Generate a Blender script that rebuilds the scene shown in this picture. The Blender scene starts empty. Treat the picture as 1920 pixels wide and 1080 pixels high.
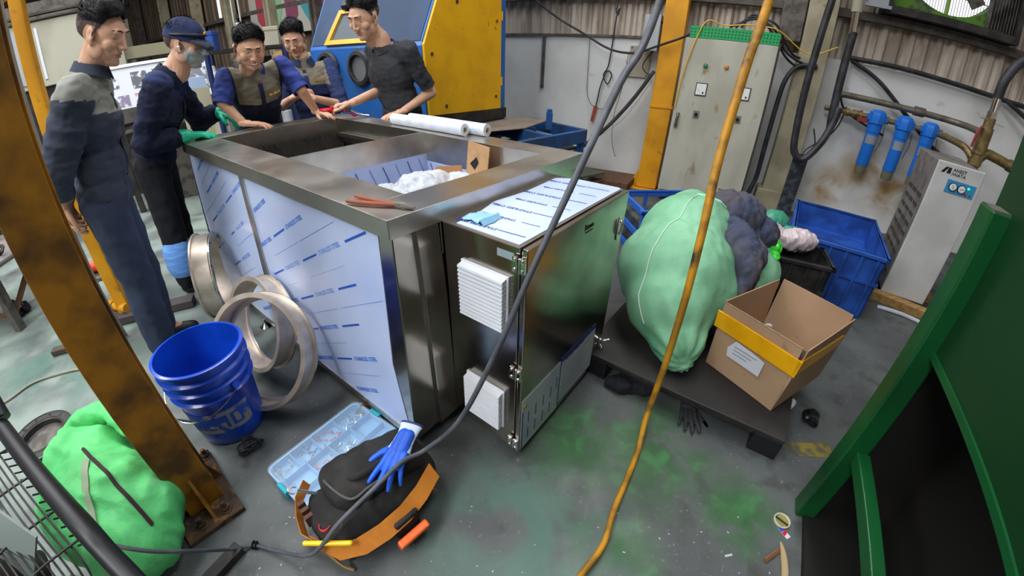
import bpy, bmesh, math, random
from mathutils import Matrix, Vector, noise
from mathutils.bvhtree import BVHTree
random.seed(7)
sc = bpy.context.scene
COL = sc.collection
PI = math.pi
V = Vector

# ---------------------------------------------------------------- camera
PITCH, ROLL, CAMZ = 0.55502203, 0.02493465, 1.4
cd = bpy.data.cameras.new('camera')
cam = bpy.data.objects.new('camera', cd)
COL.objects.link(cam)
sc.camera = cam
cd.type = 'PANO'                       # very wide action-camera lens with barrel distortion
cd.sensor_fit = 'HORIZONTAL'
cd.sensor_width = 36
cd.sensor_height = 20.25
cd.clip_start = 0.02
cam.matrix_world = Matrix.Translation((0, 0, CAMZ)) @ Matrix.Rotation(PI/2-PITCH, 4, 'X') @ Matrix.Rotation(ROLL, 4, 'Z')
cd.panorama_type = 'FISHEYE_LENS_POLYNOMIAL'
cd.fisheye_fov = math.radians(170)
cd.fisheye_polynomial_k0 = 0
cd.fisheye_polynomial_k1 = -1.41073555/18
cd.fisheye_polynomial_k2 = 0.48178117/18**2
cd.fisheye_polynomial_k3 = -0.13178403/18**3
cd.fisheye_polynomial_k4 = 0

# ---------------------------------------------------------------- world, lights, exposure
wd = bpy.data.worlds.new('world')
sc.world = wd
wd.use_nodes = True
wd.node_tree.nodes['Background'].inputs[0].default_value = (0.90, 0.94, 1.0, 1)
wd.node_tree.nodes['Background'].inputs[1].default_value = 1.6
sun = bpy.data.objects.new('sun', bpy.data.lights.new('sun', 'SUN'))
COL.objects.link(sun)
sun.data.energy = 4.0
sun.data.angle = math.radians(1.0)
sun.data.color = (1, 0.95, 0.82)
sun.rotation_euler = (math.radians(35), math.radians(15), math.radians(150))
sc.view_settings.view_transform = 'Standard'
sc.view_settings.look = 'None'
sc.view_settings.gamma = 1
sc.view_settings.exposure = 0.0
sc.view_settings.use_curve_mapping = False
CEIL = 5.2
SKY = []   # (x, y, sx, sy, power)
for (x, y, sx, sy, pw) in ((-6.5, 3.0, 1.2, 5.0, 420), (-2.4, 2.2, 1.2, 5.0, 250), (1.2, 2.4, 1.2, 4.0, 130), (-3.4, -3.0, 1.6, 4.0, 440), (3.2, -4.4, 1.2, 3.0, 60)):  # unseen roof bays; the one behind the camera is boosted as frontal fill
    SKY.append((x, y, sx, sy))
    ld = bpy.data.lights.new('skylight_daylight', 'AREA')
    ld.shape = 'RECTANGLE'
    ld.size, ld.size_y = sx, sy
    ld.energy = pw
    ld.color = (0.96, 0.98, 1.0)
    lo = bpy.data.objects.new('skylight_daylight', ld)
    lo.location = (x, y, CEIL-0.03)
    COL.objects.link(lo)

# ---------------------------------------------------------------- materials
def srgb(h):
    if not isinstance(h, str):
        return tuple(h)+(1,) if len(h) == 3 else tuple(h)
    h = h.lstrip('#')
    o = []
    for i in (0, 2, 4):
        c = int(h[i:i+2], 16)/255
        o.append(c/12.92 if c <= 0.04045 else ((c+0.055)/1.055)**2.4)
    return tuple(o)+(1,)

MC = {}
def mat(name, c, r=0.5, m=0.0, c2=None, sc1=6, lo=0.45, hi=0.6, det=8, bump=0.0, bs=40, bd=0.01, c3=None, sc3=20, lo3=.6, hi3=.7,
        stretch=None, trans=0.0, alpha=1.0, emit=0, coat=0, ior=1.45, r2=None, spec=0.5):
    if name in MC:
        return MC[name]
    ma = bpy.data.materials.new(name)
    ma.use_nodes = True
    nt = ma.node_tree
    N, L = nt.nodes, nt.links
    b = N['Principled BSDF']
    b.inputs['Base Color'].default_value = srgb(c)
    b.inputs['Roughness'].default_value = r
    b.inputs['Metallic'].default_value = m
    b.inputs['IOR'].default_value = ior
    b.inputs['Specular IOR Level'].default_value = spec
    b.inputs['Coat Weight'].default_value = coat
    if trans:
        b.inputs['Transmission Weight'].default_value = trans
    b.inputs['Alpha'].default_value = alpha
    if emit:
        b.inputs['Emission Color'].default_value = srgb(c)
        b.inputs['Emission Strength'].default_value = emit
    def tex(scale, detail, seed, kind='ShaderNodeTexNoise'):
        t = N.new(kind)
        t.inputs['Scale'].default_value = scale
        if 'Detail' in t.inputs:
            t.inputs['Detail'].default_value = detail
        tc = N.new('ShaderNodeTexCoord')
        mp = N.new('ShaderNodeMapping')
        mp.inputs['Location'].default_value = (seed, seed*2.3, seed*.7)
        if stretch:
            mp.inputs['Scale'].default_value = stretch
        L.new(tc.outputs['Object'], mp.inputs[0])
        L.new(mp.outputs[0], t.inputs['Vector'])
        return t
    if c2 is not None:
        t = tex(sc1, det, 3.1)
        mr = N.new('ShaderNodeMapRange')
        mr.inputs[1].default_value, mr.inputs[2].default_value = lo, hi
        L.new(t.outputs[0], mr.inputs[0])
        mx = N.new('ShaderNodeMix')
        mx.data_type = 'RGBA'
        mx.inputs[6].default_value, mx.inputs[7].default_value = srgb(c), srgb(c2)
        L.new(mr.outputs[0], mx.inputs[0])
        out = mx.outputs[2]
        if r2 is not None:
            rm = N.new('ShaderNodeMapRange')
            rm.inputs[3].default_value, rm.inputs[4].default_value = r, r2
            L.new(mr.outputs[0], rm.inputs[0])
            L.new(rm.outputs[0], b.inputs['Roughness'])
        if c3 is not None:
            t3 = tex(sc3, 10, 7.7)
            m3 = N.new('ShaderNodeMapRange')
            m3.inputs[1].default_value, m3.inputs[2].default_value = lo3, hi3
            L.new(t3.outputs[0], m3.inputs[0])
            x3 = N.new('ShaderNodeMix')
            x3.data_type = 'RGBA'
            x3.inputs[7].default_value = srgb(c3)
            L.new(out, x3.inputs[6])
            L.new(m3.outputs[0], x3.inputs[0])
            out = x3.outputs[2]
        L.new(out, b.inputs['Base Color'])
    if bump:
        t = tex(bs, 6, 1.3)
        bp = N.new('ShaderNodeBump')
        bp.inputs['Strength'].default_value = bump
        bp.inputs['Distance'].default_value = bd
        L.new(t.outputs[0], bp.inputs['Height'])
        L.new(bp.outputs[0], b.inputs['Normal'])
    MC[name] = ma
    return ma

steel = mat('brushed_stainless', '#cfcac3', .30, 1, c2='#a39d95', sc1=5, lo=.35, hi=.7, bump=.05, bs=8, bd=.02, stretch=(1, 1, 1), r2=.36)
steel_top = mat('stainless_top', '#cac4bb', .30, 1, c2='#c2beb7', sc1=4, lo=.4, hi=.65, bump=.06, bs=10, bd=.01, r2=.42)
steel_dk = mat('stainless_mirror', '#b5ada3', .20, 1, c2='#857c72', sc1=3, lo=.4, hi=.7, bump=.06, bs=3, bd=.03)
chrome = mat('polished_aluminium', '#d8d6d2', .14, 1, bump=.05, bs=60, bd=.002)
alu = mat('matt_aluminium', '#ddd0c2', .42, .7, c2='#cbbdae', sc1=12)
film = mat('protective_film', '#c5d3f4', .32, 0, c2='#b6c7ef', sc1=2.5, lo=.4, hi=.65, bump=.12, bs=7, bd=.01, coat=.3)
film_print = mat('film_print_blue', '#1c59c2', .35)
film_pale = mat('film_print_pale', '#8fb0e8', .35)
film_navy = mat('film_print_navy', '#2b3f8c', .35)
blackp = mat('black_plastic', '#17171a', .45, bump=.1, bs=80, bd=.002)
rubber = mat('black_rubber', '#202124', .55, c2='#34343a', sc1=9)
greyrub = mat('grey_rubber', '#4a4d55', .55, c2='#5a5c64', sc1=14)
white_pl = mat('white_plastic', '#dfe3ea', .4)
yellow = mat('yellow_enamel', '#e6ac08', .42, c2='#d9a006', sc1=4, c3='#7a5c14', sc3=14, lo3=.68, hi3=.76, bump=.05, bs=30, bd=.003)
yellow_post = mat('yellow_post_paint', '#dc9a14', .5, c2='#c88910', sc1=3, c3='#8a5a18', sc3=9, lo3=.64, hi3=.74)
yellow_rust = mat('grimy_yellow_paint', '#a06c0c', .55, c2='#553812', sc1=5.5, lo=.42, hi=.62, det=12, c3='#b57d10', sc3=3.2, lo3=.56, hi3=.7, bump=.2, bs=30, bd=.004)
rust = mat('rusty_steel', '#4d3a2b', .8, .2, c2='#2c2522', sc1=14, c3='#8a5c28', sc3=20, lo3=.56, hi3=.66, bump=.3, bs=50, bd=.003)
dark_iron = mat('dark_iron', '#2a2827', .6, .3, c2='#3d3935', sc1=10, bump=.15, bs=50, bd=.002)
grey_iron = mat('grey_iron', '#66625d', .55, .4, c2='#4c4742', sc1=12, bump=.15, bs=40, bd=.003)
blue_pl = mat('blue_bucket_plastic', '#1149c4', .25, c2='#0e3ba8', sc1=5, coat=.2)
blue_pl_in = mat('blue_bucket_inside', '#0f3fb4', .35)
blue_metal = mat('blue_machine_paint', '#2166b8', .4, c2='#2a5fa2', sc1=2.2, c3='#4d6684', sc3=6, lo3=.62, hi3=.75)
blue_grey = mat('blue_grey_paint', '#33435c', .75, c2='#3a4f70', sc1=2)
blue_bench = mat('blue_bench_paint', '#1c4f8c', .45, c2='#2a4468', sc1=7, c3='#77828c', sc3=22, lo3=.67, hi3=.72)
blue_crate = mat('blue_crate_plastic', '#2553a8', .45, c2='#1c3f86', sc1=6)
navy_crate = mat('navy_crate_plastic', '#1d3a72', .5, c2='#172c58', sc1=6)
black_crate = mat('black_crate_plastic', '#201e20', .55, c2='#33302e', sc1=9)
green_paint = mat('green_machine_paint', '#0a4a22', .38, c2='#093b1b', sc1=2.5, c3='#1f4a2a', sc3=8, lo3=.62, hi3=.76, bump=.04, bs=20, bd=.004)
green_panel = mat('green_panel_paint', '#083317', .42, c2='#072b14', sc1=1.8, lo=.4, hi=.7)
black_hole = mat('interior_shade_black', '#12110f', .6, c2='#241c12', sc1=3, lo=.55, hi=.8)
wall_white = mat('whitewashed_wall', '#d6d7d6', .85, c2='#c6c7c4', sc1=1.6, lo=.42, hi=.62, det=10, c3='#a49a8a', sc3=4.5, lo3=.66, hi3=.8, bump=.15, bs=18, bd=.01)
corr = mat('galvanised_corrugated', '#bdb2a6', .5, .35, c2='#988c80', sc1=2.5, c3='#6b5646', sc3=3, lo3=.6, hi3=.75, stretch=(3, 1, .6))
corr_old = mat('brown_corrugated', '#6b5a4a', .6, .2, c2='#4e4338', sc1=2, stretch=(3, 1, .5))
purlin_m = mat('dark_purlin', '#57504a', .7, c2='#443c36', sc1=8)
beige_col = mat('beige_paint', '#a09880', .7, c2='#8b836c', sc1=3, c3='#6e6450', sc3=9, lo3=.62, hi3=.72)
cab_grey = mat('cabinet_grey_paint', '#b3b1a4', .5, c2='#a5a294', sc1=2.6, lo=.4, hi=.6, c3='#8c7a54', sc3=7, lo3=.63, hi3=.76, stretch=(2, 1, .7))
cab_side = mat('cabinet_side_brown', '#4b443c', .6)
green_strip = mat('green_perforated_tray', '#1f9a58', .5)
dryer_w = mat('dryer_white', '#cacac8', .45, c2='#bdbdba', sc1=3)
dryer_g = mat('dryer_grey_side', '#77736f', .7, c2='#5e5955', sc1=8)
brass = mat('old_brass', '#8d7a50', .45, .5, c2='#6b5c3c', sc1=22)
galv = mat('galvanised_pipe', '#7b7468', .5, .5, c2='#645d52', sc1=16)
sack_g = mat('mint_woven_sack', '#84bd98', .55, c2='#72ad88', sc1=4, lo=.4, hi=.65, c3='#4f9472', sc3=5, lo3=.62, hi3=.8, bump=.3, bs=60, bd=.005)
sack_l = mat('bright_green_woven_sack', '#63cf7c', .6, c2='#52bd6b', sc1=5, lo=.4, hi=.65, c3='#93e0a6', sc3=9, lo3=.62, hi3=.8, bump=.35, bs=70, bd=.006)
sack_band = mat('sack_brown_band', '#8a9a7c', .6)
cardb = mat('brown_cardboard', '#a98a6d', .8, c2='#9a7c60', sc1=3, lo=.4, hi=.65, c3='#7a5f49', sc3=12, lo3=.68, hi3=.76)
tape_y = mat('yellow_tape', '#e0a408', .3, c2='#d39605', sc1=9, bump=.25, bs=22, bd=.004)
paper = mat('white_paper', '#c8cad4', .6, bump=.2, bs=20, bd=.004)
wood = mat('pale_wood', '#a98450', .7, c2='#8b6a3c', sc1=8, stretch=(1, 6, 6))
wood_d = mat('dark_wood', '#6a4a33', .7, c2='#4e3626', sc1=8, stretch=(1, 6, 6))
cloth_n = mat('slate_cloth', '#3d4358', .95, c2='#4d4a52', sc1=6, bump=.4, bs=50, bd=.004)
bag_blk = mat('black_canvas', '#1c1b1c', .85, c2='#2b2927', sc1=10, bump=.4, bs=120, bd=.002)
bag_or = mat('orange_canvas', '#c67a26', .75, c2='#b56d1f', sc1=12, bump=.3, bs=100, bd=.002)
orange_p = mat('orange_plastic', '#f06a24', .4)
yel_p = mat('yellow_plastic', '#e8c21a', .35)
red_p = mat('red_plastic', '#c81c28', .35)
dgrey_p = mat('dark_grey_plastic', '#3a3d42', .45)
case_m = mat('clear_blue_plastic', '#cfe8fa', .12, alpha=.16)
case_in = mat('clear_blue_divider', '#8fbfe8', .3)
teal_p = mat('teal_plastic', '#22a3b8', .4)
glove_b = mat('blue_latex', '#1f5fd8', .5, c2='#1b52c0', sc1=12, bump=.2, bs=60, bd=.002)
glove_w = mat('pale_knit', '#c2cfe6', .9, bump=.4, bs=150, bd=.002)
glove_t = mat('mint_rubber_glove', '#17c49a', .35, c2='#12b28b', sc1=8, bump=.1, bs=30, bd=.003)
gasket = mat('mottled_green_rubber', '#2aa87c', .5)
clearwrap = mat('clear_bubble_wrap', '#eef2f6', .12, trans=.2, ior=1.25, alpha=.7, coat=.4, bump=.6, bs=60, bd=.01)
pinkbag = mat('pinkish_plastic_bag', '#c9b9be', .3, alpha=.95, coat=.4, bump=.4, bs=25, bd=.01)
greenbag = mat('translucent_green_bag', '#3f9478', .35, alpha=.9, bump=.4, bs=25, bd=.01)
limebag = mat('lime_plastic_bag', '#3fe03a', .25, coat=.4)
navy_m = mat('navy_work_cloth', '#20283f', .9, c2='#2a3350', sc1=4, bump=.3, bs=120, bd=.002)
slate_m = mat('slate_work_cloth', '#3c4252', .9, c2='#343a49', sc1=4, bump=.3, bs=120, bd=.002)
trous_m = mat('dark_trouser_cloth', '#2b3346', .9, c2='#252b3a', sc1=5, bump=.3, bs=120, bd=.002)
royal_m = mat('royal_blue_cloth', '#2e3f8a', .9, c2='#25316c', sc1=5, bump=.3, bs=120, bd=.002)
dnavy_m = mat('deep_navy_cloth', '#171d36', .9, c2='#1e2748', sc1=5, bump=.3, bs=120, bd=.002)
yoke_m = mat('grey_yoke_cloth', '#8b8c86', .9, c2='#7f7f79', sc1=5, bump=.3, bs=120, bd=.002)
khaki_m = mat('khaki_yoke_cloth', '#7b7566', .9, c2='#706a5c', sc1=5, bump=.3, bs=120, bd=.002)
tee_m = mat('charcoal_tshirt', '#2c2d31', .9, c2='#333439', sc1=5, bump=.25, bs=120, bd=.002)
skin = mat('skin', '#d3a68b', .5, c2='#c9977a', sc1=14, lo=.4, hi=.7)
skin_lip = mat('lips', '#b57a6a', .45)
hair_m = mat('black_hair', '#0b0a0c', .62, c2='#161418', sc1=40)
stubble = mat('shaved_hair', '#4d4140', .8, c2='#5f4c45', sc1=60)
eye_w = mat('eye_white', '#cfc8c2', .3)
mask_m = mat('grey_face_mask', '#a2a8a8', .8)
gold = mat('gold_thread', '#d8a83a', .35, .6)
apron_b = mat('blue_wrap_cloth', '#5f96dc', .7, c2='#78abe8', sc1=10, stretch=(1, 1, 8), bump=.3, bs=40, bd=.004)
beige_m = mat('beige_machine_paint', '#b9b5a4', .5, c2='#aaa694', sc1=2)
ink = mat('black_ink', '#1b1b1e', .5)
navy_ink = mat('navy_ink', '#252a6a', .5)
sky_pn = mat('sky_blue_panel', '#3b8fc4', .4)
glass_w = mat('gauge_face', '#dfe3e2', .3)
green_led = mat('green_led', '#19e08a', .3, emit=3)
tube_lit = mat('lit_window_strip', '#ffffff', .3, emit=2.5)

# ---------------------------------------------------------------- geometry helpers
def rotm(ax, a):
    return Matrix.Rotation(a, 4, ax)
def frame(o, y, up=(0, 0, 1)):
    """matrix with origin o, local +Y along y, local +Z near up"""
    y = V(y).normalized()
    x = y.cross(V(up))
    if x.length < 1e-5:
        x = V((1, 0, 0))
    x.normalize()
    z = x.cross(y)
    m = Matrix((x, y, z)).transposed().to_4x4()
    m.translation = V(o)
    return m

class B:
    def __init__(s, M=None):
        s.bm = bmesh.new()
        s.M = M or Matrix.Identity(4)
        s.mi = 0
    def _v(s, p):
        return s.bm.verts.new(s.M @ V(p))
    def _f(s, vs):
        try:
            f = s.bm.faces.new(vs)
            f.material_index = s.mi
            return f
        except ValueError:
            return None
    def hexa(s, P):
        v = [s._v(p) for p in P]
        for q in ((0, 3, 2, 1), (4, 5, 6, 7), (0, 1, 5, 4), (1, 2, 6, 5), (2, 3, 7, 6), (3, 0, 4, 7)):
            s._f([v[i] for i in q])
    def box(s, x0, x1, y0, y1, z0, z1, m=None):
        P = [(x0, y0, z0), (x1, y0, z0), (x1, y1, z0), (x0, y1, z0), (x0, y0, z1), (x1, y0, z1), (x1, y1, z1), (x0, y1, z1)]
        if m:
            P = [m @ V(p) for p in P]
        s.hexa(P)
        return s
    def bar(s, a, b, w, h, up=(0, 0, 1)):
        """rectangular bar from a to b"""
        L = (V(b)-V(a)).length
        s.box(-w/2, w/2, 0, L, -h/2, h/2, frame(a, V(b)-V(a), up))
        return s
    def prism(s, pts, z0, z1, m=None):
        m = m or Matrix.Identity(4)
        lo = [s._v(m @ V((p[0], p[1], z0))) for p in pts]
        hi = [s._v(m @ V((p[0], p[1], z1))) for p in pts]
        n = len(pts)
        s._f(lo[::-1])
        s._f(hi)
        for i in range(n):
            s._f([lo[i], lo[(i+1) % n], hi[(i+1) % n], hi[i]])
        return s
    def rings(s, rs, cap=True, closed=False):
        """loft a list of rings (lists of points)"""
        R = [[s._v(p) for p in r] for r in rs]
        n = len(R[0])
        k = len(R)
        for i in range(k if closed else k-1):
            a, b = R[i], R[(i+1) % k]
            for j in range(n):
                s._f([a[j], a[(j+1) % n], b[(j+1) % n], b[j]])
        if cap and not closed:
            s._f(R[0][::-1])
            s._f(R[-1])
        return s
    def lathe(s, prof, n=32, m=None, cap=True, closed=False):
        m = m or Matrix.Identity(4)
        rs = []
        for r, z in prof:
            r = max(r, 1e-4)
            rs.append([m @ V((r*math.cos(2*PI*j/n), r*math.sin(2*PI*j/n), z)) for j in range(n)])
        return s.rings(rs, cap, closed)
    def cyl(s, a, b, r, r2=None, n=20):
        L = (V(b)-V(a)).length
        m = frame(a, V(b)-V(a)) @ rotm('X', -PI/2)
        return s.lathe([(r, 0), (r2 if r2 is not None else r, L)], n, m)
    def tube(s, pts, r, n=10, smooth=4, flat=1.0):
        P = [V(p) for p in pts]
        R = r if isinstance(r, (list, tuple)) else [r]*len(P)
        if smooth > 1 and len(P) > 2:
            Q, RR = [], []
            for i in range(len(P)-1):
                p0, p1, p2, p3 = P[max(i-1, 0)], P[i], P[i+1], P[min(i+2, len(P)-1)]
                for k in range(smooth):
                    t = k/smooth
                    Q.append(0.5*((2*p1)+(p2-p0)*t+(2*p0-5*p1+4*p2-p3)*t*t+(3*p1-p0-3*p2+p3)*t**3))
                    RR.append(R[i]*(1-t)+R[i+1]*t)
            Q.append(P[-1])
            RR.append(R[-1])
            P, R = Q, RR
        rs = []
        t0 = (P[1]-P[0]).normalized()
        nv = t0.orthogonal().normalized()
        for i, p in enumerate(P):
            t = (P[min(i+1, len(P)-1)]-P[max(i-1, 0)]).normalized()
            nv = (nv-t*nv.dot(t))
            nv = nv.normalized() if nv.length > 1e-6 else t.orthogonal().normalized()
            bv = t.cross(nv)
            rs.append([p+(nv*math.cos(2*PI*j/n)+bv*math.sin(2*PI*j/n)*flat)*R[i] for j in range(n)])
        return s.rings(rs)
    def ball(s, c, r, m=None, seg=20, rg=12):
        """ellipsoid; r scalar or (rx,ry,rz); m = orientation"""
        r = (r, r, r) if isinstance(r, (int, float)) else r
        m = m.to_3x3().to_4x4() if m else Matrix.Identity(4)
        rs = []
        for i in range(1, rg):
            a = PI*i/rg
            rs.append([V(c)+m @ V((r[0]*math.sin(a)*math.cos(2*PI*j/seg), r[1]*math.sin(a)*math.sin(2*PI*j/seg), -r[2]*math.cos(a))) for j in range(seg)])
        R = [[s._v(p) for p in q] for q in rs]
        bt, tp = s._v(V(c)+m @ V((0, 0, -r[2]))), s._v(V(c)+m @ V((0, 0, r[2])))
        for i in range(len(R)-1):
            for j in range(seg):
                s._f([R[i][j], R[i][(j+1) % seg], R[i+1][(j+1) % seg], R[i+1][j]])
        for j in range(seg):
            s._f([bt, R[0][(j+1) % seg], R[0][j]])
            s._f([tp, R[-1][j], R[-1][(j+1) % seg]])
        return s
    def cap(s, a, b, ra, rb=None, seg=14):
        """tapered capsule"""
        rb = ra if rb is None else rb
        m = frame(a, V(b)-V(a)) @ rotm('X', -PI/2)
        L = (V(b)-V(a)).length
        pr = [(ra*math.sin(t), -ra*math.cos(t)) for t in (0.05, .5, 1.0, 1.5)]+[(rb*math.cos(t), L+rb*math.sin(t)) for t in (.05, .5, 1.0, 1.52)]
        return s.lathe(pr, seg, m)
    def text(s, txt, size, m, depth=.0006, align='CENTER', font_w=1.0):
        cu = bpy.data.curves.new('t', 'FONT')
        cu.body = txt
        cu.size = size
        cu.extrude = depth
        cu.align_x = align
        cu.align_y = 'CENTER'
        cu.resolution_u = 2
        cu.offset = 0.012*size*font_w
        ob = bpy.data.objects.new('t', cu)
        me = bpy.data.meshes.new_from_object(ob)
        vs = [s._v(m @ v.co) for v in me.vertices]
        for p in me.polygons:
            s._f([vs[i] for i in p.vertices])
        bpy.data.objects.remove(ob)
        bpy.data.curves.remove(cu)
        bpy.data.meshes.remove(me)
        return s
    def mesh(s, me, m=None):
        m = m or Matrix.Identity(4)
        vs = [s._v(m @ v.co) for v in me.vertices]
        for p in me.polygons:
            f = s._f([vs[i] for i in p.vertices])
            if f:
                f.material_index = p.material_index
                f.smooth = p.use_smooth
        return s
    def obj(s, name, mats, parent=None, smooth=False, bevel=0, seg=2, label=None, cat=None, group=None, kind=None, auto=40, world=True, loc=None):
        me = bpy.data.meshes.new(name)
        if loc is not None:
            bmesh.ops.translate(s.bm, verts=s.bm.verts, vec=-V(loc))
        elif parent is not None and world:
            inv = wm(parent).inverted()
            bmesh.ops.transform(s.bm, matrix=inv, verts=s.bm.verts)
        bmesh.ops.recalc_face_normals(s.bm, faces=s.bm.faces)
        s.bm.to_mesh(me)
        s.bm.free()
        for m_ in (mats if isinstance(mats, (list, tuple)) else [mats]):
            me.materials.append(m_)
        if smooth:
            me.polygons.foreach_set('use_smooth', [True]*len(me.polygons))
            if auto:
                try:
                    me.set_sharp_from_angle(angle=math.radians(auto))
                except Exception:
                    pass
        o = bpy.data.objects.new(name, me)
        COL.objects.link(o)
        if loc is not None:
            o.location = loc
        if parent is not None:
            o.parent = parent
        if bevel:
            md = o.modifiers.new('bevel', 'BEVEL')
            md.width = bevel
            md.segments = seg
            md.limit_method = 'ANGLE'
            md.angle_limit = math.radians(35)
        return T(o, label, cat, group, kind)

def wm(o):
    m = Matrix.Translation(o.location) @ o.rotation_euler.to_matrix().to_4x4()
    return wm(o.parent) @ m if o.parent else m
def T(o, label=None, cat=None, group=None, kind=None):
    if label:
        o['label'] = label
    if cat:
        o['category'] = cat
    if group:
        o['group'] = group
    if kind:
        o['kind'] = kind
    return o
def thing(name, loc, rz=0, label=None, cat=None, group=None, kind=None):
    o = bpy.data.objects.new(name, None)
    o.empty_display_size = .1
    o.location = loc
    o.rotation_euler = (0, 0, rz)
    COL.objects.link(o)
    return T(o, label, cat, group, kind)
def copy_tree(o, parent=None):
    c = o.copy()
    COL.objects.link(c)
    c.parent = parent
    for ch in [x for x in COL.objects if x.parent == o]:
        copy_tree(ch, c)
    return c
def remesh(b, voxel, smooth=3, fac=.6, mats=1):
    """unite the closed shapes collected in b into one continuous surface"""
    me = bpy.data.meshes.new('r')
    bmesh.ops.recalc_face_normals(b.bm, faces=b.bm.faces)
    b.bm.to_mesh(me)
    b.bm.free()
    ob = bpy.data.objects.new('r', me)
    COL.objects.link(ob)
    md = ob.modifiers.new('r', 'REMESH')
    md.mode = 'VOXEL'
    md.voxel_size = voxel
    if smooth:
        ms = ob.modifiers.new('s', 'SMOOTH')
        ms.factor = fac
        ms.iterations = smooth
    dg = bpy.context.evaluated_depsgraph_get()
    dg.update()
    out = bpy.data.meshes.new_from_object(ob.evaluated_get(dg))
    bpy.data.objects.remove(ob)
    bpy.data.meshes.remove(me)
    return out
def wrinkle(me, amp, scale, seed=0, stretch=(1, 1, 1), amp2=0, scale2=1):
    n = [v.normal.copy() for v in me.vertices]
    for v, nn in zip(me.vertices, n):
        p = V((v.co.x*stretch[0], v.co.y*stretch[1], v.co.z*stretch[2]))
        d = amp*(1-2*abs(noise.noise(p*scale+V((seed, seed, seed)))))*.7
        if amp2:
            d += amp2*noise.noise(p*scale2+V((seed+9, 0, seed)))
        v.co += nn*d
    me.update()

# ---------------------------------------------------------------- frames of the place
WA = -0.4995                                   # direction of the long back wall
WW = V((math.cos(WA), math.sin(WA), 0))
WN = V((-math.sin(WA), math.cos(WA), 0))
def WP(w, D, z=0):
    return WW*w+WN*D+V((0, 0, z))
MW = Matrix.Rotation(WA, 4, 'Z')               # wall frame: x along the wall, y away from the camera
TA = -0.6395                                   # direction of the stainless tank
TO = V((-.356, 1.002, 0))
MT = Matrix.Translation(TO) @ Matrix.Rotation(TA, 4, 'Z')   # tank frame: x = -u, y = v
def TP(u, v, z=0):
    return MT @ V((-u, v, z))
# ================================================================ THE SETTING
DW = 5.1
def struct(b, name, m, **k):
    return b.obj(name, m, kind='structure', **k)

# floor: worn painted concrete, procedural
fm = bpy.data.materials.new('worn_painted_concrete')
fm.use_nodes = True
nt = fm.node_tree
N, L = nt.nodes, nt.links
bs = N['Principled BSDF']
tc = N.new('ShaderNodeTexCoord')
def fnoise(scale, det=8, dist=0, off=0):
    t = N.new('ShaderNodeTexNoise')
    t.inputs['Scale'].default_value = scale
    t.inputs['Detail'].default_value = det
    t.inputs['Distortion'].default_value = dist
    mp = N.new('ShaderNodeMapping')
    mp.inputs['Location'].default_value = (off, off*2, 0)
    L.new(tc.outputs['Object'], mp.inputs[0])
    L.new(mp.outputs[0], t.inputs['Vector'])
    return t.outputs[0]
def frange(x, a, b, c=0, d=1):
    r = N.new('ShaderNodeMapRange')
    r.interpolation_type = 'SMOOTHSTEP'
    for i, q in enumerate((a, b, c, d)):
        r.inputs[i+1].default_value = q
    L.new(x, r.inputs[0])
    return r.outputs[0]
def fmath(op, a, b):
    q = N.new('ShaderNodeMath')
    q.operation = op
    q.use_clamp = True
    for i, x in enumerate((a, b)):
        if isinstance(x, (int, float)):
            q.inputs[i].default_value = x
        else:
            L.new(x, q.inputs[i])
    return q.outputs[0]
def fmix(fac, a, b):
    x = N.new('ShaderNodeMix')
    x.data_type = 'RGBA'
    if isinstance(fac, float):
        x.inputs[0].default_value = fac
    else:
        L.new(fac, x.inputs[0])
    for i, c in ((6, a), (7, b)):
        if isinstance(c, str):
            x.inputs[i].default_value = srgb(c)
        else:
            L.new(c, x.inputs[i])
    return x.outputs[2]
def fblob(x, y, r0, r1):
    """1 inside a soft patch of paint on the floor around (x, y)"""
    d = N.new('ShaderNodeVectorMath')
    d.operation = 'DISTANCE'
    L.new(tc.outputs['Object'], d.inputs[0])
    d.inputs[1].default_value = (x, y, 0)
    return frange(d.outputs['Value'], r1, r0)
base = fmix(frange(fnoise(2.2, 10), .4, .62), '#484b4c', '#565b5a')
base = fmix(frange(fnoise(7, 12, .4, 4), .52, .68), base, '#3f4140')
base = fmix(frange(fnoise(60, 4, 0, 2), .62, .74), base, '#6f7574')
left = N.new('ShaderNodeSeparateXYZ')
L.new(tc.outputs['Object'], left.inputs[0])
lf = frange(left.outputs[0], -0.9, -2.0)
base = fmix(fmath('MULTIPLY', lf, frange(fnoise(2.6, 10, .3, 8), .3, .62)), base, '#7f8b84')
teal = fmath('MULTIPLY', fmath('MAXIMUM', fblob(.05, .62, .12, .5), fblob(-2.6, 1.4, .2, .8)), frange(fnoise(4, 10, .5, 6), .38, .6))
base = fmix(teal, base, '#4c695e')
gm = fmath('MAXIMUM', fmath('MAXIMUM', fblob(.62, .98, .08, .36), fblob(.30, 1.02, .05, .32)), fmath('MAXIMUM', fblob(.86, .72, .03, .24), fblob(.38, .58, .02, .22)))
gm = fmath('MULTIPLY', gm, frange(fnoise(5, 12, .6, 3), .30, .56))
base = fmix(gm, base, '#2b5530')
base = fmix(fmath('MULTIPLY', gm, frange(fnoise(9, 8, .5, 13), .45, .75)), base, '#3a7a40')
base = fmix(frange(fnoise(3.0, 10, 1.2, 21), .6, .78), base, '#404241')
L.new(base, bs.inputs['Base Color'])
L.new(frange(fnoise(5, 8, 0, 5), .35, .7, .38, .7), bs.inputs['Roughness'])
bp = N.new('ShaderNodeBump')
bp.inputs['Strength'].default_value = .25
bp.inputs['Distance'].default_value = .004
L.new(fnoise(30, 8), bp.inputs['Height'])
L.new(bp.outputs[0], bs.inputs['Normal'])

b = B()
b.box(-13, 6.5, -7, 15, -.1, 0)
struct(b, 'floor', fm)

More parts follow.
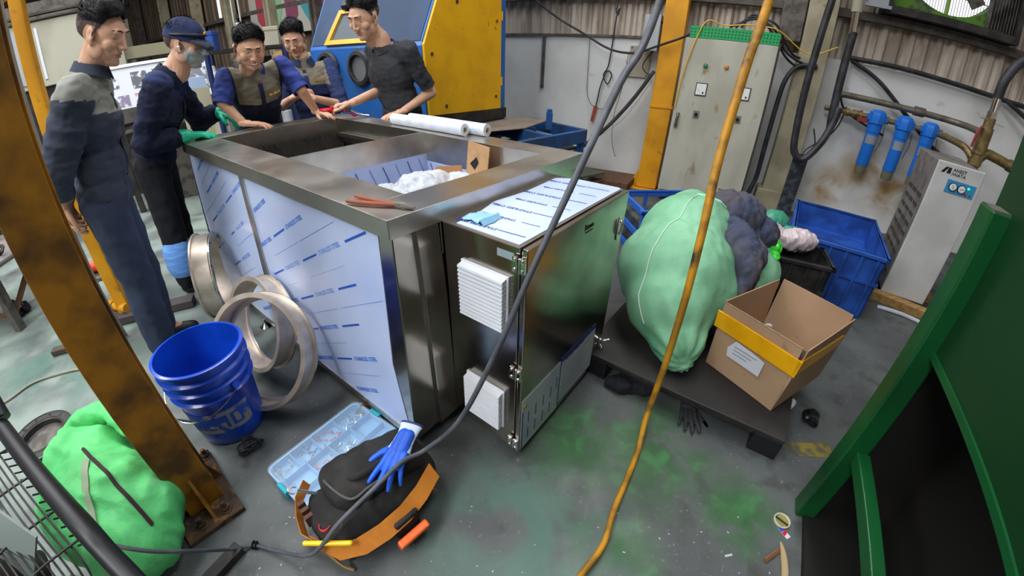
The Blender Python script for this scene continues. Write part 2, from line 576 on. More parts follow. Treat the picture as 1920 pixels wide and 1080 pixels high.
# back wall: whitewashed masonry below, corrugated sheet above
XL, XR = -17.0, 5.6
# brownish damp stain on the whitewash below the blue filters
nt = wall_white.node_tree
N, L = nt.nodes, nt.links
pb = N['Principled BSDF']
tc = N.new('ShaderNodeTexCoord')
src = pb.inputs['Base Color'].links[0].from_socket
st = None
for w_, z_, r_ in ((1.42, .62, .42), (1.75, .45, .45), (1.1, .35, .35)):
    d_ = N.new('ShaderNodeVectorMath')
    d_.operation = 'DISTANCE'
    L.new(tc.outputs['Object'], d_.inputs[0])
    d_.inputs[1].default_value = tuple(WP(w_, DW, z_))
    o_ = frange(d_.outputs['Value'], r_, .05)
    st = o_ if st is None else fmath('MAXIMUM', st, o_)
st = fmath('MULTIPLY', st, frange(fnoise(3.5, 10, .5, 4), .30, .62))
L.new(fmix(st, src, '#a58457'), pb.inputs['Base Color'])
b = B(MW)
b.box(-3.6, XR, DW, DW+.2, 0, 1.63)
struct(b, 'wall_back', wall_white)
def corrugated(name, x0, x1, z0, z1, m, D=DW+.06, pitch=.135, M=MW):
    b = B(M)
    pts = []
    x = x0
    while x < x1-1e-6:
        for dx, dy in ((0, .028), (.030, 0), (.075, 0), (.105, .028)):
            if x+dx <= x1:
                pts.append((x+dx, D+dy))
        x += pitch
    pts.append((x1, D+.028))
    pts += [(p[0], p[1]+.006) for p in reversed(pts)]
    b.prism(pts, z0, z1)
    struct(b, name, m)
corrugated('wall_back_sheet', -3.6, 1.17, 1.60, CEIL, corr)
corrugated('wall_back_sheet', 2.36, XR, 1.60, CEIL, corr)
corrugated('wall_back_sheet', 1.17, 2.36, 1.60, 2.17, corr)
corrugated('wall_back_sheet', 1.17, 2.36, 3.42, CEIL, corr)
corrugated('wall_back_old_sheet', XL, -3.6, 0, CEIL, corr_old, pitch=.2)
b = B(MW)
b.box(-3.6, 1.15, DW-.05, DW+.05, 2.03, 2.11)
b.box(1.15, XR, DW-.05, DW+.05, 2.03, 2.11)
struct(b, 'trim_1', purlin_m)
b = B(MW)
b.box(-3.6, -1.12, DW-.03, DW+.02, 1.63, 1.655)
b.box(-2.42, -2.385, DW-.03, DW, 1.02, 1.63)
struct(b, 'trim_2', grey_iron)
b = B(MW)
for z in (1.0, 2.3, 3.6, 4.8):
    b.box(XL, -3.6, DW-.06, DW+.04, z, z+.07)
struct(b, 'trim_3', purlin_m)
for w in (-15.4, -13.2, -11.2, -9.6, -8.0, -6.6, -5.2):
    b = B(MW)
    b.box(w-.09, w+.09, DW-.22, DW-.02, 0, CEIL)
    b.box(w-.012, w+.012, DW-.26, DW-.2, 0, CEIL)
    struct(b, 'trim_4', purlin_m if (int(w*10) % 4) else beige_col)
# other walls
b = B(MW)
b.box(XR, XR+.2, -9, DW+.2, 0, CEIL)
struct(b, 'wall_right', corr)
b = B()
b.box(-13.2, -13, -7, 15, 0, CEIL)
struct(b, 'wall_left', corr_old)
b = B()
b.box(-13, 6.5, -7.2, -7, 0, 1.0)
b.box(-13, -4.5, -7.2, -7, 1.0, CEIL)
b.box(0.5, 6.5, -7.2, -7, 1.0, CEIL)
b.box(-4.5, .5, -7.2, -7, 3.4, CEIL)  # opening left in this unseen wall to let world fill light in
struct(b, 'wall_front', corr)
# ceiling with translucent skylight bays
b = B()
xs = sorted({-13.2, 6.7}.union(*[{x-sx/2, x+sx/2} for x, y, sx, sy in SKY]))
ys = sorted({-7.2, 15.2}.union(*[{y-sy/2, y+sy/2} for x, y, sx, sy in SKY]))
for i in range(len(xs)-1):
    for j in range(len(ys)-1):
        cx, cy = (xs[i]+xs[i+1])/2, (ys[j]+ys[j+1])/2
        if not any(abs(cx-x) < sx/2 and abs(cy-y) < sy/2 for x, y, sx, sy in SKY):
            b.box(xs[i], xs[i+1], ys[j], ys[j+1], CEIL, CEIL+.06)
struct(b, 'ceiling', mat('pale_roof_sheet', '#a8a6a0', .6, c2='#918d85', sc1=2))
b = B()
for x, y, sx, sy in SKY:
    b.box(x-sx/2, x+sx/2, y-sy/2, y+sy/2, CEIL+.02, CEIL+.05)
struct(b, 'window_1', mat('translucent_roof_sheet', '#e8eef2', .5, trans=.8))
# roof beams
b = B()
for x in (-9.5, -4.6, -.6, 3.6):
    b.box(x-.08, x+.08, -7, 15, CEIL-.3, CEIL-.06)
struct(b, 'trim_5', mat('roof_beam_yellow', '#b58320', .6))

# outdoors seen through the exhaust opening
b = B(MW)
b.box(-4, 9, DW+1.2, DW+14, -.15, -.05)
struct(b, 'ground_outside', mat('pale_outdoor_ground', '#d8d2b0', .9))
b = B(MW)
random.seed(3)
for i in range(140):
    b.ball((random.uniform(-1, 5), DW+random.uniform(3.4, 4.4), random.uniform(.3, 2.55)), random.uniform(.2, .4), seg=7, rg=5)
T(b.obj('hedge', mat('sunlit_hedge', '#a8b83c', .8, c2='#5f7d1c', sc1=6)), 'sunlit yellow-green hedge seen through the exhaust fan opening', 'hedge')
b = B(MW)
for i in range(60):
    x = .9+i*.035
    b.cyl((x, DW+1.4, 2.05), (x, DW+1.4, 3.3), .004, n=5)
for z in (2.25, 2.7, 3.1):
    b.cyl((.9, DW+1.4, z), (3.0, DW+1.4, z), .006, n=5)
b.cyl((.95, DW+1.4, -.1), (.95, DW+1.4, 3.3), .03, n=8)
b.cyl((2.95, DW+1.4, -.1), (2.95, DW+1.4, 3.3), .03, n=8)
b.obj('wire_fence', grey_iron, label='thin brown wire fence outdoors beyond the exhaust fan opening', cat='fence')

# exhaust fan in the wall (top right)
cw, cz, R = 1.765, 2.80, .56
fan = thing('exhaust_fan', WP(1.76, DW-.05, 2.17), WA, 'large square exhaust fan housing with round opening high in the back wall', 'exhaust fan')
b = B(MW)
x0, x1, z0, z1 = 1.17, 2.36, 2.19, 3.41
n = 48
out, inn = [], []
for i in range(n):
    a = 2*PI*i/n
    c, s_ = math.cos(a), math.sin(a)
    k = 1/max(abs(c), abs(s_))
    out.append((cw+.59*c*k, cz+.61*s_*k))
    inn.append((cw+R*c, cz+R*s_))
b.rings([[(p[0], DW-.03, p[1]) for p in out], [(p[0], DW-.03, p[1]) for p in inn], [(p[0], DW+.22, p[1]) for p in inn]], cap=False)
b.obj('round_shroud', mat('mossy_fan_shroud', '#3c4038', .7, c2='#4f7a1e', sc1=9, lo=.45, hi=.55), fan)
b = B(MW)
for a, c_, d, e in ((x0-.05, x1+.05, z0-.07, z0), (x0-.05, x0, z0, z1), (x1, x1+.05, z0, z1), (x0-.05, x1+.05, z1, z1+.05)):
    b.box(a, c_, DW-.2, DW+.24, d, e)
b.obj('housing_frame', dark_iron, fan)
for k in range(9):
    b = B(MW)
    x = 2.10+k*.03
    b.box(x-.002, x+.002, DW-.16, DW-.06, z0+.01, z0+.55+k*.03)
    b.obj('shutter_blade', grey_iron, fan)
b = B(MW)
b.cyl((cw, DW+.1, cz-R), (cw, DW+.1, cz), .022)
b.cyl((cw, DW+.02, cz), (cw, DW+.2, cz), .12)
b.obj('motor_post', mat('mossy_post', '#7f9a4c', .6), fan, smooth=True)
for k in range(5):
    a = .9+k*2*PI/5
    b = B(MW @ Matrix.Translation((cw, DW+.12, cz)) @ rotm('Y', a))
    b.box(.1, .5, -.003, .003, -.07, .07, rotm('X', .5))
    b.obj('blade', grey_iron, fan)
b = B(MW)
b.box(.95, 1.13, DW-.22, DW-.06, 2.16, 2.3)
b.box(.92, 1.16, DW-.24, DW-.2, 2.14, 2.17)
b.obj('wall_fan_switch_box', mat('pale_grey_box', '#8f949a', .5), label='small pale grey box beside the exhaust fan housing', cat='electrical box')

# ================================================================ STAINLESS TANK
tank = thing('cleaning_tank', TO, TA, 'long stainless steel cleaning tank with printed blue protective film on its side', 'steel tank')
UT, VT, ZT = 2.10, 1.15, .99
b = B(MT)
# body as a slightly spreading box: top inside the rim, bottom flush
def tq(u, v, z):
    return (-u, v, z)
top = [tq(.02, .02, .93), tq(UT-.02, .02, .93), tq(UT-.02, VT-.02, .93), tq(.02, VT-.02, .93)]
bot = [tq(.0, -.025, .05), tq(UT-.05, -.045, .05), tq(UT-.05, VT, .05), tq(.0, VT, .05)]
v0 = [b._v(p) for p in bot]
v1 = [b._v(p) for p in top]
for i in range(4):
    b._f([v0[i], v0[(i+1) % 4], v1[(i+1) % 4], v1[i]])
b._f(v0[::-1])
b.obj('body', steel_dk, tank, bevel=.004)
# corner post fold lines on the end face
b = B(MT)
for v_ in (.10,):
    b.hexa([tq(.0, v_-.002, .05), tq(-.006, v_-.002, .05), tq(-.006, v_+.002, .05), tq(0, v_+.002, .05), tq(.02, v_-.002, .93), tq(.012, v_-.002, .93), tq(.012, v_+.002, .93), tq(.02, v_+.002, .93)])
b.obj('seam', steel, tank)
# top rim: ring plate with two openings separated by a thin divider
ou0, ou1, ov0, ov1, du = .15, 1.92, .185, .985, .962
b = B(MT)
def slab(bb, u0, u1, v0_, v1_, z0_, z1_):
    bb.box(-u1, -u0, v0_, v1_, z0_, z1_)
slab(b, 0, ou0, 0, VT, ZT-.004, ZT)
slab(b, ou1, UT, 0, VT, ZT-.004, ZT)
slab(b, ou0, ou1, 0, ov0, ZT-.004, ZT)
slab(b, ou0, ou1, ov1, VT, ZT-.004, ZT)
slab(b, 0, UT, -.001, .003, ZT-.062, ZT)
slab(b, 0, UT, VT-.003, VT+.001, ZT-.062, ZT)
slab(b, -.001, .003, 0, VT, ZT-.062, ZT)
slab(b, UT-.003, UT+.001, 0, VT, ZT-.062, ZT)
b.obj('top_rim', steel_top, tank, bevel=.0015)
# basin walls
b = B(MT)
for u0, u1 in ((ou0, du-.004), (du+.004, ou1)):
    dep = .50 if u0 < .5 else .36
    for a in ((u0, u1, ov0-.003, ov0), (u0, u1, ov1, ov1+.003), (u0-.003, u0, ov0, ov1), (u1, u1+.003, ov0, ov1)):
        slab(b, a[0], a[1], a[2], a[3], ZT-.16, ZT-.001)
slab(b, du-.006, du+.006, ov0, ov1, ZT-.16, ZT+.002)
b.obj('basin_lip', steel, tank)
b = B(MT)
slab(b, du+.004, ou1, ov0-.02, ov0, ZT-.55, ZT-.16)
slab(b, du+.004, ou1, ov1, ov1+.02, ZT-.55, ZT-.16)
slab(b, ou1, ou1+.02, ov0, ov1, ZT-.55, ZT-.16)
slab(b, du-.006, du+.006, ov0, ov1, ZT-.55, ZT-.16)
slab(b, du, ou1+.02, ov0-.02, ov1+.02, ZT-.56, ZT-.55)
b.obj('rinse_basin', steel_dk, tank)
# dark saw-tooth plate standing in for the shadow lines inside the far basin
b = B(MT)
pts = [(ov0+.01, ZT-.30)]
v_ = ov0+.01
while v_ < ov1-.03:
    pts += [(v_, ZT-.085), (v_+.02, ZT-.115), (v_+.025, ZT-.115)]
    v_ += .035
pts += [(ov1-.01, ZT-.085), (ov1-.01, ZT-.30)]
m = Matrix.Translation((-(ou1-.07), 0, 0)) @ Matrix(((0, 0, 1, 0), (1, 0, 0, 0), (0, 1, 0, 0), (0, 0, 0, 1)))
b.prism(pts, -.0015, .0015, m)
b.obj('sawtooth_shadow', dark_iron, tank)
b = B(MT)
slab(b, 1.25, 1.27, ov0, ov1, ZT-.30, ZT-.10)
slab(b, 1.02, ou1-.08, ov1-.04, ov1-.005, ZT-.115, ZT-.09)
b.obj('baffle', steel, tank)
# near basin lining with protective film
b = B(MT)
slab(b, ou0, du-.006, ov1-.002, ov1+.001, ZT-.62, ZT-.16)
slab(b, ou0-.001, ou0+.002, ov0, ov1, ZT-.62, ZT-.16)
slab(b, du-.010, du-.007, ov0, ov1, ZT-.62, ZT-.12)
slab(b, ou0, du-.006, ov0-.001, ov0+.002, ZT-.62, ZT-.16)
slab(b, ou0, du-.006, ov0, ov1, ZT-.63, ZT-.62)
fl_ = b.obj('filmed_basin_lining', film, tank)
b = B(MT)
for i in range(9):
    v_ = .24+i*.085
    b.tube([tq(du-.012, v_, ZT-.14), tq(du-.012, v_+.1, ZT-.42)], .0022 if i % 2 else .0012, n=4)
for i in range(10):
    u_ = .2+i*.08
    b.tube([tq(u_, ov1-.004, ZT-.17), tq(u_-.10, ov1-.004, ZT-.45)], .0022 if i % 2 else .0012, n=4)
b.obj('print', film_navy, fl_)

# protective film panels on the long side, with the printing
def side_pt(u, z, off=.002):
    """point on the sloping long side"""
    t = (z-.05)/.88
    return V(tq(u*(1-.0)+0, (-.025-.0095*u)*(1-t)+.02*t-off, z))
def side_frame(u, z, ang, off=.003):
    o = side_pt(u, z, off)
    x = (side_pt(u-.1*math.cos(ang), z+.1*math.sin(ang), off)-o).normalized()
    up = (side_pt(u+.1*math.sin(ang), z+.1*math.cos(ang), off)-o).normalized()
    nrm = x.cross(up)
    mm = Matrix((x, up, nrm)).transposed().to_4x4()
    mm.translation = o
    return mm
def panel(poly, name='protective_film', off=.0018, parent=tank, m_=film):
    b = B(MT)
    a = [b._v(side_pt(u, z, off)) for u, z in poly]
    c = [b._v(side_pt(u, z, .0)) for u, z in poly]
    b._f(a)
    for i in range(len(a)):
        b._f([a[i], a[(i+1) % len(a)], c[(i+1) % len(a)], c[i]])
    return b.obj(name, m_, parent)
polyN = [(1.12, .925), (.085, .925), (.095, .40), (.03, .075), (.10, .075), (1.03, .075), (1.12, .30)]
polyF = [(2.06, .925), (1.165, .925), (1.165, .40), (1.09, .075), (1.99, .075)]
fN = panel(polyN)
fF = panel(polyF)
b = B(MT)
a = [side_pt(u, z, .004) for u, z in ((1.165, .93), (1.12, .93), (1.125, .07), (1.08, .07))]
b.hexa([side_pt(1.04, .07, 0), side_pt(1.085, .07, 0), side_pt(1.085, .07, .012), side_pt(1.04, .07, .012), side_pt(1.12, .93, 0), side_pt(1.165, .93, 0), side_pt(1.165, .93, .012), side_pt(1.12, .93, .012)])
b.obj('middle_post', steel, tank)
b = B(MT)
b.hexa([side_pt(.0, .05, -.004), side_pt(UT-.05, .05, -.004), side_pt(UT-.05, .05, .008), side_pt(0, .05, .008), side_pt(.0, .078, -.004), side_pt(UT-.05, .078, -.004), side_pt(UT-.05, .078, .006), side_pt(0, .078, .006)])
b.obj('bottom_rail', steel, tank)
def inside(poly, u, z):
    c = False
    n = len(poly)
    for i in range(n):
        (x1, y1), (x2, y2) = poly[i], poly[(i+1) % n]
        if (y1 > z) != (y2 > z) and u < (x2-x1)*(z-y1)/(y2-y1)+x1:
            c = not c
    return c
def print_lines(poly, parent, ang, seed):
    """rows of thick and thin printed dashes and the repeated words"""
    random.seed(seed)
    bs_, bt = B(MT), B(MT)
    d = (-math.cos(ang), math.sin(ang))      # direction in (u, z)
    nrm = (math.sin(ang), math.cos(ang))
    c0 = (.6, .5)
    for i in range(-14, 15):
        q = (c0[0]+nrm[0]*i*.076, c0[1]+nrm[1]*i*.076)
        big = i % 2 == 0
        t = -1.4+((i*37) % 10)*.05
        while t < 1.6:
            ps = [(q[0]+d[0]*(t+k), q[1]+d[1]*(t+k)) for k in (0, .15, .2, .33)]
            if big:
                if inside(poly, *ps[0]) and inside(poly, *ps[1]):
                    m1 = side_frame(ps[0][0], ps[0][1], ang)
                    bs_.box(0, .15, -.0042, .0042, 0, .0006, m1)
                tx = (q[0]+d[0]*(t+.27), q[1]+d[1]*(t+.27))
                if inside(poly, q[0]+d[0]*(t+.17), q[1]+d[1]*(t+.17)) and inside(poly, q[0]+d[0]*(t+.37), q[1]+d[1]*(t+.37)):
                    m1 = side_frame(tx[0], tx[1], ang)
                    bt.text('STAINLESS STEEL', .026, m1, .0003)
                t += .41
            else:
                if inside(poly, *ps[0]) and inside(poly, *ps[3]):
                    m1 = side_frame(ps[0][0], ps[0][1], ang)
                    bt.box(0, .33, -.0007, .0007, 0, .0004, m1)
                t += .36
    bs_.obj('printed_dash', film_print, parent)
    bt.obj('printed_words', mat('film_print_mid', '#4a80d8', .35), parent)
print_lines(polyN, fN, math.radians(27.6), 1)
print_lines(polyF, fF, math.radians(27.6), 2)
# adjustable feet
for u_, v_ in ((.34, .0), (1.33, .0), (1.95, .02), (.1, 1.05), (1.95, 1.05)):
    b = B(MT)
    b.lathe([(.033, 0), (.034, .006), (.026, .014), (.012, .026), (.009, .034), (.007, .052)], 24, Matrix.Translation(tq(u_, v_-.055, 0)))
    b.obj('foot', chrome, tank, smooth=True)
# thin orange ring on the floor under the near foot
b = B(MT)
b.lathe([(.032, 0), (.043, 0), (.043, .003), (.032, .003)], 24, Matrix.Translation(tq(.34, -.055, 0)), closed=True, cap=False)
b.obj('foot_ring', orange_p, tank)

# ================================================================ CONTROL BOX on the end of the tank
BU0, BU1, BV0, BV1, BZ0, BZ1 = .0, .35, .20, .905, .035, .935   # u runs towards -x here
box = thing('control_cabinet', MT @ V((0.0, .55, 0)), TA, 'polished stainless control cabinet with hinged door and two white vents on tank end', 'control cabinet')
def bx(x0_, x1_, v0_, v1_, z0_, z1_, bb):
    bb.box(x0_, x1_, v0_, v1_, z0_, z1_)
b = B(MT)
# shell (x from 0 to .322)
bx(.005, .322, BV0, BV1, BZ0, BZ1-.004, b)
b.obj('shell', steel_dk, box, bevel=.003)
b = B(MT)
bx(-.015, .322, BV0-.006, BV1, BZ1-.003, BZ1, b)
bx(-.002, .0, BV0-.006, BV0, BZ1-.12, BZ1, b)
b.obj('top_plate', steel, box)
b = B(MT)
b.prism([(.06, BV0+.01), (.31, BV0+.012), (.316, BV1-.01), (.30, BV1), (.10, BV1-.004), (.03, BV1-.05), (.04, .62), (.02, .45), (.05, .33)], BZ1+.0005, BZ1+.0022)
tf = b.obj('protective_film', film, box)
b = B(MT)
for i in range(7):
    v_ = BV0+.05+i*.095
    m1 = Matrix.Translation((.165, v_, BZ1+.0028)) @ rotm('Z', PI+.10)
    if i % 2 == 0:
        b.box(-.13, -.03, -.002, .002, 0, .0004, m1)
        b.text('STAINLESS STEEL', .022, m1 @ Matrix.Translation((.055, 0, 0)), .0003)
    else:
        b.text('STAINLESS STEEL', .018, m1 @ Matrix.Translation((.04, 0, 0)), .0003)
        b.box(-.12, -.05, -.0014, .0014, 0, .0004, m1)
b.obj('printed_words', film_navy, tf)
# torn flap of film
b = B(MT)
random.seed(5)
gr = [[V((.05+.10*i/6+random.uniform(-.006, .006), BV0+.04+.09*j/4+random.uniform(-.006, .006), BZ1+.004+.02*random.random()*(1 if 0 < i < 6 else .2))) for j in range(5)] for i in range(7)]
vv = [[b._v(p) for p in r] for r in gr]
for i in range(6):
    for j in range(4):
        b._f([vv[i][j], vv[i+1][j], vv[i+1][j+1], vv[i][j+1]])
o = b.obj('torn_film_flap', mat('crumpled_film', '#8fc0e0', .3), tf, smooth=True)
# door
b = B(MT)
bx(.330, .350, BV0-.004, BV1+.002, BZ0-.004, BZ1, b)
door = b.obj('door', steel_dk, box, bevel=.004)
b = B(MT)
bx(.323, .330, BV0+.012, BV1-.012, BZ0+.01, BZ1-.01, b)
b.obj('door_gasket', rubber, door)
# hinges
for z in (.885, .455, .06+.03):
    b = B(MT)
    for dx in (-.018, .010):
        x = .322+dx
        bx(x, x+.018, BV0-.016, BV0-.005, z-.026, z+.026, b)
        for dz in (-.016, .016):
            b.ball((x+.009, BV0-.017, z+dz), (.006, .004, .006), seg=10, rg=6)
    b.cyl((.322+.009, BV0-.014, z-.024), (.322+.009, BV0-.014, z+.024), .0055, n=12)
    b.obj('hinge', chrome, box, bevel=.002)
# pull handle, latch
b = B(MT)
b.prism([(.016*math.cos(a)*.8+0, (.052*math.sin(a))) for a in [i*PI/12 for i in range(24)]], 0, .005, Matrix.Translation((.3505, .852, .787)) @ Matrix(((0, 0, 1, 0), (1, 0, 0, 0), (0, 1, 0, 0), (0, 0, 0, 1))))
h = b.obj('recessed_lock', steel, door, bevel=.001)
b = B(MT)
b.tube([(.357, .852, .765), (.364, .852, .775), (.364, .852, .815), (.357, .852, .822)], .006, n=10)
b.obj('lock_lever', chrome, h, smooth=True)
b = B(MT)
bx(.3505, .356, .865, .895, .125, .195, b)
h = b.obj('latch_plate', chrome, door, bevel=.002)
b = B(MT)
b.tube([(.356, .88, .18), (.376, .882, .184), (.392, .895, .188)], .007, n=10)
b.tube([(.358, .88, .15), (.368, .876, .14), (.366, .873, .125)], .006, n=10)
b.obj('latch_lever', chrome, h, smooth=True)
MD = MT @ Matrix.Translation((.3505, 0, 0)) @ Matrix(((0, 0, 1, 0), (1, 0, 0, 0), (0, 1, 0, 0), (0, 0, 0, 1)))  # x=v, y=z, z=out
b = B()
b.text('Rama', .030, MD @ Matrix.Translation((.575, .888, .0004)), .0004)
b.text('Cleaning Expert', .009, MD @ Matrix.Translation((.578, .869, .0004)), .0003)
b.obj('logo', ink, door)
# wiring panels at the foot of the door
b = B(MD)
b.box(.205, .477, .045, .318, 0, .0022)
pn = b.obj('vent_chart', mat('pale_grey_label', '#a9b4bd', .45, c2='#9aa6b0', sc1=6), door)
b = B(MD)
for i, v_ in enumerate((.25, .30, .355, .41, .455)):
    for z in ((.2, .11) if i < 4 else (.22,)):
        b.box(v_-.002, v_+.002, z-.03, z+.03, .0023, .0032)
b.box(.205, .212, .045, .26, .0023, .003)
b.obj('chart_marks', navy_ink, pn)
b = B(MD)
b.lathe([(.009, 0), (.009, .004)], 16, Matrix.Translation((.222, .285, .0023)))
b.obj('warning_dot', mat('ochre_dot', '#9a8a2a', .5), pn)
b = B(MD)
b.box(.481, .795, .066, .308, 0, .0022)
pn = b.obj('instruction_plate', mat('pale_grey_plate', '#aab2b8', .45, c2='#9ca6ae', sc1=5), door)
b = B(MD)
b.box(.478, .795, .308, .330, 0, .0030)
b.box(.477, .483, .066, .318, .0, .0030)
b.text('MACHINE OPERATION', .016, Matrix.Translation((.60, .300, .0026)), .0003)
for i in range(8):
    b.box(.50, .50+.24-(i % 3)*.03, .27-i*.024, .2712-i*.024, .0023, .0027)
b.obj('plate_header', navy_ink, pn)
# louvred vents on the narrow face (facing -v)
MV = MT @ Matrix.Translation((0, BV0, 0)) @ rotm('X', PI/2)    # x = x, y = z, z = outwards
def vent(x0_, x1_, z0_, z1_, nb):
    t = B(MV)
    t.box(x0_, x1_, z0_, z1_, 0, .008)
    root = t.obj('louvre_vent', white_pl, box, bevel=.002)
    h = (z1_-z0_-.01)/nb
    for i in range(nb):
        q = B(MV)
        z = z0_+.005+i*h
        q.prism([(z+h*.97, .008), (z+h*.62, .031), (z+h*.10, .033), (z+h*.04, .030), (z+h*.5, .008)], x0_+.006, x1_-.006, Matrix(((0, 0, 1, 0), (1, 0, 0, 0), (0, 1, 0, 0), (0, 0, 0, 1))))
        q.obj('louvre', white_pl, root)
vent(.085, .285, .615, .825, 13)
vent(.085, .275, .13, .325, 13)
b = B(MV)
b.box(.235, .30, .885, .91, 0, .001)
b.obj('rating_label', mat('grey_label', '#93a3a8', .4), box)
b = B(MV)
b.lathe([(.005, 0), (.004, .003)], 12, Matrix.Translation((.06, .16, 0)))
b.obj('rivet', chrome, box)
# short recess panel between tank corner and cabinet
b = B(MT)
b.hexa([(.0, .10, .05), (.012, .10, .05), (.012, BV0, .05), (0, BV0, .05), (-.02, .10, .93), (-.006, .10, .93), (-.006, BV0, .93), (-.02, BV0, .93)])
b.obj('closing_strip', steel_dk, tank, bevel=.002)
# ================================================================ things on the tank
def spool(a, bb, r, label):
    t = thing('filter_cartridge', (V(a)+V(bb))*.5-V((0, 0, r)), 0, label, 'filter cartridge', 'white filter cartridges on the tank rim')
    d = (V(bb)-V(a)).normalized()
    L_ = (V(bb)-V(a)).length
    prof = []
    n = 30
    for i in range(n):
        z = L_*i/n
        prof += [(r, z), (r*.965, z+L_/n*.6)]
    prof += [(r, L_), (r*.55, L_+.001), (r*.55, .0), (r*.97, 0)]
    q = B(frame(a, d) @ rotm('X', -PI/2))
    q.lathe(prof, 28, cap=False, closed=True)
    q.obj('wound_sleeve', mat('white_filter_fibre', '#dce4f2', .5, c2='#cdd6e8', sc1=30), t, smooth=True)
    q = B(frame(a, d) @ rotm('X', -PI/2))
    q.lathe([(r*.56, -.002), (r*.56, L_+.003), (r*.44, L_+.003), (r*.44, -.002)], 24, cap=False, closed=True)
    q.obj('core', mat('cream_core', '#d9cdbb', .5), t, smooth=True)
spool(TP(1.33, 1.06, ZT+.034), TP(.70, 1.06, ZT+.034), .034, 'white ribbed filter cartridge on the tank rim, the one nearer the basin')
spool(TP(1.25, 1.135, ZT+.034), TP(.60, 1.135, ZT+.034), .034, 'white ribbed filter cartridge on the tank rim, the one at the outer edge')

# pliers on the near corner of the rim
t = thing('pliers', TP(.10, .06, ZT), 0, 'pliers with long worn orange-brown grips lying on the tank corner', 'pliers')
for k, (dx, cc) in enumerate(((0, 0), (1, 1))):
    q = B(MT @ Matrix.Translation((-.10, .07, ZT+.010)))
    if k == 0:
        q.tube([(.035, .02, 0), (-.02, .0, .0), (-.08, -.012, .0), (-.125, -.018, 0)], [.005, .007, .0075, .006], n=10)
    else:
        q.tube([(.035, .012, 0), (-.01, -.018, 0), (-.06, -.045, 0), (-.105, -.062, 0)], [.005, .007, .0075, .006], n=10)
    q.obj('grip', mat('terracotta_grip', '#8f4d34', .6), t, smooth=True)
q = B(MT @ Matrix.Translation((-.10, .07, ZT+.008)))
q.tube([(.030, .016, 0), (.06, .026, 0), (.095, .036, 0)], [.010, .012, .003], n=8)
q.lathe([(.012, -.006), (.012, .006)], 14, Matrix.Translation((.045, .022, 0)))
q.obj('jaws', grey_iron, t, smooth=True)
# cardboard and bubble wrap in the near basin
q = B(MT)
q.hexa([(-.60, .93, ZT-.30), (-.43, .90, ZT-.30), (-.43, .905, ZT-.30), (-.60, .935, ZT-.30), (-.585, .962, ZT+.005), (-.41, .93, ZT-.002), (-.41, .935, ZT-.002), (-.585, .967, ZT+.005)])
cb = q.obj('cardboard_sheet', mat('kraft_card', '#c29a72', .8, c2='#b0885f', sc1=7), label='upright brown cardboard sheet with a printed mark standing in the tank basin', cat='cardboard')
q = B(MT)
q.prism([(-.55, .06), (-.50, .10), (-.49, .07), (-.52, .03)], 0, .001, Matrix.Translation((0, .936, ZT-.16)) @ rotm('X', PI/2+.06))
q.obj('printed_mark', ink, cb)
q = B(MT)
q.hexa([(-.74, .80, ZT-.36), (-.60, .86, ZT-.36), (-.60, .865, ZT-.36), (-.74, .805, ZT-.36), (-.72, .84, ZT-.13), (-.58, .90, ZT-.11), (-.58, .905, ZT-.11), (-.72, .845, ZT-.13)])
q.obj('cardboard_scrap', mat('kraft_card_dark', '#b0805a', .8), label='small tilted brown cardboard piece beside the upright sheet in the basin', cat='cardboard')
q = B()
random.seed(4)
for i in range(18):
    q.ball(TP(random.uniform(.22, .66), random.uniform(.32, .86), ZT-.25+random.uniform(-.03, .03)), (random.uniform(.08, .14), random.uniform(.08, .14), random.uniform(.08, .15)), seg=12, rg=8)
me = remesh(q, .011, 1)
wrinkle(me, .026, 14, 3, amp2=.008, scale2=45)
wrinkle(me, .012, 33, 5)
q = B()
q.mesh(me)
q.obj('bubble_wrap', clearwrap, smooth=True, auto=0, label='crumpled heap of clear bubble wrap in the tank basin', cat='bubble wrap')

# ================================================================ aluminium flange rings leaning by the tank
def ring(c, nrm, R, wid, label, spin=0, inner=.036):
    t = thing('flange_ring', (c[0], c[1], 0), 0, label, 'flange ring', 'aluminium flange rings by the tank')
    M_ = frame(c, nrm) @ rotm('X', -PI/2)
    q = B(M_)
    q.lathe([(R-inner, 0), (R, 0), (R, .010), (R-.012, .012), (R-.012, wid-.012), (R, wid-.010), (R, wid), (R-.022, wid), (R-.022, .014), (R-inner, .012)], 72, cap=False, closed=True)
    q.obj('ring_body', alu, t, smooth=True, auto=30)
    q = B(M_)
    q.lathe([(R-inner, -.0015), (R-.003, -.0015), (R-.003, .0005), (R-inner, .0005)], 72, cap=False, closed=True)
    q.lathe([(R+.0015, .003), (R+.0015, .008), (R-.001, .008), (R-.001, .003)], 72, cap=False, closed=True)
    q.obj('machined_face', chrome, t, smooth=True, auto=30)
    for i in range(10):
        a = spin+2*PI*i/10
        q = B(M_ @ Matrix.Translation((math.cos(a)*(R-inner*.45), math.sin(a)*(R-inner*.45), -.0035)))
        q.lathe([(.0045, 0), (.0045, .003), (.0022, .004)], 8)
        q.obj('bolt_hole', dark_iron, t)
    return t
ring(V((-1.76, 1.93, .262)), V((-.88, -.46, .02)), .26, .11, 'upright aluminium flange ring farthest from the camera, behind the bucket')
ring(V((-1.20, 1.48, .25)), V((-.46, -.80, .36)), .235, .09, 'aluminium flange ring leaning behind the front ring')
ring(V((-1.10, 1.285, .245)), V((-.16, -.86, .48)), .262, .085, 'largest aluminium flange ring leaning against the tank, nearest the camera', .2)

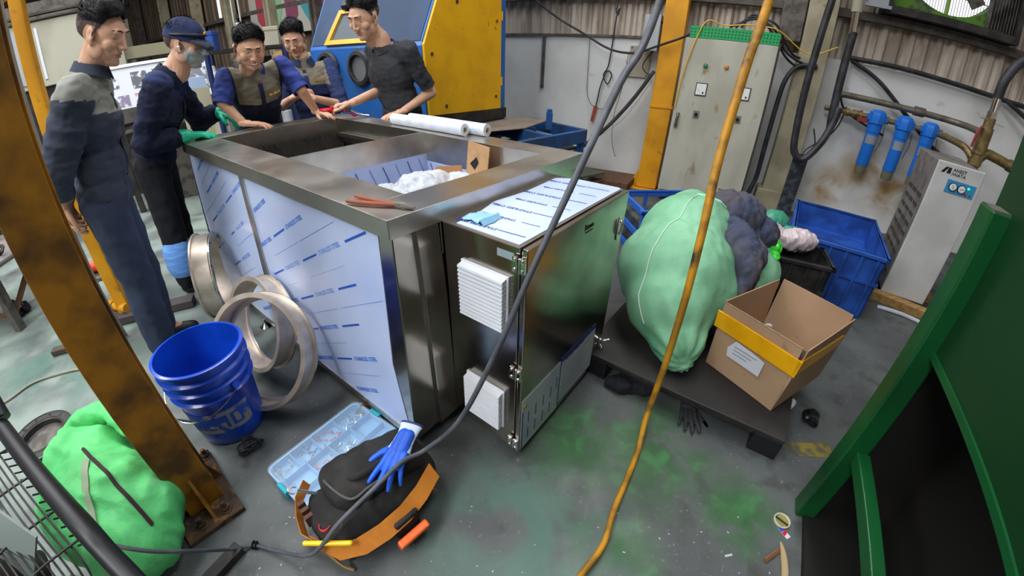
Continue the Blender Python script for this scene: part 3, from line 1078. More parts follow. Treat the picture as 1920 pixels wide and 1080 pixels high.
# ================================================================ blue bucket
bc = V((-1.235, 1.06, 0))
bk = thing('bucket', bc, 0, 'open blue plastic bucket with wire handle and worn pale label', 'bucket')
H_ = .43
KZ = .43/.337
def br(z):
    return .136+.034*z/H_
prof = [(.02, .001), (br(0)-.006, .001), (br(0), .006)]
for z in (.06, .15, .24):
    prof.append((br(z), z))
for z, w in ((.205, .010), (.212, .012), (.218, 0), (.240, 0), (.246, .012), (.254, .012), (.26, 0), (.282, 0), (.287, .012), (.296, .012), (.302, 0), (.322, 0), (.325, .008), (.335, .008), (.337, .0)):
    prof.append((br(z*KZ)+w*1.1, z*KZ))
prof += [(br(H_)-.004, .43), (br(.3)-.004, .30), (br(.0)-.004, .008), (.02, .008)]
q = B(Matrix.Translation(bc))
q.lathe(prof, 64, cap=False, closed=True)
q.obj('pail', blue_pl, bk, smooth=True, auto=50)
q = B(Matrix.Translation(bc))
rs = []
n = 34
for i in range(n+1):
    a = math.radians(-150+140*i/n)
    rs.append([V((math.cos(a)*(br(z)+.0012), math.sin(a)*(br(z)+.0012), z)) for z in (.085, .205)])
vs = [[q._v(p) for p in r] for r in rs]
for i in range(n):
    q._f([vs[i][0], vs[i+1][0], vs[i+1][1], vs[i][1]])
lb = q.obj('label_band', mat('worn_pale_label', '#8c8c88', .6, c2='#1f48a8', sc1=16, lo=.5, hi=.56, det=12), bk, smooth=True)
q = B(Matrix.Translation(bc))
def on_pail(a, z, k=.0022):
    a = math.radians(a)
    return V((math.cos(a)*(br(z)+k), math.sin(a)*(br(z)+k), z))
def patch(q, a0, a1, z0, z1):
    n = 5
    vs = [[q._v(on_pail(a0+(a1-a0)*i/n, z)) for z in (z0, z1)] for i in range(n+1)]
    for i in range(n):
        q._f([vs[i][0], vs[i+1][0], vs[i+1][1], vs[i][1]])
for r_ in ((-92, -86, .09, .15), (-84, -80, .09, .15), (-84, -70, .142, .15), (-84, -72, .115, .123), (-84, -70, .09, .098), (-66, -61, .09, .15), (-61, -52, .12, .15), (-52, -47, .09, .15), (-42, -37, .09, .15), (-37, -28, .142, .15), (-37, -28, .09, .098), (-28, -24, .09, .15)):
    patch(q, r_[0], r_[1], r_[2]*1.2+.002, r_[3]*1.2+.002)
q.obj('label_lettering', mat('label_blue_ink', '#1d49b0', .5), lb)
q = B(Matrix.Translation(bc))
pts = []
for i in range(13):
    a = math.radians(-172+(i/12)*152)
    k = math.sin(PI*i/12)
    pts.append(V((math.cos(a)*(.188+.010*k), math.sin(a)*(.188+.010*k), .30-.085*k)))
q.tube(pts, .0022, n=8, smooth=2)
q.obj('wire_handle', chrome, bk, smooth=True)
for a in (-172, -20):
    q = B(Matrix.Translation(bc))
    c_ = V((math.cos(math.radians(a))*.178, math.sin(math.radians(a))*.178, .30))
    q.cyl(c_*.96+V((0, 0, .01)), c_*1.08-V((0, 0, .008)), .014)
    q.obj('handle_lug', blue_pl, bk, smooth=True)

# ================================================================ parts organiser case
cA, cB_, cC = V((-.935, .815, 0)), V((-.70, .665, 0)), V((-.60, 1.06, 0))
ex = (V((-.70, .665, 0))-V((-.935, .815, 0))).normalized()
ey = V((-ex.y, ex.x, 0))
ea = math.atan2(ex.y, ex.x)
MCs = Matrix.Translation(cA) @ rotm('Z', ea)
cs = thing('organiser_case', cA, ea, 'flat translucent blue parts organiser case with teal latches on the floor', 'organiser case')
Wc, Lc, Hc = .285, .44, .045
def rrect(x0_, x1_, y0_, y1_, r):
    P = []
    for cx, cy, a0 in ((x1_-r, y1_-r, 0), (x0_+r, y1_-r, 90), (x0_+r, y0_+r, 180), (x1_-r, y0_+r, 270)):
        for k in range(5):
            a = math.radians(a0+k*22.5)
            P.append((cx+r*math.cos(a), cy+r*math.sin(a)))
    return P
q = B(MCs)
q.prism(rrect(0, Wc, 0, Lc, .03), 0, .004)
o_, i_ = rrect(0, Wc, 0, Lc, .03), rrect(.006, Wc-.006, .006, Lc-.006, .025)
q.rings([[(p[0], p[1], .004) for p in o_], [(p[0], p[1], Hc-.006) for p in o_], [(p[0], p[1], Hc-.006) for p in i_], [(p[0], p[1], .004) for p in i_]], cap=False)
q.obj('tray', case_in, cs, smooth=True, auto=30)
q = B(MCs)
q.prism(rrect(-.003, Wc+.003, -.003, Lc+.003, .03), Hc-.004, Hc)
ci = rrect(.018, Wc-.018, .018, Lc-.018, .02)
co = rrect(.008, Wc-.008, .008, Lc-.008, .026)
q.rings([[(p[0], p[1], Hc) for p in co], [(p[0], p[1], Hc+.004) for p in co], [(p[0], p[1], Hc+.004) for p in ci], [(p[0], p[1], Hc) for p in ci]], cap=False)
q.obj('lid', case_m, cs, smooth=True, auto=30)
cells = [(0, .10, .0, .10), (0, .10, .10, .20), (0, .10, .20, .31), (0, .10, .31, .44), (.10, .19, 0, .12), (.10, .19, .12, .22), (.10, .19, .22, .33), (.10, .19, .33, .44), (.19, .285, 0, .22), (.19, .285, .22, .44)]
for x in (.10, .19):
    q = B(MCs)
    q.box(x-.001, x+.001, .006, Lc-.006, .004, Hc-.006)
    q.obj('divider', case_in, cs)
for x0_, x1_, y in ((.006, .10, .10), (.006, .10, .20), (.006, .10, .31), (.10, .19, .12), (.10, .19, .22), (.10, .19, .33), (.19, .279, .22)):
    q = B(MCs)
    q.box(x0_, x1_, y-.001, y+.001, .004, Hc-.006)
    q.obj('divider', case_in, cs)
for x, y in ((-.004, .10), (-.004, .30)):
    pass
for (x0_, x1_, y0_, y1_) in ((.10, .16, -.012, .004), (.10, .16, Lc-.004, Lc+.012)):
    q = B(MCs)
    q.box(x0_, x1_, y0_, y1_, .012, Hc+.005)
    q.obj('latch', teal_p, cs, bevel=.003)
# contents
random.seed(11)
def small_parts(cell, m_, n, label, elong=True):
    q = B(MCs)
    for i in range(n):
        x, y = random.uniform(cell[0]+.015, cell[1]-.015), random.uniform(cell[2]+.012, cell[3]-.012)
        a = random.uniform(0, PI)
        l = random.uniform(.006, .014) if elong else .003
        z = .008+random.random()*.012
        q.cyl((x-math.cos(a)*l, y-math.sin(a)*l, z), (x+math.cos(a)*l, y+math.sin(a)*l, z+random.uniform(-.002, .004)), .0022, n=6)
        q.ball((x+math.cos(a)*l, y+math.sin(a)*l, z), .004, seg=6, rg=4)
    q.obj('loose_fasteners', m_, kind='stuff', label=label, cat='fasteners')
small_parts(cells[0], mat('cream_plugs', '#c9b9a8', .5), 26, 'cream wall plugs in the corner compartment of the organiser case', False)
small_parts(cells[1], navy_ink, 10, 'dark blue wire ends in the second compartment of the organiser case')
small_parts(cells[2], red_p, 14, 'red crimp ends in the third compartment of the organiser case')
small_parts(cells[3], chrome, 22, 'shiny screws in the far corner compartment of the organiser case')
small_parts(cells[5], orange_p, 10, 'orange connectors in a middle compartment of the organiser case')
small_parts(cells[6], chrome, 20, 'steel screws in a middle compartment of the organiser case')
small_parts(cells[8], chrome, 6, 'a few steel screws in the long compartment nearest the camera')
small_parts(cells[9], chrome, 12, 'long thin screws in the long compartment nearest the tank')

# ================================================================ tool bag
bg = thing('tool_bag', (-.47, .74, 0), 0, 'open black canvas tool bag with orange trim lying on the floor', 'tool bag')
# bag frame: x along long axis (towards the tank), y across, origin at the open mouth
bang = math.atan2(.845-.60, -.345-(-.56))
MB_ = Matrix.Translation((-.585, .60, 0)) @ rotm('Z', bang)
q = B(MB_)
Lb = .36
for i in range(7):
    x = .03+i*.05
    q.ball((x, 0, .085), (.075, .135-.004*abs(i-3), .085), seg=20, rg=12)
q.box(0, Lb, -.11, .12, 0.004, .12)
me = remesh(q, .009, 5)
wrinkle(me, .010, 9, 2, amp2=.003, scale2=30)
for v in me.vertices:
    v.co.z = max(v.co.z, .003)
q = B()
q.mesh(me)
q.obj('canvas_body', bag_blk, bg, smooth=True, auto=0)
# top flap, bulging, thrown back over the bag
q = B(MB_)
for i in range(6):
    q.ball((.10+i*.045, .045-.004*i, .165+.008*math.sin(i)), (.06, .105, .05), seg=18, rg=10)
me = remesh(q, .008, 4)
wrinkle(me, .012, 10, 8, amp2=.003, scale2=35)
q = B()
q.mesh(me)
fl2 = q.obj('top_flap', bag_blk, bg, smooth=True, auto=0)
q = B(MB_)
q.tube([(.07, .13, .17), (.06, .05, .215), (.09, -.04, .20), (.16, -.055, .215), (.26, -.06, .21), (.34, -.04, .19), (.37, .03, .18)], .005, n=8, smooth=5)
q.obj('zip_piping', mat('grey_zip', '#4b4a4c', .6), fl2, smooth=True)
q = B(MB_)
q.tube([(.12, .02, .222), (.15, -.01, .235), (.24, -.015, .235), (.28, .01, .225)], [.010, .011, .011, .010], n=8, smooth=4, flat=.5)
q.obj('carry_strap', bag_blk, fl2, smooth=True)
# orange trim band along the open edge
def ribbon(q, pts, w, up=(0, 0, 1), th=.003):
    P = [V(p) for p in pts]
    rs = []
    for i, p in enumerate(P):
        t = (P[min(i+1, len(P)-1)]-P[max(i-1, 0)]).normalized()
        s_ = V(up)*w/2 if not isinstance(up, list) else V(up[i])*w/2
        nn = t.cross(s_).normalized()*th/2
        rs.append([p+s_+nn, p-s_+nn, p-s_-nn, p+s_-nn])
    q.rings(rs)
q = B(MB_)
ribbon(q, [(-.06, -.03, .10), (-.03, -.10, .10), (.04, -.150, .118), (.12, -.165, .125), (.20, -.165, .13), (.28, -.15, .14), (.36, -.12, .15)], .062, up=(-.08, .72, .62))
tr = q.obj('orange_trim', bag_or, bg, smooth=True)
q = B(MB_)
ribbon(q, [(.02, .17, .13), (-.03, .15, .10), (-.06, .10, .07), (-.075, .04, .06), (-.055, -.03, .09)], .04, up=(-.3, .3, .8))
q.obj('orange_trim', bag_or, bg, smooth=True)
q = B(MB_)
q.tube([(-.05, -.06, .085), (-.03, -.115, .03), (-.01, -.14, .008)], .005, n=6)
q.obj('tan_piping', mat('tan_piping', '#a5824c', .7), bg, smooth=True)
q = B(MB_)
q.tube([(.31, -.135, .12), (.35, -.135, .05), (.345, -.12, .01)], .003, n=6)
q.obj('tan_piping', mat('tan_piping', '#a5824c', .7), bg, smooth=True)
q = B(MB_)
for k in range(3):
    q.box(-.045-.002*k, -.02, .10-.03*k-.01, .115-.03*k-.01, .10, .15, rotm('Y', 0))
q.obj('pocket_loops', mat('brown_webbing', '#5a3a2c', .8), bg)
q = B(MB_)
q.box(.15, .24, -.185, -.165, .04, .13)
q.obj('side_pouch', bag_blk, bg, bevel=.008)
# knife with an orange handle in the side pouch
q = B(MB_)
m = Matrix.Translation((.135, -.205, .055)) @ rotm('X', .3)
q.box(0, .115, -.014, .014, -.020, .020, m)
T(q.obj('knife_handle', orange_p, bevel=.006), 'bright orange plastic handle of a tool in the bag side pocket', 'tool handle')
# yellow marker/level lying over the mouth
q = B(MB_)
q.cyl((-.085, -.03, .135), (.02, -.135, .150), .0085, n=12)
q.ball((-.085, -.03, .135), .0085, seg=12, rg=8)
q.ball((.02, -.135, .150), .0085, seg=12, rg=8)
q.obj('yellow_rod', yel_p, smooth=True, label='yellow plastic rod lying across the mouth of the tool bag', cat='tool')
# spanner, screwdriver tip, red wire coil
t = thing('spanner', MB_ @ V((-.03, .14, .10)), 0, 'steel open-end spanner sticking out of the tool bag mouth', 'spanner')
q = B(MB_)
q.tube([(.03, .10, .13), (-.02, .135, .165)], .006, n=8, flat=.6)
q.obj('shank', chrome, t, smooth=True)
q = B(MB_ @ frame((-.022, .137, .166), V((-.05, .04, .03))))
pts = []
for k in range(15):
    a = math.radians(125-k*(250/14))
    pts.append((.017*math.sin(a), .013-.017*math.cos(a)))
for k in range(15):
    a = math.radians(-125+k*(250/14))
    pts.append((.009*math.sin(a), .017-.009*math.cos(a)))
q.prism([(p[0], .026-p[1]) for p in pts], -.003, .003)
q.obj('jaw', chrome, t, bevel=.001)
q = B(MB_)
pts = []
for k in range(26):
    a = k*.75
    pts.append((-.01+.018*math.cos(a), -.03+.018*math.sin(a), .135+k*.0008))
q.tube(pts, .0022, n=6, smooth=2)
q.obj('red_wire_coil', red_p, smooth=True, label='small coil of red wire in the tool bag mouth', cat='wire')
t = q = B(MB_)
q.tube([(.03, -.075, .185), (.045, -.085, .21), (.06, -.075, .20), (.045, -.07, .185), (.02, -.08, .165)], .003, n=8)
q.obj('key_ring', chrome, smooth=True, label='bent chrome wire clip hooked on the orange bag edge', cat='clip')

# blue work glove lying on the bag
def hand_shapes(q, M_, s=1, curl=(.2, .25, .3, .35), thumb=(.5, .35), spread=.06, fat=1.0, palm_t=1.0, cuff=0, Ls=(.070, .078, .072, .056), wrist=True):
    """M_: origin wrist, +Y fingers, +Z back of the hand; s=+1 right hand (thumb towards -X)"""
    def P(x, y, z):
        return M_ @ V((x*s, y, z))
    kn = []
    for i in range(4):
        kn.append((-.031+.0205*i, .086-.0035*abs(i-1.2)**1.6, .002))
    for i, k in enumerate(kn):
        q.cap(P(k[0]*.62, .004, 0), P(*k), .0145*fat*palm_t, .0105*fat*palm_t, seg=10)
    q.cap(P(-.016, .01, -.004), P(-.024, .06, -.006), .015*fat, .013*fat, seg=10)
    q.cap(P(.012, .01, -.006), P(.024, .055, -.006), .014*fat, .011*fat, seg=10)
    if wrist:
        q.cap(P(-.009, -.03, 0), P(-.010, .02, 0), .021*fat, .021*fat, seg=12)
        q.cap(P(.009, -.03, 0), P(.010, .02, 0), .021*fat, .021*fat, seg=12)
    for i, k in enumerate(kn):
        p = V(k)
        a = 0
        sa = (i-1.3)*spread
        seg = [Ls[i]*.46, Ls[i]*.31, Ls[i]*.25]
        r = [.0098, .0090, .0082, .0070] if i != 3 else [.0088, .0080, .0072, .0062]
        for j in range(3):
            a += curl[i]*(.8, 1.2, .7)[j]
            d = V((math.sin(sa)*math.cos(a), math.cos(sa)*math.cos(a), -math.sin(a)))
            e = p+d*seg[j]
            q.cap(P(*p), P(*e), r[j]*fat, r[j+1]*fat, seg=9)
            p = e
    t0 = V((-.024, .022, -.006))
    a1, a2 = thumb
    t1 = t0+V((-math.sin(a1), math.cos(a1), -.25)).normalized()*.042
    t2 = t1+V((-math.sin(a2), math.cos(a2), -.25)).normalized()*.032
    t3 = t2+V((-math.sin(a2*.7), math.cos(a2*.7), -.2)).normalized()*.024
    q.cap(P(*t0), P(*t1), .0150*fat, .0115*fat, seg=10)
    q.cap(P(*t1), P(*t2), .0112*fat, .0102*fat, seg=10)
    q.cap(P(*t2), P(*t3), .0100*fat, .0080*fat, seg=10)
gp = MB_ @ V((.33, -.03, .245))
gl = thing('work_glove', gp, 0, 'blue dipped work glove with pale knitted cuff lying on the tool bag', 'glove')
q = B()
hand_shapes(q, frame(MB_ @ V((.315, -.02, .250)), MB_.to_3x3() @ V((-.86, -.45, -.14)), (.1, .1, 1)), s=-1, fat=1.12, curl=(.1, .05, .15, .35), thumb=(1.0, .7), spread=.2)
me = remesh(q, .0035, 2)
q = B()
q.mesh(me)
q.obj('coated_palm', glove_b, gl, smooth=True, auto=0)
q = B(frame(MB_ @ V((.315, -.02, .250)), MB_.to_3x3() @ V((-.86, -.45, -.14)), (.1, .1, 1)))
rs = []
for k, (y, wx, wz) in enumerate(((.03, .042, .018), (.0, .036, .016), (-.03, .034, .014), (-.06, .038, .013), (-.075, .042, .013))):
    rs.append([(wx*math.cos(a), y, wz*math.sin(a)) for a in [j*PI/10 for j in range(20)]])
q.rings(rs)
cf = q.obj('knit_cuff', glove_w, gl, smooth=True)
q = B(frame(MB_ @ V((.315, -.02, .250)), MB_.to_3x3() @ V((-.86, -.45, -.14)), (.1, .1, 1)))
q.lathe([(.0385, 0), (.040, .004), (.038, .008)], 20, Matrix.Translation((0, -.070, 0)) @ rotm('X', PI/2) @ Matrix.Diagonal((1.08, .36, 1, 1)))
q.obj('cuff_hem', navy_ink, cf, smooth=True)

# ================================================================ big yellow column in the foreground left
cA_ = V((-1.141, .592, 0))
cang = math.radians(53.13)
MK = Matrix.Translation(cA_) @ rotm('Z', cang)
colm = thing('steel_column', MK @ V((.07, .1, 0)), cang, 'large grimy yellow H-section steel column bolted to the floor in the left foreground', 'column')
q = B(MK)
q.box(0, .135, 0, .012, .02, CEIL)
q.box(0, .135, .188, .20, .02, CEIL)
q.box(.062, .072, .012, .188, .02, CEIL)
q.obj('h_section', yellow_rust, colm, bevel=.002)
q = B(MK)
q.box(-.05, .168, -.105, .27, 0, .022)
q.obj('base_plate', rust, colm, bevel=.003)
q = B(MK)
q.prism([(0, 0), (.075, 0), (0, .16)], -.005, .005, Matrix.Translation((.068, -.0, .022)) @ rotm('Z', -PI/2) @ rotm('X', PI/2))
q.obj('gusset', yellow_rust, colm)
q = B(MK)
q.prism([(0, 0), (.03, 0), (0, .10)], -.005, .005, Matrix.Translation((.135, .10, .022)) @ rotm('X', PI/2))
q.obj('gusset', yellow_rust, colm)
for x, y in ((.115, -.065), (.02, -.065), (.150, .232), (.02, .235)):
    q = B(MK @ Matrix.Translation((x, y, .022)))
    q.lathe([(.023, 0), (.023, .004)], 16)
    q.lathe([(.016, .004), (.016, .018)], 6)
    q.lathe([(.009, .018), (.009, .045)], 12)
    q.obj('anchor_bolt', rust, colm)

# second yellow post with the grey conduits
pst = thing('slim_yellow_post', (-2.52, 1.79, 0), .2, 'slim bright yellow steel post standing behind the big column', 'post')
q = B(Matrix.Translation((-2.52, 1.79, 0)) @ rotm('Z', .64))
q.box(-.036, .036, -.04, .04, 0, CEIL)
q.obj('shaft', yellow_post, pst, bevel=.004)
q = B(Matrix.Translation((-2.52, 1.79, 0)) @ rotm('Z', .64))
q.box(-.11, .11, -.1, .1, 0, .015)
q.obj('foot_plate', yellow_post, pst)
q = B()
q.bar((-2.52, 1.79, 2.02), (-1.9, 3.2, 2.06), .07, .13)
q.bar((-2.95, 1.80, 1.98), (-2.52, 1.79, 2.02), .07, .13)
q.obj('crane_beam', yellow_post, pst, bevel=.003)
for k, (dx, dy, r_, z1_, lb_) in enumerate(((-.02, -.20, .016, 4.9, 'pale grey conduit pipe running up beside the slim yellow post, nearest it'), (-.12, -.13, .018, 4.9, 'pale grey conduit pipe left of the slim yellow post, farther from it'))):
    q = B()
    x, y = -2.43+dx*.3, 1.72+dy*.55
    q.tube([(x+.10, y-.06, .0), (x+.07, y-.05, .25), (x, y, .6), (x+.01, y, 1.0), (x-.005, y+.01, 1.6), (x, y, 2.5), (x, y, z1_)], r_, n=12, smooth=6)
    q.obj('conduit_pipe', mat('pale_conduit', '#938f86', .35, c2='#84806f', sc1=7), smooth=True, label=lb_, cat='pipe')

# green sack in the left foreground
sk = thing('woven_sack', (-1.42, .56, 0), 0, 'bright green woven sack tied with dark rope in the left foreground', 'sack')
q = B()
for c_, r_ in (((-1.36, .50, .17), (.27, .20, .19)), ((-1.24, .44, .14), (.17, .16, .15)), ((-1.52, .62, .18), (.20, .16, .17))):
    q.ball(c_, r_)
me = remesh(q, .010, 14, .8)
wrinkle(me, .022, 5.5, 5, stretch=(1, 1, .7), amp2=.005, scale2=24)
wrinkle(me, .012, 13, 8, stretch=(1, 1.4, .6))
for v in me.vertices:
    v.co.z = max(v.co.z, .004)
q = B()
q.mesh(me)
q.obj('sack_body', sack_l, sk, smooth=True, auto=0)
# rolled open collar
q = B()
q.tube([(-1.64, .50, .16), (-1.69, .62, .22), (-1.62, .73, .29), (-1.50, .77, .33), (-1.40, .76, .34), (-1.30, .72, .32)], [.03, .045, .045, .04, .045, .03], n=14, smooth=6)
me = remesh(q, .008, 2)
wrinkle(me, .016, 11, 9, amp2=.004, scale2=40)
q = B()
q.mesh(me)
q.obj('open_collar', sack_l, sk, smooth=True, auto=0)
bv = BVHTree.FromPolygons([v.co.copy() for v in COL.objects['sack_body'].data.vertices], [p.vertices[:] for p in COL.objects['sack_body'].data.polygons])
def drape(bvh, off, pts, lift=.003, cen=None):
    pts = [V(p) for p in pts]
    pts = [a.lerp(b_, k/4) for a, b_ in zip(pts, pts[1:]) for k in range(4)]+[pts[-1]]
    out = []
    cen = V(cen)
    for p in pts:
        p = V(p)-off
        c0 = cen-off
        h = bvh.ray_cast(c0+(p-c0)*3, (c0-p).normalized())
        out.append((h[0]+(p-c0).normalized()*lift+off) if h[0] else p+off)
    return out
off = V((-1.42, .56, 0))
q = B()
q.tube(drape(bv, off, [(-1.43, .60, .40), (-1.36, .57, .40), (-1.28, .54, .38), (-1.20, .505, .34), (-1.11, .475, .30), (-1.06, .45, .24)], .004, (-1.34, .50, .10)), .0065, n=8, smooth=2)
q.obj('tie_rope', mat('dark_maroon_rope', '#3a2328', .8), sk, smooth=True)
q = B()
P = drape(bv, off, [(-1.36, .56, .44), (-1.32, .51, .44), (-1.25, .42, .38), (-1.20, .35, .28), (-1.18, .28, .18)], .004, (-1.34, .50, .10))
ribbon(q, P, .03, up=(1, .1, 0), th=.003)
q.obj('printed_band', sack_band, sk, smooth=True)

# flange with slotted rim on the floor
q = B(Matrix.Translation((-2.19, .79, 0)))
q.lathe([(.155, .0), (.16, .02), (.16, .035), (.118, .035), (.112, .02), (.112, 0)], 48, cap=False, closed=True)
fg = thing('slotted_flange', (-2.19, .79, 0), 0, 'round machined steel flange with slotted rim lying behind the left sack', 'flange')
q.obj('flange_ring_body', rubber, fg, smooth=True, auto=30)
q = B(Matrix.Translation((-2.19, .79, 0)))
q.lathe([(.162, .03), (.162, .037), (.155, .037), (.155, .03)], 48, cap=False, closed=True)
q.lathe([(.121, .03), (.121, .038), (.110, .038), (.110, .03)], 48, cap=False, closed=True)
q.obj('bright_rim', chrome, fg, smooth=True, auto=30)
for k in range(12):
    a = k*PI/6
    q = B(Matrix.Translation((-2.19, .79, .035)) @ rotm('Z', a))
    q.box(.122, .155, -.006, .006, 0, .003)
    q.obj('slot_insert', chrome, fg, bevel=.001)
q = B(Matrix.Translation((-2.19, .79, 0)))
q.lathe([(.111, .002), (.05, .003)], 40)
q.obj('bore_floor', grey_iron, fg)

# black industrial fan at the lower left edge, very near the lens
A0, A1 = V((-1.56, .47, .52)), V((-.80, .235, .50))
fd = thing('floor_fan', (-1.2, .2, 0), 0, 'black wire-guarded industrial fan at the lower left corner of the picture', 'fan')
q = B()
q.tube([(-1.66, .51, .50), (-1.35, .405, .50), (-1.06, .305, .48), (-.97, .27, .45), (-.88, .235, .42), (-.78, .19, .40)], [.030, .030, .032, .030, .030, .030], n=10, smooth=4)
q.obj('frame_bar', blackp, fd, smooth=True)
for k in range(18):
    q = B()
    o = V((-.035*k, -.105*k*.42, -.004*k))*.36+V((.02, -.045, -.02))
    q.tube([V((-1.70, .50, .50))+o, V((-1.35, .385, .51))+o, V((-1.09, .295, .475))+o, V((-1.03, .255, .42))+o, V((-1.0, .20, .36))+o], .0032, n=6, smooth=4)
    q.obj('guard_wire', dark_iron, fd, smooth=True)
for t_ in (.1, .42, .75, 1.0):
    q = B()
    p = V((-1.60, .455, .50)).lerp(V((-1.06, .28, .462)), t_)
    q.tube([p+V((.02, .03, .0)), p+V((-.08, -.15, .0)), p+V((-.2, -.40, -.05))], .004, n=6, smooth=4)
    q.obj('guard_rib', dark_iron, fd, smooth=True)
for k in range(13):
    q = B()
    p = V((-1.62, .47, .47)).lerp(V((-1.08, .30, .44)), k/12)
    q.tube([p+V((0, .01, .035)), p+V((.012, .02, .01)), p+V((.0, .0, -.03)), p+V((-.02, -.03, -.02))], .003, n=6, smooth=4)
    q.obj('side_hook', dark_iron, fd, smooth=True)
for k in range(4):
    q = B(frame((-1.32, .14, .36), V((.25, .75, -.5))) @ rotm('Y', k*PI/2+.4))
    q.box(.04, .26, -.004, .004, -.07, .07, rotm('X', .5))
    q.obj('fan_blade', mat('pale_fan_blade', '#8f9a96', .3, .2), fd, smooth=True)
q = B()
q.cyl((-1.30, .20, .30), (-1.34, .08, .42), .06)
q.obj('fan_motor', dark_iron, fd, smooth=True)
q = B()
q.tube([(-1.25, .1, .02), (-1.3, .12, .30)], .02)
q.box(-1.5, -1.05, -.05, .28, 0, .02)
q.obj('fan_stand', dark_iron, fd, smooth=True)
q = B()
q.cyl((-1.66, .53, .52), (-1.72, .56, .57), .03)
q.obj('fan_knob', blackp, fd, smooth=True)

# ================================================================ hanging cables and floor hoses
q = B()
q.tube([(.95, 2.3, 5.18), (.72, 1.80, 2.6), (.44, 1.434, 1.582), (.277, 1.168, 1.335), (.155, .968, 1.137), (.054, .838, .946), (-.039, .779, .71), (-.155, .785, .421), (-.278, .803, .250), (-.345, .75, .255), (-.40, .66, .262), (-.50, .56, .21), (-.60, .50, .10), (-.74, .52, .03), (-.854, .535, .012), (-0.901, 0.502, 0.04), (-0.907, 0.438, 0.16), (-0.907, 0.380, 0.27), (-0.938, 0.343, 0.33), (-0.989, 0.319, 0.37), (-1.044, 0.305, 0.40)],
       [.013, .013, .013, .011, .0095, .0085, .0080, .0080, .0080, .0078, .0076, .0072, .007, .006, .006, .006, .006, .006, .006, .006, .006], n=12, smooth=6)
q.obj('power_cable', greyrub, smooth=True, label='thick grey cable hanging from above across the cabinet and over the tool bag', cat='cable')
q = B()
for k in range(2):
    q.lathe([(.006, 0), (.016, .002), (.006, .004)], 16, frame((-.86+.012*k, .536, .013), (1, .1, 0)) @ rotm('X', -PI/2))
q.obj('cable_clamp', dark_iron, label='small dark collar clipped on the grey cable on the floor', cat='clamp')
hose_m = mat('worn_yellow_hose', '#bd8518', .5, c2='#8f6518', sc1=10, c3='#3c2c1c', sc3=7, lo3=.56, hi3=.66)
q = B()
q.tube([(1.4, 2.2, 5.18), (1.10, 1.85, 2.3), (.929, 1.657, 1.661), (.828, 1.542, 1.421), (.742, 1.418, 1.112), (.705, 1.324, .857), (.677, 1.248, .597), (.645, 1.186, .30), (.60, 1.12, .07), (.53, .97, .014), (.465, .86, .014), (.388, .732, .014), (.33, .61, .02), (.246, .514, .03), (.17, .43, .05), (.10, .35, .07)], [.019, .019, .019, .0185, .017, .016, .015, .014, .0125, .0115, .0115, .0115, .011, .011, .011, .011], n=12, smooth=6)
q.obj('air_hose', hose_m, smooth=True, label='long worn yellow air hose hanging from above and trailing along the floor', cat='hose')
q = B()
q.tube([(-2.9, .86, .008), (-2.74, .94, .008), (-2.68, 1.10, .008), (-2.55, 1.20, .008), (-2.38, 1.27, .008), (-2.1, 1.25, .008)], .007, n=8, smooth=6)
q.obj('floor_hose', mat('grey_beige_hose', '#8b887c', .5), smooth=True, label='thin grey-beige hose curving across the floor at the left', cat='hose')
q = B()
q.tube([(-1.75, .95, .005), (-1.60, 1.02, .005), (-1.42, 1.03, .005)], .004, n=6)
q.obj('thin_black_wire', rubber, smooth=True, label='thin black wire on the floor between the column and the bucket', cat='wire')
q = B()
random.seed(2)
q.tube([(-1.08+random.uniform(-.05, .05), .92+random.uniform(-.05, .05), .012+random.uniform(0, .02)) for i in range(16)], .006, n=6, smooth=4, flat=.6)
q.obj('strap_tangle', rubber, smooth=True, label='small tangle of dark straps on the floor between column and bucket', cat='straps')
# ================================================================ along the back wall
# yellow building column with its junction box
q = B(MW)
q.box(-.935, -.70, 4.86, 5.0, 0.012, CEIL)
yc = thing('steel_column', WP(-.82, 4.93), WA, 'plain yellow steel column standing against the white back wall beside the control cabinet', 'column')
q.obj('shaft', yellow_post, yc, bevel=.006)
q = B(MW)
q.box(-.95, -.685, 4.85, 5.02, .93, .955)
q.box(-.95, -.685, 4.85, 5.02, .0, .012)
q.box(-1.02, -.62, 4.78, 5.05, 0, .012)
q.obj('splice_band', yellow_post, yc)
q = B(MW)
q.prism([(0, 0), (-.11, 0), (0, .22)], 0, .012, Matrix.Translation((-.935, 4.93, .012)) @ rotm('X', PI/2))
q.obj('gusset', yellow_post, yc)
jb = thing('junction_box', WP(-1.05, 4.93, 1.5), WA, 'pale grey steel junction box on the left side of the yellow wall column', 'electrical box')
q = B(MW)
q.box(-1.13, -.96, 4.86, 4.99, 1.50, 1.86)
q.obj('enclosure', mat('pale_grey_enclosure', '#a7abad', .5), jb, bevel=.004)
for z in (1.56, 1.80):
    q = B(MW)
    q.cyl((-.96, 4.92, z), (-.935, 4.92, z), .02)
    q.obj('cable_gland', blackp, jb, smooth=True)
q = B(MW)
q.box(-1.30, -1.06, 5.07, 5.10, 1.22, 1.55)
bp_ = q.obj('blank_wall_plate', mat('tarnished_plate', '#aaa392', .5, c2='#8f8672', sc1=5), label='square tarnished metal plate screwed on the white wall below the junction box', cat='plate')
for x in (-1.28, -1.08):
    for z in (1.24, 1.53):
        q = B(MW)
        q.ball((x, 5.068, z), .008, seg=8, rg=6)
        q.obj('screw', dark_iron, bp_)
q = B(MW)
q.tube([(-1.0, 4.90, 1.50), (-1.07, 4.92, 1.42), (-1.10, 4.93, 1.33), (-1.02, 4.92, 1.26), (-.95, 4.9, 1.28)], .007, n=8)
q.obj('cable_loop', rubber, smooth=True, label='short black cable loop hanging under the junction box', cat='cable')

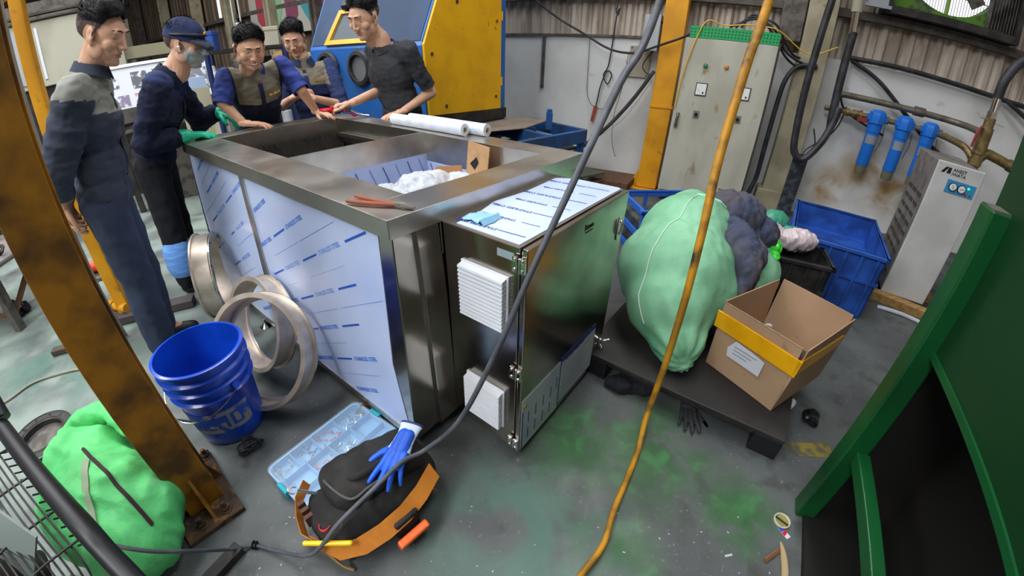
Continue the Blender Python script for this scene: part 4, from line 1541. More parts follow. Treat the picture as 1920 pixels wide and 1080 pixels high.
def wire(pts, r, m, label, name='cable', **k):
    q = B(MW)
    q.tube(pts, r, n=8, smooth=6)
    return q.obj(name, m, smooth=True, label=label, cat='cable' if name != 'hose' else 'hose')
wire([(-2.9, 5.0, 2.4), (-2.6, 4.98, 2.10), (-2.2, 4.95, 1.83), (-1.85, 4.93, 1.66), (-1.5, 4.9, 1.50), (-1.2, 4.86, 1.47), (-.95, 4.80, 1.55), (-.66, 4.72, 1.66), (-.55, 4.68, 1.74)], .012, rubber, 'dark cable swagging across the white wall to the top of the control cabinet')
wire([(-1.45, 5.06, 2.9), (-1.50, 5.06, 2.0), (-1.515, 5.06, 1.93), (-1.49, 5.06, 1.86), (-1.47, 5.06, 1.93), (-1.50, 5.06, 1.85), (-1.53, 5.06, 1.35), (-1.58, 5.05, 1.22), (-1.52, 5.05, 1.12), (-1.48, 5.05, 1.22), (-1.54, 5.05, 1.26), (-1.60, 5.05, 1.10), (-1.62, 5.05, .95), (-1.64, 5.05, .80)], .008, rubber, 'looped black pendant cable hanging down the white wall with a red plug')
q = B(MW)
q.cyl((-1.635, 5.05, .86), (-1.665, 5.05, .68), .022, .018)
q.obj('red_plug', mat('dull_red_plastic', '#a8483a', .5), smooth=True, label='small red plug at the end of the pendant cable on the white wall', cat='plug')
wire([(-1.80, 5.07, 1.62), (-1.79, 5.07, 1.3), (-1.77, 5.07, 1.0), (-1.68, 5.07, .86), (-1.52, 5.07, .84), (-1.40, 5.07, .96), (-1.33, 5.07, 1.2), (-1.31, 5.07, 1.35)], .004, galv, 'thin beige wire hanging in a wide U on the white wall')
wire([(-1.31, 5.05, 1.48), (-1.33, 5.04, 1.1), (-1.38, 5.02, .8), (-1.36, 5.0, .5), (-1.28, 4.98, .30)], .004, galv, 'thin grey wire hanging straight down left of the yellow wall column')
wire([(-.95, 4.84, 1.30), (-1.12, 4.70, .98), (-1.35, 4.52, .66), (-1.62, 4.36, .42), (-1.9, 4.2, .3)], .022, rubber, 'thick black hose sloping down from the yellow wall column behind the cabinet', 'hose')
wire([(-.98, 4.96, 1.2), (-1.25, 4.96, .75), (-1.6, 4.96, .48), (-1.9, 4.96, .38)], .004, mat('beige_wire', '#b0a184', .6), 'thin beige wire sloping beside the thick black hose')

# big grey control cabinet
CD = 4.55
ctl = thing('electrical_cabinet', WP(-.20, CD+.15), WA, 'tall worn grey electrical cabinet with green tray edge standing by the yellow wall column', 'electrical cabinet')
q = B(MW)
q.box(-.60, .235, CD+.012, CD+.30, .10, 1.66)
q.obj('carcass', cab_side, ctl, bevel=.004)
q = B(MW)
q.box(-.63, .215, CD-.012, CD+.012, .12, 1.64)
dr = q.obj('door', cab_grey, ctl, bevel=.004)
q = B(MW)
q.box(-.60, .235, CD+.02, CD+.30, 0, .10)
q.obj('plinth', blackp, ctl)
for x, z, m_, nm in ((-.40, 1.40, mat('green_button', '#2f7a58', .4), 'green_indicator'), (-.205, 1.405, mat('orange_button', '#c07a34', .4), 'orange_indicator')):
    q = B(MW @ Matrix.Translation((x, CD-.012, z)) @ rotm('X', PI/2))
    q.lathe([(.022, 0), (.022, .008), (.017, .016), (.004, .019)], 20)
    q.obj(nm, m_, dr, smooth=True)
for x, z in ((-.40, 1.18), (.005, 1.185)):
    q = B(MW)
    q.box(x-.055, x+.055, CD-.02, CD-.012, z-.06, z+.06)
    g_ = q.obj('panel_meter', dark_iron, dr)
    q = B(MW)
    q.box(x-.047, x+.047, CD-.023, CD-.02, z-.052, z+.052)
    q.obj('meter_face', glass_w, g_)
    q = B(MW)
    q.bar((x-.01, CD-.0245, z-.03), (x-.035, CD-.0245, z+.01), .003, .001)
    q.obj('needle', ink, g_)
    q = B(MW)
    q.ball((x+.022, CD-.023, z-.03), .009, seg=10, rg=6)
    q.obj('meter_screw', ink, g_)
for x, z in ((-.40, .94), (.0, .945)):
    q = B(MW)
    q.box(x-.03, x+.03, CD-.018, CD-.012, z-.035, z+.035)
    g_ = q.obj('rotary_switch', mat('grey_switch_plate', '#77746c', .5), dr)
    q = B(MW @ Matrix.Translation((x, CD-.018, z)) @ rotm('X', PI/2))
    q.lathe([(.017, 0), (.015, .018), (.003, .02)], 14)
    q.box(-.005, .005, -.018, .018, .018, .026)
    q.obj('switch_knob', blackp, g_, smooth=True)
q = B(MW)
q.tube([(-.575, CD-.016, .93), (-.575, CD-.035, .90), (-.578, CD-.035, .86), (-.58, CD-.03, .80)], [.018, .014, .013, .017], n=10)
q.obj('swing_handle', grey_iron, dr, smooth=True)
q = B(MW)
q.text('Tân Ái Tân', .045, Matrix.Translation((.09, CD-.0135, .22)) @ rotm('X', PI/2), .0006)
q.obj('painted_text', ink, dr)
q = B(MW)
nx, nz = 26, 3
# perforated strip: solid edges with small holes drawn as recessed dots
q.box(-.60, .215, CD-.006, CD+.004, 1.645, 1.75)
gs = q.obj('tray_edge', green_strip, ctl)
q = B(MW)
for i in range(nx):
    for j in range(nz):
        x, z = -.585+i*.0312, 1.668+j*.028
        q.box(x-.006, x+.006, CD-.0068, CD-.0058, z-.006, z+.006)
q.obj('tray_perforations', mat('dark_green_hole', '#0d4a2a', .7), gs, kind='stuff')
q = B(MW)
q.box(-.6, .235, CD+.02, CD+.3, 1.66, 1.67)
q.obj('roof_sheet', cab_side, ctl)
wire([(-.62, CD-.02, .98), (-.60, CD-.03, 1.3), (-.54, CD-.02, 1.6), (-.46, CD+.0, 1.80), (-.30, CD+.05, 1.775), (-.1, CD+.06, 1.80), (.04, CD+.08, 1.80), (.2, CD+.1, 1.78), (.5, CD+.2, 1.62), (.75, CD+.2, 1.72)], .006, mat('yellow_wire', '#d6ac2c', .5), 'thin yellow wire running down the cabinet edge and over its top')
for k, (dz, x1) in enumerate(((0, .42), (.05, .50), (.09, .46))):
    wire([(-.25+.05*k, CD+.1, 1.77), (-.05, CD+.1, 1.86+.02*k), (.15, CD+.12, 1.84-dz), (.30, CD+.18, 1.66-dz), (x1, CD+.3, 1.58-dz), (x1+.2, CD+.4, 1.60-dz)], .011, rubber, ('black cable bundled on top of the grey cabinet, upper one', 'black cable bundled on top of the grey cabinet, middle one', 'black cable bundled on top of the grey cabinet, lower one')[k])
wire([(.62, CD+.3, 1.52), (.45, CD+.28, 1.50), (.36, CD+.26, 1.36), (.335, CD+.24, 1.1), (.33, CD+.22, .7), (.33, CD+.2, .35), (.26, CD+.15, .05)], .024, rubber, 'thick black cable running down the right side of the grey cabinet')

# beige structural column with the two big hoses
bcol = thing('concrete_column', WP(.56, 4.95), WA, 'beige painted column at the middle of the back wall, right of the grey cabinet', 'column')
q = B(MW)
q.box(.43, .70, 4.86, 5.08, 0, CEIL)
q.obj('shaft', beige_col, bcol, bevel=.01)
q = B(MW)
q.box(.38, .74, 4.82, 5.09, 0, .25)
q.obj('footing', beige_col, bcol, bevel=.01)
q = B(MW)
q.box(.20, .42, 4.9, 5.1, 1.72, CEIL)
q.obj('duct', grey_iron, label='dark vertical duct above the grey cabinet on the back wall', cat='duct', bevel=.01)
wire([(.66, 4.45, 3.4), (.60, 4.45, 2.4), (.54, 4.45, 1.8), (.52, 4.45, 1.3), (.55, 4.45, .85), (.60, 4.44, .72), (.68, 4.44, .70), (.78, 4.46, .86), (.84, 4.5, 1.05), (.86, 4.52, 1.2)], .033, rubber, 'thick black hose hanging in a loop in front of the beige column', 'hose')
bh = thing('hydraulic_hose', WP(.84, 4.62, 1.1), WA, 'straight black hose with pale crimped steel fitting right of the beige column', 'hose')
q = B(MW)
q.tube([(.83, 4.62, 1.86), (.82, 4.62, 1.6), (.82, 4.6, 1.35), (.83, 4.58, 1.12), (.845, 4.57, 1.0)], .037, n=14, smooth=5)
q.obj('hose_body', rubber, bh, smooth=True)
q = B(MW)
q.cyl((.825, 4.62, 1.84), (.815, 4.62, 2.04), .033)
q.obj('crimp_fitting', chrome, bh, smooth=True)
q = B(MW)
q.cyl((.815, 4.62, 2.03), (.805, 4.62, 2.28), .048)
q.cyl((.805, 4.62, 2.26), (.80, 4.62, CEIL), .035)
q.obj('riser_pipe', mat('cream_pipe', '#a39c88', .6), bh, smooth=True)
wire([(.92, 5.05, 1.62), (.93, 5.04, 1.35), (1.0, 5.03, 1.18), (1.2, 5.03, 1.08), (1.45, 5.03, 1.0)], .011, rubber, 'thin black cable dropping behind the pipework right of the beige column')
wire([(.95, 5.04, 1.64), (1.25, 5.03, 1.50), (1.6, 5.02, 1.24), (1.95, 5.0, 1.0), (2.3, 4.95, .85)], .02, rubber, 'straight black cable crossing the white wall diagonally behind the blue filters')
wire([(.93, 5.04, 1.66), (1.4, 5.03, 1.66), (1.9, 5.03, 1.64), (2.5, 5.03, 1.62), (3.3, 5.02, 1.62), (4.2, 5.02, 1.6)], .024, rubber, 'thick black cable running along the top edge of the white wall')
wire([(2.5, 5.0, 1.62), (2.9, 4.9, 1.44), (3.4, 4.7, 1.2)], .022, rubber, 'black cable sloping down the wall at the right edge of the picture')
wire([(2.55, 4.3, .98), (2.7, 4.4, .88), (3.0, 4.5, .82)], .016, rubber, 'black cable coming out behind the white air dryer')
wire([(.74, 4.8, .95), (.80, 4.8, .75), (.70, 4.8, .60), (.73, 4.8, .74), (.92, 5.02, .86), (1.0, 5.03, 1.02), (1.02, 5.03, 1.2)], .007, rubber, 'thin tangled black wire beside the beige column')

# pipework and three blue filters
pw = thing('pipework', WP(1.4, 4.95, 1.2), WA, 'grey galvanised pipe run with elbow fixed on the white wall above the blue filters', 'pipes')
q = B(MW)
q.tube([(.875, 4.92, 1.16), (.88, 4.92, 1.27), (.93, 4.92, 1.31), (1.1, 4.92, 1.31), (1.8, 4.90, 1.30), (2.02, 4.86, 1.295), (2.10, 4.7, 1.29), (2.06, 4.3, 1.28)], .030, n=14, smooth=4)
q.cyl((1.62, 4.9, 1.305), (1.72, 4.9, 1.303), .044)
q.obj('main_pipe', galv, pw, smooth=True)
q = B(MW)
q.tube([(.80, 4.92, 1.16), (1.2, 4.92, 1.155), (2.0, 4.90, 1.15)], .026, n=12, smooth=2)
for x in (1.02, 1.09, 1.14, 1.40, 1.62, 1.86, 1.93):
    q.cyl((x-.02, 4.92, 1.155), (x+.02, 4.92, 1.155), .038)
q.obj('branch_pipe', brass, pw, smooth=True, auto=30)
q = B(MW)
q.box(1.12, 1.22, 4.86, 4.885, 1.095, 1.135)
q.cyl((1.15, 4.92, 1.2), (1.15, 4.89, 1.13), .012)
q.obj('red_valve_lever', mat('dull_red_paint', '#8f2f30', .5), pw, bevel=.004)
for k, w in enumerate((1.30, 1.57, 1.82)):
    f = thing('air_filter', WP(w, 4.88, .70), WA, ('bright blue compressed-air filter on the white wall, nearest the beige column', 'bright blue compressed-air filter on the white wall, between two others', 'bright blue compressed-air filter partly hidden behind the white air dryer')[k], 'air filter', 'blue air filters on the wall')
    q = B(MW @ Matrix.Translation((w, 4.88, .60)))
    q.lathe([(.02, .085), (.058, .09), (.06, .10), (.060, .36), (.062, .42), (.066, .425), (.070, .50)], 28)
    bo = q.obj('bowl', mat('filter_blue', '#1f6fd0', .35), f, smooth=True, auto=30)
    q = B(MW @ Matrix.Translation((w, 4.88, .60)))
    q.lathe([(.072, .50), (.084, .508), (.086, .58), (.080, .61), (.05, .635), (.0, .64)], 8)
    q.box(-.095, .095, -.035, .035, .535, .585)
    q.obj('head', mat('filter_blue', '#1f6fd0', .35), f, smooth=True, auto=35)
    q = B(MW @ Matrix.Translation((w, 4.88, .60)))
    q.lathe([(.02, 0), (.05, .004), (.055, .02), (.055, .09)], 28)
    q.obj('drain_cup', mat('murky_cup', '#6e6a5a', .3), f, smooth=True)
    q = B(MW @ Matrix.Translation((w, 4.88, .60)))
    vs = [[q._v((math.cos(a)*.0615, math.sin(a)*.0615, z)) for z in (.31, .395)] for a in [math.radians(-150+i*12) for i in range(11)]]
    for i in range(10):
        q._f([vs[i][0], vs[i+1][0], vs[i+1][1], vs[i][1]])
    q.obj('grey_label', mat('foil_label', '#9aa0a8', .35, .3), f)
    q = B(MW)
    q.tube([(w+.085, 4.86, 1.10), (w+.10, 4.86, .98), (w+.075, 4.86, .84)], .003, n=6)
    q.obj('drain_line', blackp, f)

# brass riser on the dryer
rs_ = thing('brass_riser', WP(2.13, 4.40, .98), WA, 'thick old brass pipe riser with elbow and valves standing on the white air dryer', 'pipe')
RX, RY = 2.02, 4.20
q = B(MW)
q.tube([(RX, RY, .93), (RX, RY, 1.42)], .045, n=18)
q.cyl((RX, RY, 1.12), (RX, RY, 1.34), .056)
q.cyl((RX, RY, 1.02), (RX, RY, 1.08), .058)
q.tube([(RX+.0, RY, 1.04), (RX+.06, RY, 1.13), (RX+.14, RY, 1.13), (RX+.30, RY-.02, 1.10)], .042, n=16, smooth=4)
q.cyl((RX+.28, RY-.02, 1.105), (RX+.34, RY-.02, 1.095), .052)
q.ball((RX+.35, RY-.02, 1.095), .05)
q.obj('pipe_body', brass, rs_, smooth=True, auto=40)
q = B(MW)
q.tube([(RX, RY, 1.02), (RX-.06, RY+.1, 1.12), (RX-.12, RY+.3, 1.15), (RX-.12, 4.9, 1.15)], .03, n=12)
q.obj('side_branch', brass, rs_, smooth=True)
q = B(MW)
q.cyl((RX, RY, 1.41), (RX, RY, 1.60), .036)
q.cyl((RX, RY, 1.42), (RX, RY, 1.47), .045, n=6)
q.obj('crimp_fitting', chrome, rs_, smooth=True, auto=30)
q = B(MW)
q.tube([(RX, RY, 1.58), (RX+.02, RY, 1.75), (RX+.14, RY, 1.93), (RX+.40, RY-.1, 2.02), (RX+.9, RY-.2, 1.9)], .042, n=14, smooth=6)
q.obj('curved_hose', rubber, rs_, smooth=True)
q = B(MW)
q.tube([(RX-.055, RY-.03, 1.33), (RX-.09, RY-.05, 1.30), (RX-.10, RY-.05, 1.16)], .011, n=8)
q.obj('red_lever', mat('dull_red_paint', '#8f2f30', .5), rs_, smooth=True)
q = B(MW)
q.bar((RX-.1, RY-.02, 1.40), (RX+.12, RY-.02, 1.38), .012, .004)
q.obj('valve_tee', brass, rs_)

# white air dryer (its front faces along the wall's normal)
D0, D1 = V((2.785, 2.262, 0)), V((3.045, 2.075, 0))
dxv = (D1-D0).normalized()
dan = math.atan2(dxv.y, dxv.x)
MDr = Matrix.Translation(D0) @ rotm('Z', dan)
wdt = (D1-D0).length
HD = 1.075
dr_ = thing('air_dryer', MDr @ V((wdt/2, .25, 0)), dan, 'tall narrow white air dryer with round gauges on wooden blocks at the right', 'air dryer')
q = B(MDr)
q.box(0.004, wdt-.004, .012, .62, .06, HD-.006)
q.obj('side_housing', dryer_g, dr_, bevel=.006)
q = B(MDr)
q.box(0, wdt, -.012, .012, .06, HD)
fp_ = q.obj('front_panel', dryer_w, dr_, bevel=.006)
for i in range(9):
    for j in range(3):
        q = B(MDr)
        q.box(-.001, .005, .10+j*.16, .22+j*.16, .18+i*.075, .205+i*.075)
        q.obj('side_louvre', mat('dark_louvre', '#3e3936', .8), dr_)
MP = MDr @ Matrix.Translation((0, -.0125, 0)) @ rotm('X', PI/2)
q = B(MP)
q.prism([(.035, 1.005), (.060, 1.045), (.080, 1.045), (.055, 1.005)], 0, .001)
q.prism([(.072, 1.005), (.080, 1.045), (.098, 1.045), (.098, 1.005)], 0, .001)
q.text('ANEST', .030, Matrix.Translation((.155, 1.036, .0006)), .0004)
q.text('IWATA', .030, Matrix.Translation((.155, 1.008, .0006)), .0004)
q.obj('maker_mark', ink, fp_)
q = B(MP)
q.box(.100, .295, .885, .972, 0, .003)
gp_ = q.obj('gauge_panel', sky_pn, fp_)
for x in (.145, .205):
    q = B(MP @ Matrix.Translation((x, .93, .003)))
    q.lathe([(.028, 0), (.028, .008), (.024, .010)], 28)
    g_ = q.obj('pressure_gauge', ink, gp_, smooth=True, auto=30)
    q = B(MP @ Matrix.Translation((x, .93, .0135)))
    q.lathe([(.0235, 0), (.001, .0004)], 24)
    q.obj('gauge_dial', glass_w, g_)
    q = B(MP @ Matrix.Translation((x, .93, .0145)) @ rotm('Z', .4 if x < .2 else 1.9))
    q.box(-.0012, .0012, -.014, .012, 0, .0005)
    q.obj('gauge_needle', ink, g_)
q = B(MP @ Matrix.Translation((.250, .945, .003)))
q.ball((0, 0, 0), .008, seg=12, rg=8)
q.obj('green_lamp', green_led, gp_, smooth=True)
q = B(MP)
q.box(.235, .25, .895, .912, .003, .007)
q.obj('red_button', red_p, gp_, bevel=.002)
q = B(MP)
q.lathe([(.010, 0), (.010, .004), (.006, .004), (.006, 0)], 16, Matrix.Translation((.27, .903, .003)), cap=False, closed=True)
q.obj('green_ring', green_strip, gp_)
for k, (a, b_) in enumerate((((-.10, -.02), (.42, -.10)), ((-.08, .30), (.44, .26)))):
    q = B(MDr)
    q.bar((a[0], a[1], .03), (b_[0], b_[1], .03), .09, .06)
    q.obj('wood_block', wood, label=('pale wooden plank on the floor under the front of the white air dryer', 'pale wooden block on the floor under the back of the white air dryer')[k], cat='plank')
q = B(MDr)
q.tube([(-.02, -.20, .012), (.08, -.21, .022), (.2, -.2, .015), (.35, -.24, .012)], .014, n=8)
q.obj('clear_plastic_strip', clearwrap, smooth=True, label='strip of clear plastic lying by the plank below the air dryer', cat='plastic')
q = B(MW)
q.box(.60, .735, 4.55, 4.575, .02, .72, Matrix.Translation((0, 0, 0)))
q.obj('black_board', mat('scratched_black_board', '#22262c', .6, c2='#40464e', sc1=18), label='narrow dark scratched board leaning at the foot of the beige column', cat='board')
# stained area: low wall skirting junk between bench and column
q = B(MW)
q.box(-1.9, -.98, 4.60, 5.08, 0, .10)
q.box(-1.7, -1.3, 4.35, 4.62, 0, .09)
q.obj('scrap_timber', wood_d, label='dark brown timber and rubbish heaped at the foot of the white wall', cat='timber', bevel=.01)
q = B(MW)
q.prism([(-1.95, 4.30), (-1.50, 4.18), (-1.28, 4.62), (-1.75, 4.78)], .16, .185)
q.box(-1.8, -1.4, 4.3, 4.6, .09, .16)
q.obj('grey_slab', mat('grey_slab', '#5f625a', .8), label='flat grey slab lying on the dark timber left of the yellow wall column', cat='slab')

# ================================================================ black platform with sacks, box and crates
PA = math.atan2(.930-1.422, 1.120-.445)
MPl = Matrix.Translation((.445, 1.422, 0)) @ rotm('Z', PA)
LP = .835
pl = thing('platform', MPl @ V((.42, .5, 0)), PA, 'low black steel-topped platform on feet under the green sack and cardboard box', 'platform')
q = B(MPl)
q.box(-.10, LP, 0, 1.15, .105, .125)
q.obj('deck', mat('black_steel_deck', '#2b2a2b', .42, .3, c2='#3a3735', sc1=3, r2=.6), pl, bevel=.003)
for y in (.02, .55, 1.08):
    q = B(MPl)
    q.box(-.10, LP-.05, y, y+.05, .075, .105)
    q.obj('runner', dark_iron, pl)
for x in (-.08, LP-.12):
    for y in (.0, .52, 1.02):
        q = B(MPl)
        q.box(x, x+.12, y, y+.1, 0, .105)
        q.obj('foot_block', blackp, pl, bevel=.004)

# cardboard box
bA, bB, bC = V((.964, 1.409, 0)), V((1.136, 1.094, 0)), V((1.55, 1.33, 0))
yx = (bB-bA)
box_a = math.atan2(yx.y, yx.x)
MBx = Matrix.Translation(bA+V((0, 0, .127))) @ rotm('Z', box_a)
Lx, Ly, Hx = .36, .44, .355
cbx = thing('cardboard_box', bA+V((.2, .1, .127)), box_a, 'open brown cardboard box wrapped with yellow tape on the black platform', 'cardboard box')
q = B(MBx)
t_ = .005
sp = .03
def wallp(q, a, b_, h0, h1, out):
    """leaning cardboard wall between base points a,b"""
    a, b_, out = V(a), V(b_), V(out)
    q.hexa([a, b_, b_-out.normalized()*t_, a-out.normalized()*t_, a+out+V((0, 0, h1)), b_+out+V((0, 0, h1)), b_+out-out.normalized()*t_+V((0, 0, h1)), a+out-out.normalized()*t_+V((0, 0, h1))])
q.box(0, Lx, 0, Ly, 0, t_)
wallp(q, (0, 0, 0), (Lx, 0, 0), 0, Hx, (0, -.012, 0))
wallp(q, (0, 0, 0), (0, Ly, 0), 0, Hx, (-.012, 0, 0))
wallp(q, (Lx, 0, 0), (Lx, Ly, 0), 0, Hx, (.02, 0, 0))
wallp(q, (0, Ly, 0), (Lx, Ly, 0), 0, Hx, (0, .03, 0))
q.obj('walls', cardb, cbx)
q = B(MBx)
q.hexa([(-.018, -.018, Hx*.62), (Lx+.022, -.018, Hx*.62), (Lx+.020, -.009, Hx*.62), (-.018, -.009, Hx*.62), (-.02, -.0205, Hx*.86), (Lx+.026, -.0205, Hx*.86), (Lx+.024, -.012, Hx*.86), (-.02, -.012, Hx*.86)])
q.hexa([(Lx+.008, -.018, Hx*.62), (Lx+.0175, -.018, Hx*.62), (Lx+.0175, Ly*.9, Hx*.62), (Lx+.008, Ly*.9, Hx*.62), (Lx+.010, -.0205, Hx*.86), (Lx+.0215, -.0205, Hx*.86), (Lx+.0215, Ly*.9, Hx*.80), (Lx+.010, Ly*.9, Hx*.80)])
q.obj('yellow_tape', tape_y, cbx, bevel=.002)
q = B(MBx @ Matrix.Translation((.17, -.0125, .165)) @ rotm('X', PI/2+.035) @ rotm('Z', .05))
q.prism([(-.085, -.045), (.08, -.05), (.085, .03), (.02, .042), (-.06, .05), (-.09, .0)], 0, .003)
lb = q.obj('paper_label', paper, cbx)
q = B(MBx @ Matrix.Translation((.17, -.0125, .165)) @ rotm('X', PI/2+.035) @ rotm('Z', .05))
for i in range(3):
    q.box(-.06, .05-.02*i, .02-i*.018, .024-i*.018, .003, .0034)
q.obj('label_writing', mat('grey_ink', '#7b7f8c', .6), lb)
q = B(MBx)
for a, b_, c_, d in (((-.012, -.012, Hx), (-.012, Ly+.03, Hx), (.16, Ly*.9, Hx-.16), (.12, .05, Hx-.19)),):
    pass
q.hexa([(.0, -.010, Hx-.005), (Lx+.015, -.010, Hx-.005), (Lx, .08, Hx-.15), (.02, .08, Hx-.15), (.0, -.014, Hx), (Lx+.015, -.014, Hx), (Lx, .084, Hx-.147), (.02, .084, Hx-.147)])
q.obj('folded_flap', mat('greyish_cardboard', '#93826f', .8), cbx)
q = B(MBx)
q.box(.1, .20, .12, .30, .01, .05, rotm('Z', .2))
q.obj('plastic_scrap_in_box', teal_p, label='small teal plastic scrap lying inside the open cardboard box', cat='scrap')
q = B(MBx)
q.tube([(.06, .26, .12), (.09, .25, .20), (.12, .24, .22)], .006, n=6)
q.obj('clear_scrap_in_box', clearwrap, smooth=True, label='clear plastic sliver standing inside the open cardboard box', cat='scrap')

# big mint sack
SK = V((.95, 1.82, .127))
sk2 = thing('woven_sack', SK, 0, 'huge pale mint green woven sack slumped on the black platform beside the cabinet', 'sack')
q = B()
for c_, r_ in (((.88, 1.82, .41), (.29, .33, .28)), ((.81, 1.62, .33), (.21, .22, .21)), ((.99, 2.02, .50), (.25, .28, .27)), ((.81, 1.47, .24), (.13, .15, .12)), ((.80, 1.37, .175), (.07, .07, .045)), ((1.05, 2.14, .60), (.15, .16, .15)), ((.98, 1.78, .36), (.20, .28, .22))):
    q.ball(c_, r_)
me = remesh(q, .012, 22, .8)
wrinkle(me, .016, 4.5, 15, stretch=(1, 1, .5), amp2=.003, scale2=20)
wrinkle(me, .006, 13, 4, stretch=(1.3, 1, .5))
for v in me.vertices:
    v.co.z = max(v.co.z, .128)
    if v.co.y < 1.50:
        v.co += v.normal*.006*math.sin(math.atan2(v.co.z-.2, v.co.x-.80)*11)*min(1, (1.50-v.co.y)/.08)
q = B()
q.mesh(me)
q.obj('sack_body', sack_g, sk2, smooth=True, auto=0)
sb_ = COL.objects['sack_body.001']
bv = BVHTree.FromPolygons([v.co.copy() for v in sb_.data.vertices], [p.vertices[:] for p in sb_.data.polygons])
q = B()
P = drape(bv, SK, [(.62, 1.45, .30), (.60, 1.55, .42), (.66, 1.66, .58), (.78, 1.80, .70), (.93, 1.96, .78), (1.06, 2.1, .80)], .005, (.90, 1.80, .36))
P = [P[0]]+[p for a, b_ in zip(P, P[1:]) for p in drape(bv, SK, [a.lerp(b_, .5), b_], .004, (.90, 1.80, .36))]
q.tube(P, .0022, n=6, smooth=6)
q.obj('seam_thread', mat('white_thread', '#dfe8e4', .6), sk2, smooth=True)
q = B()
ribbon(q, drape(bv, SK, [(1.0, 2.05, .85), (1.06, 2.03, .83), (1.12, 2.0, .8), (1.17, 1.98, .76)], .004, (.98, 1.95, .45)), .03, up=(.2, .9, .1))
q.obj('gathered_mouth', mat('pale_sack_end', '#9fd8b4', .5), sk2, smooth=True)
# second sack behind the cloth
q = B()
for c_, r_ in (((1.38, 1.98, .32), (.20, .20, .19)), ((1.26, 1.86, .30), (.17, .17, .17)), ((1.47, 2.03, .40), (.10, .10, .10))):
    q.ball(c_, r_)
me = remesh(q, .012, 6)
wrinkle(me, .014, 6, 25, amp2=.003, scale2=24)
for v in me.vertices:
    v.co.z = max(v.co.z, .128)
q = B()
q.mesh(me)
sk3 = thing('woven_sack', (1.33, 1.93, .128), 0, 'smaller mint green sack half hidden under the slate blue cloth behind the box', 'sack')
q.obj('sack_body', sack_g, sk3, smooth=True, auto=0)
# lime plastic bag knot
q = B()
for c_, r_ in (((1.50, 1.96, .50), (.04, .04, .05)), ((1.49, 1.92, .455), (.03, .03, .04)), ((1.525, 1.98, .47), (.03, .025, .03))):
    q.ball(c_, r_)
me = remesh(q, .005, 1)
wrinkle(me, .012, 30, 4)
q = B()
q.mesh(me)
lg = q.obj('knotted_plastic_bag', limebag, smooth=True, auto=0, label='shiny lime green plastic bag knot on top of the smaller mint sack', cat='plastic bag')
q = B()
ribbon(q, [(1.43, 1.99, .53), (1.455, 1.95, .515), (1.465, 1.91, .47), (1.46, 1.88, .42)], .035, up=(.7, .7, .1))
q.obj('pale_blue_strip', mat('pale_blue_paper', '#a8c6dc', .5), smooth=True, label='crumpled pale blue strip beside the lime green bag knot', cat='scrap')
# slate cloth draped over the sacks
q = B()
for c_, r_ in (((1.25, 2.08, .62), (.19, .15, .15)), ((1.17, 1.84, .47), (.095, .25, .22)), ((1.125, 1.66, .30), (.05, .13, .20)), ((1.40, 2.03, .56), (.13, .11, .09)), ((1.28, 1.90, .50), (.10, .15, .08))):
    q.ball(c_, r_)
me = remesh(q, .009, 14, .8)
wrinkle(me, .022, 11, 2, stretch=(1.7, 1.2, .4), amp2=.004, scale2=22)
wrinkle(me, .012, 22, 9, stretch=(1.6, 1.4, .4))
for v in me.vertices:
    v.co.z = max(v.co.z, .13)
q = B()
q.mesh(me)
q.obj('draped_cloth', cloth_n, smooth=True, auto=0, label='crumpled slate blue and brown cloth draped over the mint sacks', cat='cloth')

# crates
def crate(name, o, a, w, d, h, m, label, ribs=5, wt=.012, grp=None):
    M_ = Matrix.Translation(o) @ rotm('Z', a)
    t = thing(name, o, a, label, 'crate', grp)
    q = B(M_)
    q.box(0, w, 0, d, 0, wt)
    for b4 in ((0, w, 0, wt), (0, w, d-wt, d), (0, wt, 0, d), (w-wt, w, 0, d)):
        q.box(b4[0], b4[1], b4[2], b4[3], 0, h)
    q.obj('shell', m, t)
    q = B(M_)
    for b4 in ((-.02, w+.02, -.02, wt), (-.02, w+.02, d-wt, d+.02), (-.02, wt, -.02, d+.02), (w-wt, w+.02, -.02, d+.02)):
        q.box(b4[0], b4[1], b4[2], b4[3], h-.025, h)
    q.obj('rim', m, t, bevel=.004)
    for i in range(ribs):
        x = w*(i+.5)/ribs
        q = B(M_)
        q.box(x-.008, x+.008, -.014, 0, .01, h-.02)
        q.obj('rib', m, t)
    q = B(M_)
    q.box(-.012, w+.012, -.012, d+.012, h*.55, h*.55+.02)
    q.obj('mid_band', m, t)
    return t, M_
# black crate with plastic bags in it
t1, M1 = crate('black_crate', (1.47, 2.08, 0), -.42, .46, .30, .42, black_crate, 'black ribbed plastic crate holding the pinkish bag behind the cardboard box')
q = B()
for c_, r_ in (((1.60, 2.24, .47), (.14, .09, .08)), ((1.80, 2.16, .47), (.13, .08, .065)), ((1.54, 2.30, .54), (.07, .05, .07))):
    q.ball(c_, r_)
me = remesh(q, .008, 1)
wrinkle(me, .018, 24, 6, stretch=(1.4, 1, .6), amp2=.006, scale2=50)
q = B()
q.mesh(me)
q.obj('plastic_bag', pinkbag, smooth=True, auto=0, label='crumpled pinkish white plastic bag on the black crate', cat='plastic bag')
q = B()
for c_, r_ in (((1.73, 2.36, .50), (.10, .07, .08)), ((1.82, 2.30, .45), (.08, .06, .06))):
    q.ball(c_, r_)
me = remesh(q, .008, 1)
wrinkle(me, .02, 14, 16, amp2=.005, scale2=40)
q = B()
q.mesh(me)
q.obj('plastic_bag', greenbag, smooth=True, auto=0, label='crumpled translucent green plastic bag behind the pinkish bag', cat='plastic bag')
crate('blue_crate', (1.62, 2.62, 0), -.45, .34, .34, .40, navy_crate, 'dark navy plastic crate between the black crate and the large blue crate')
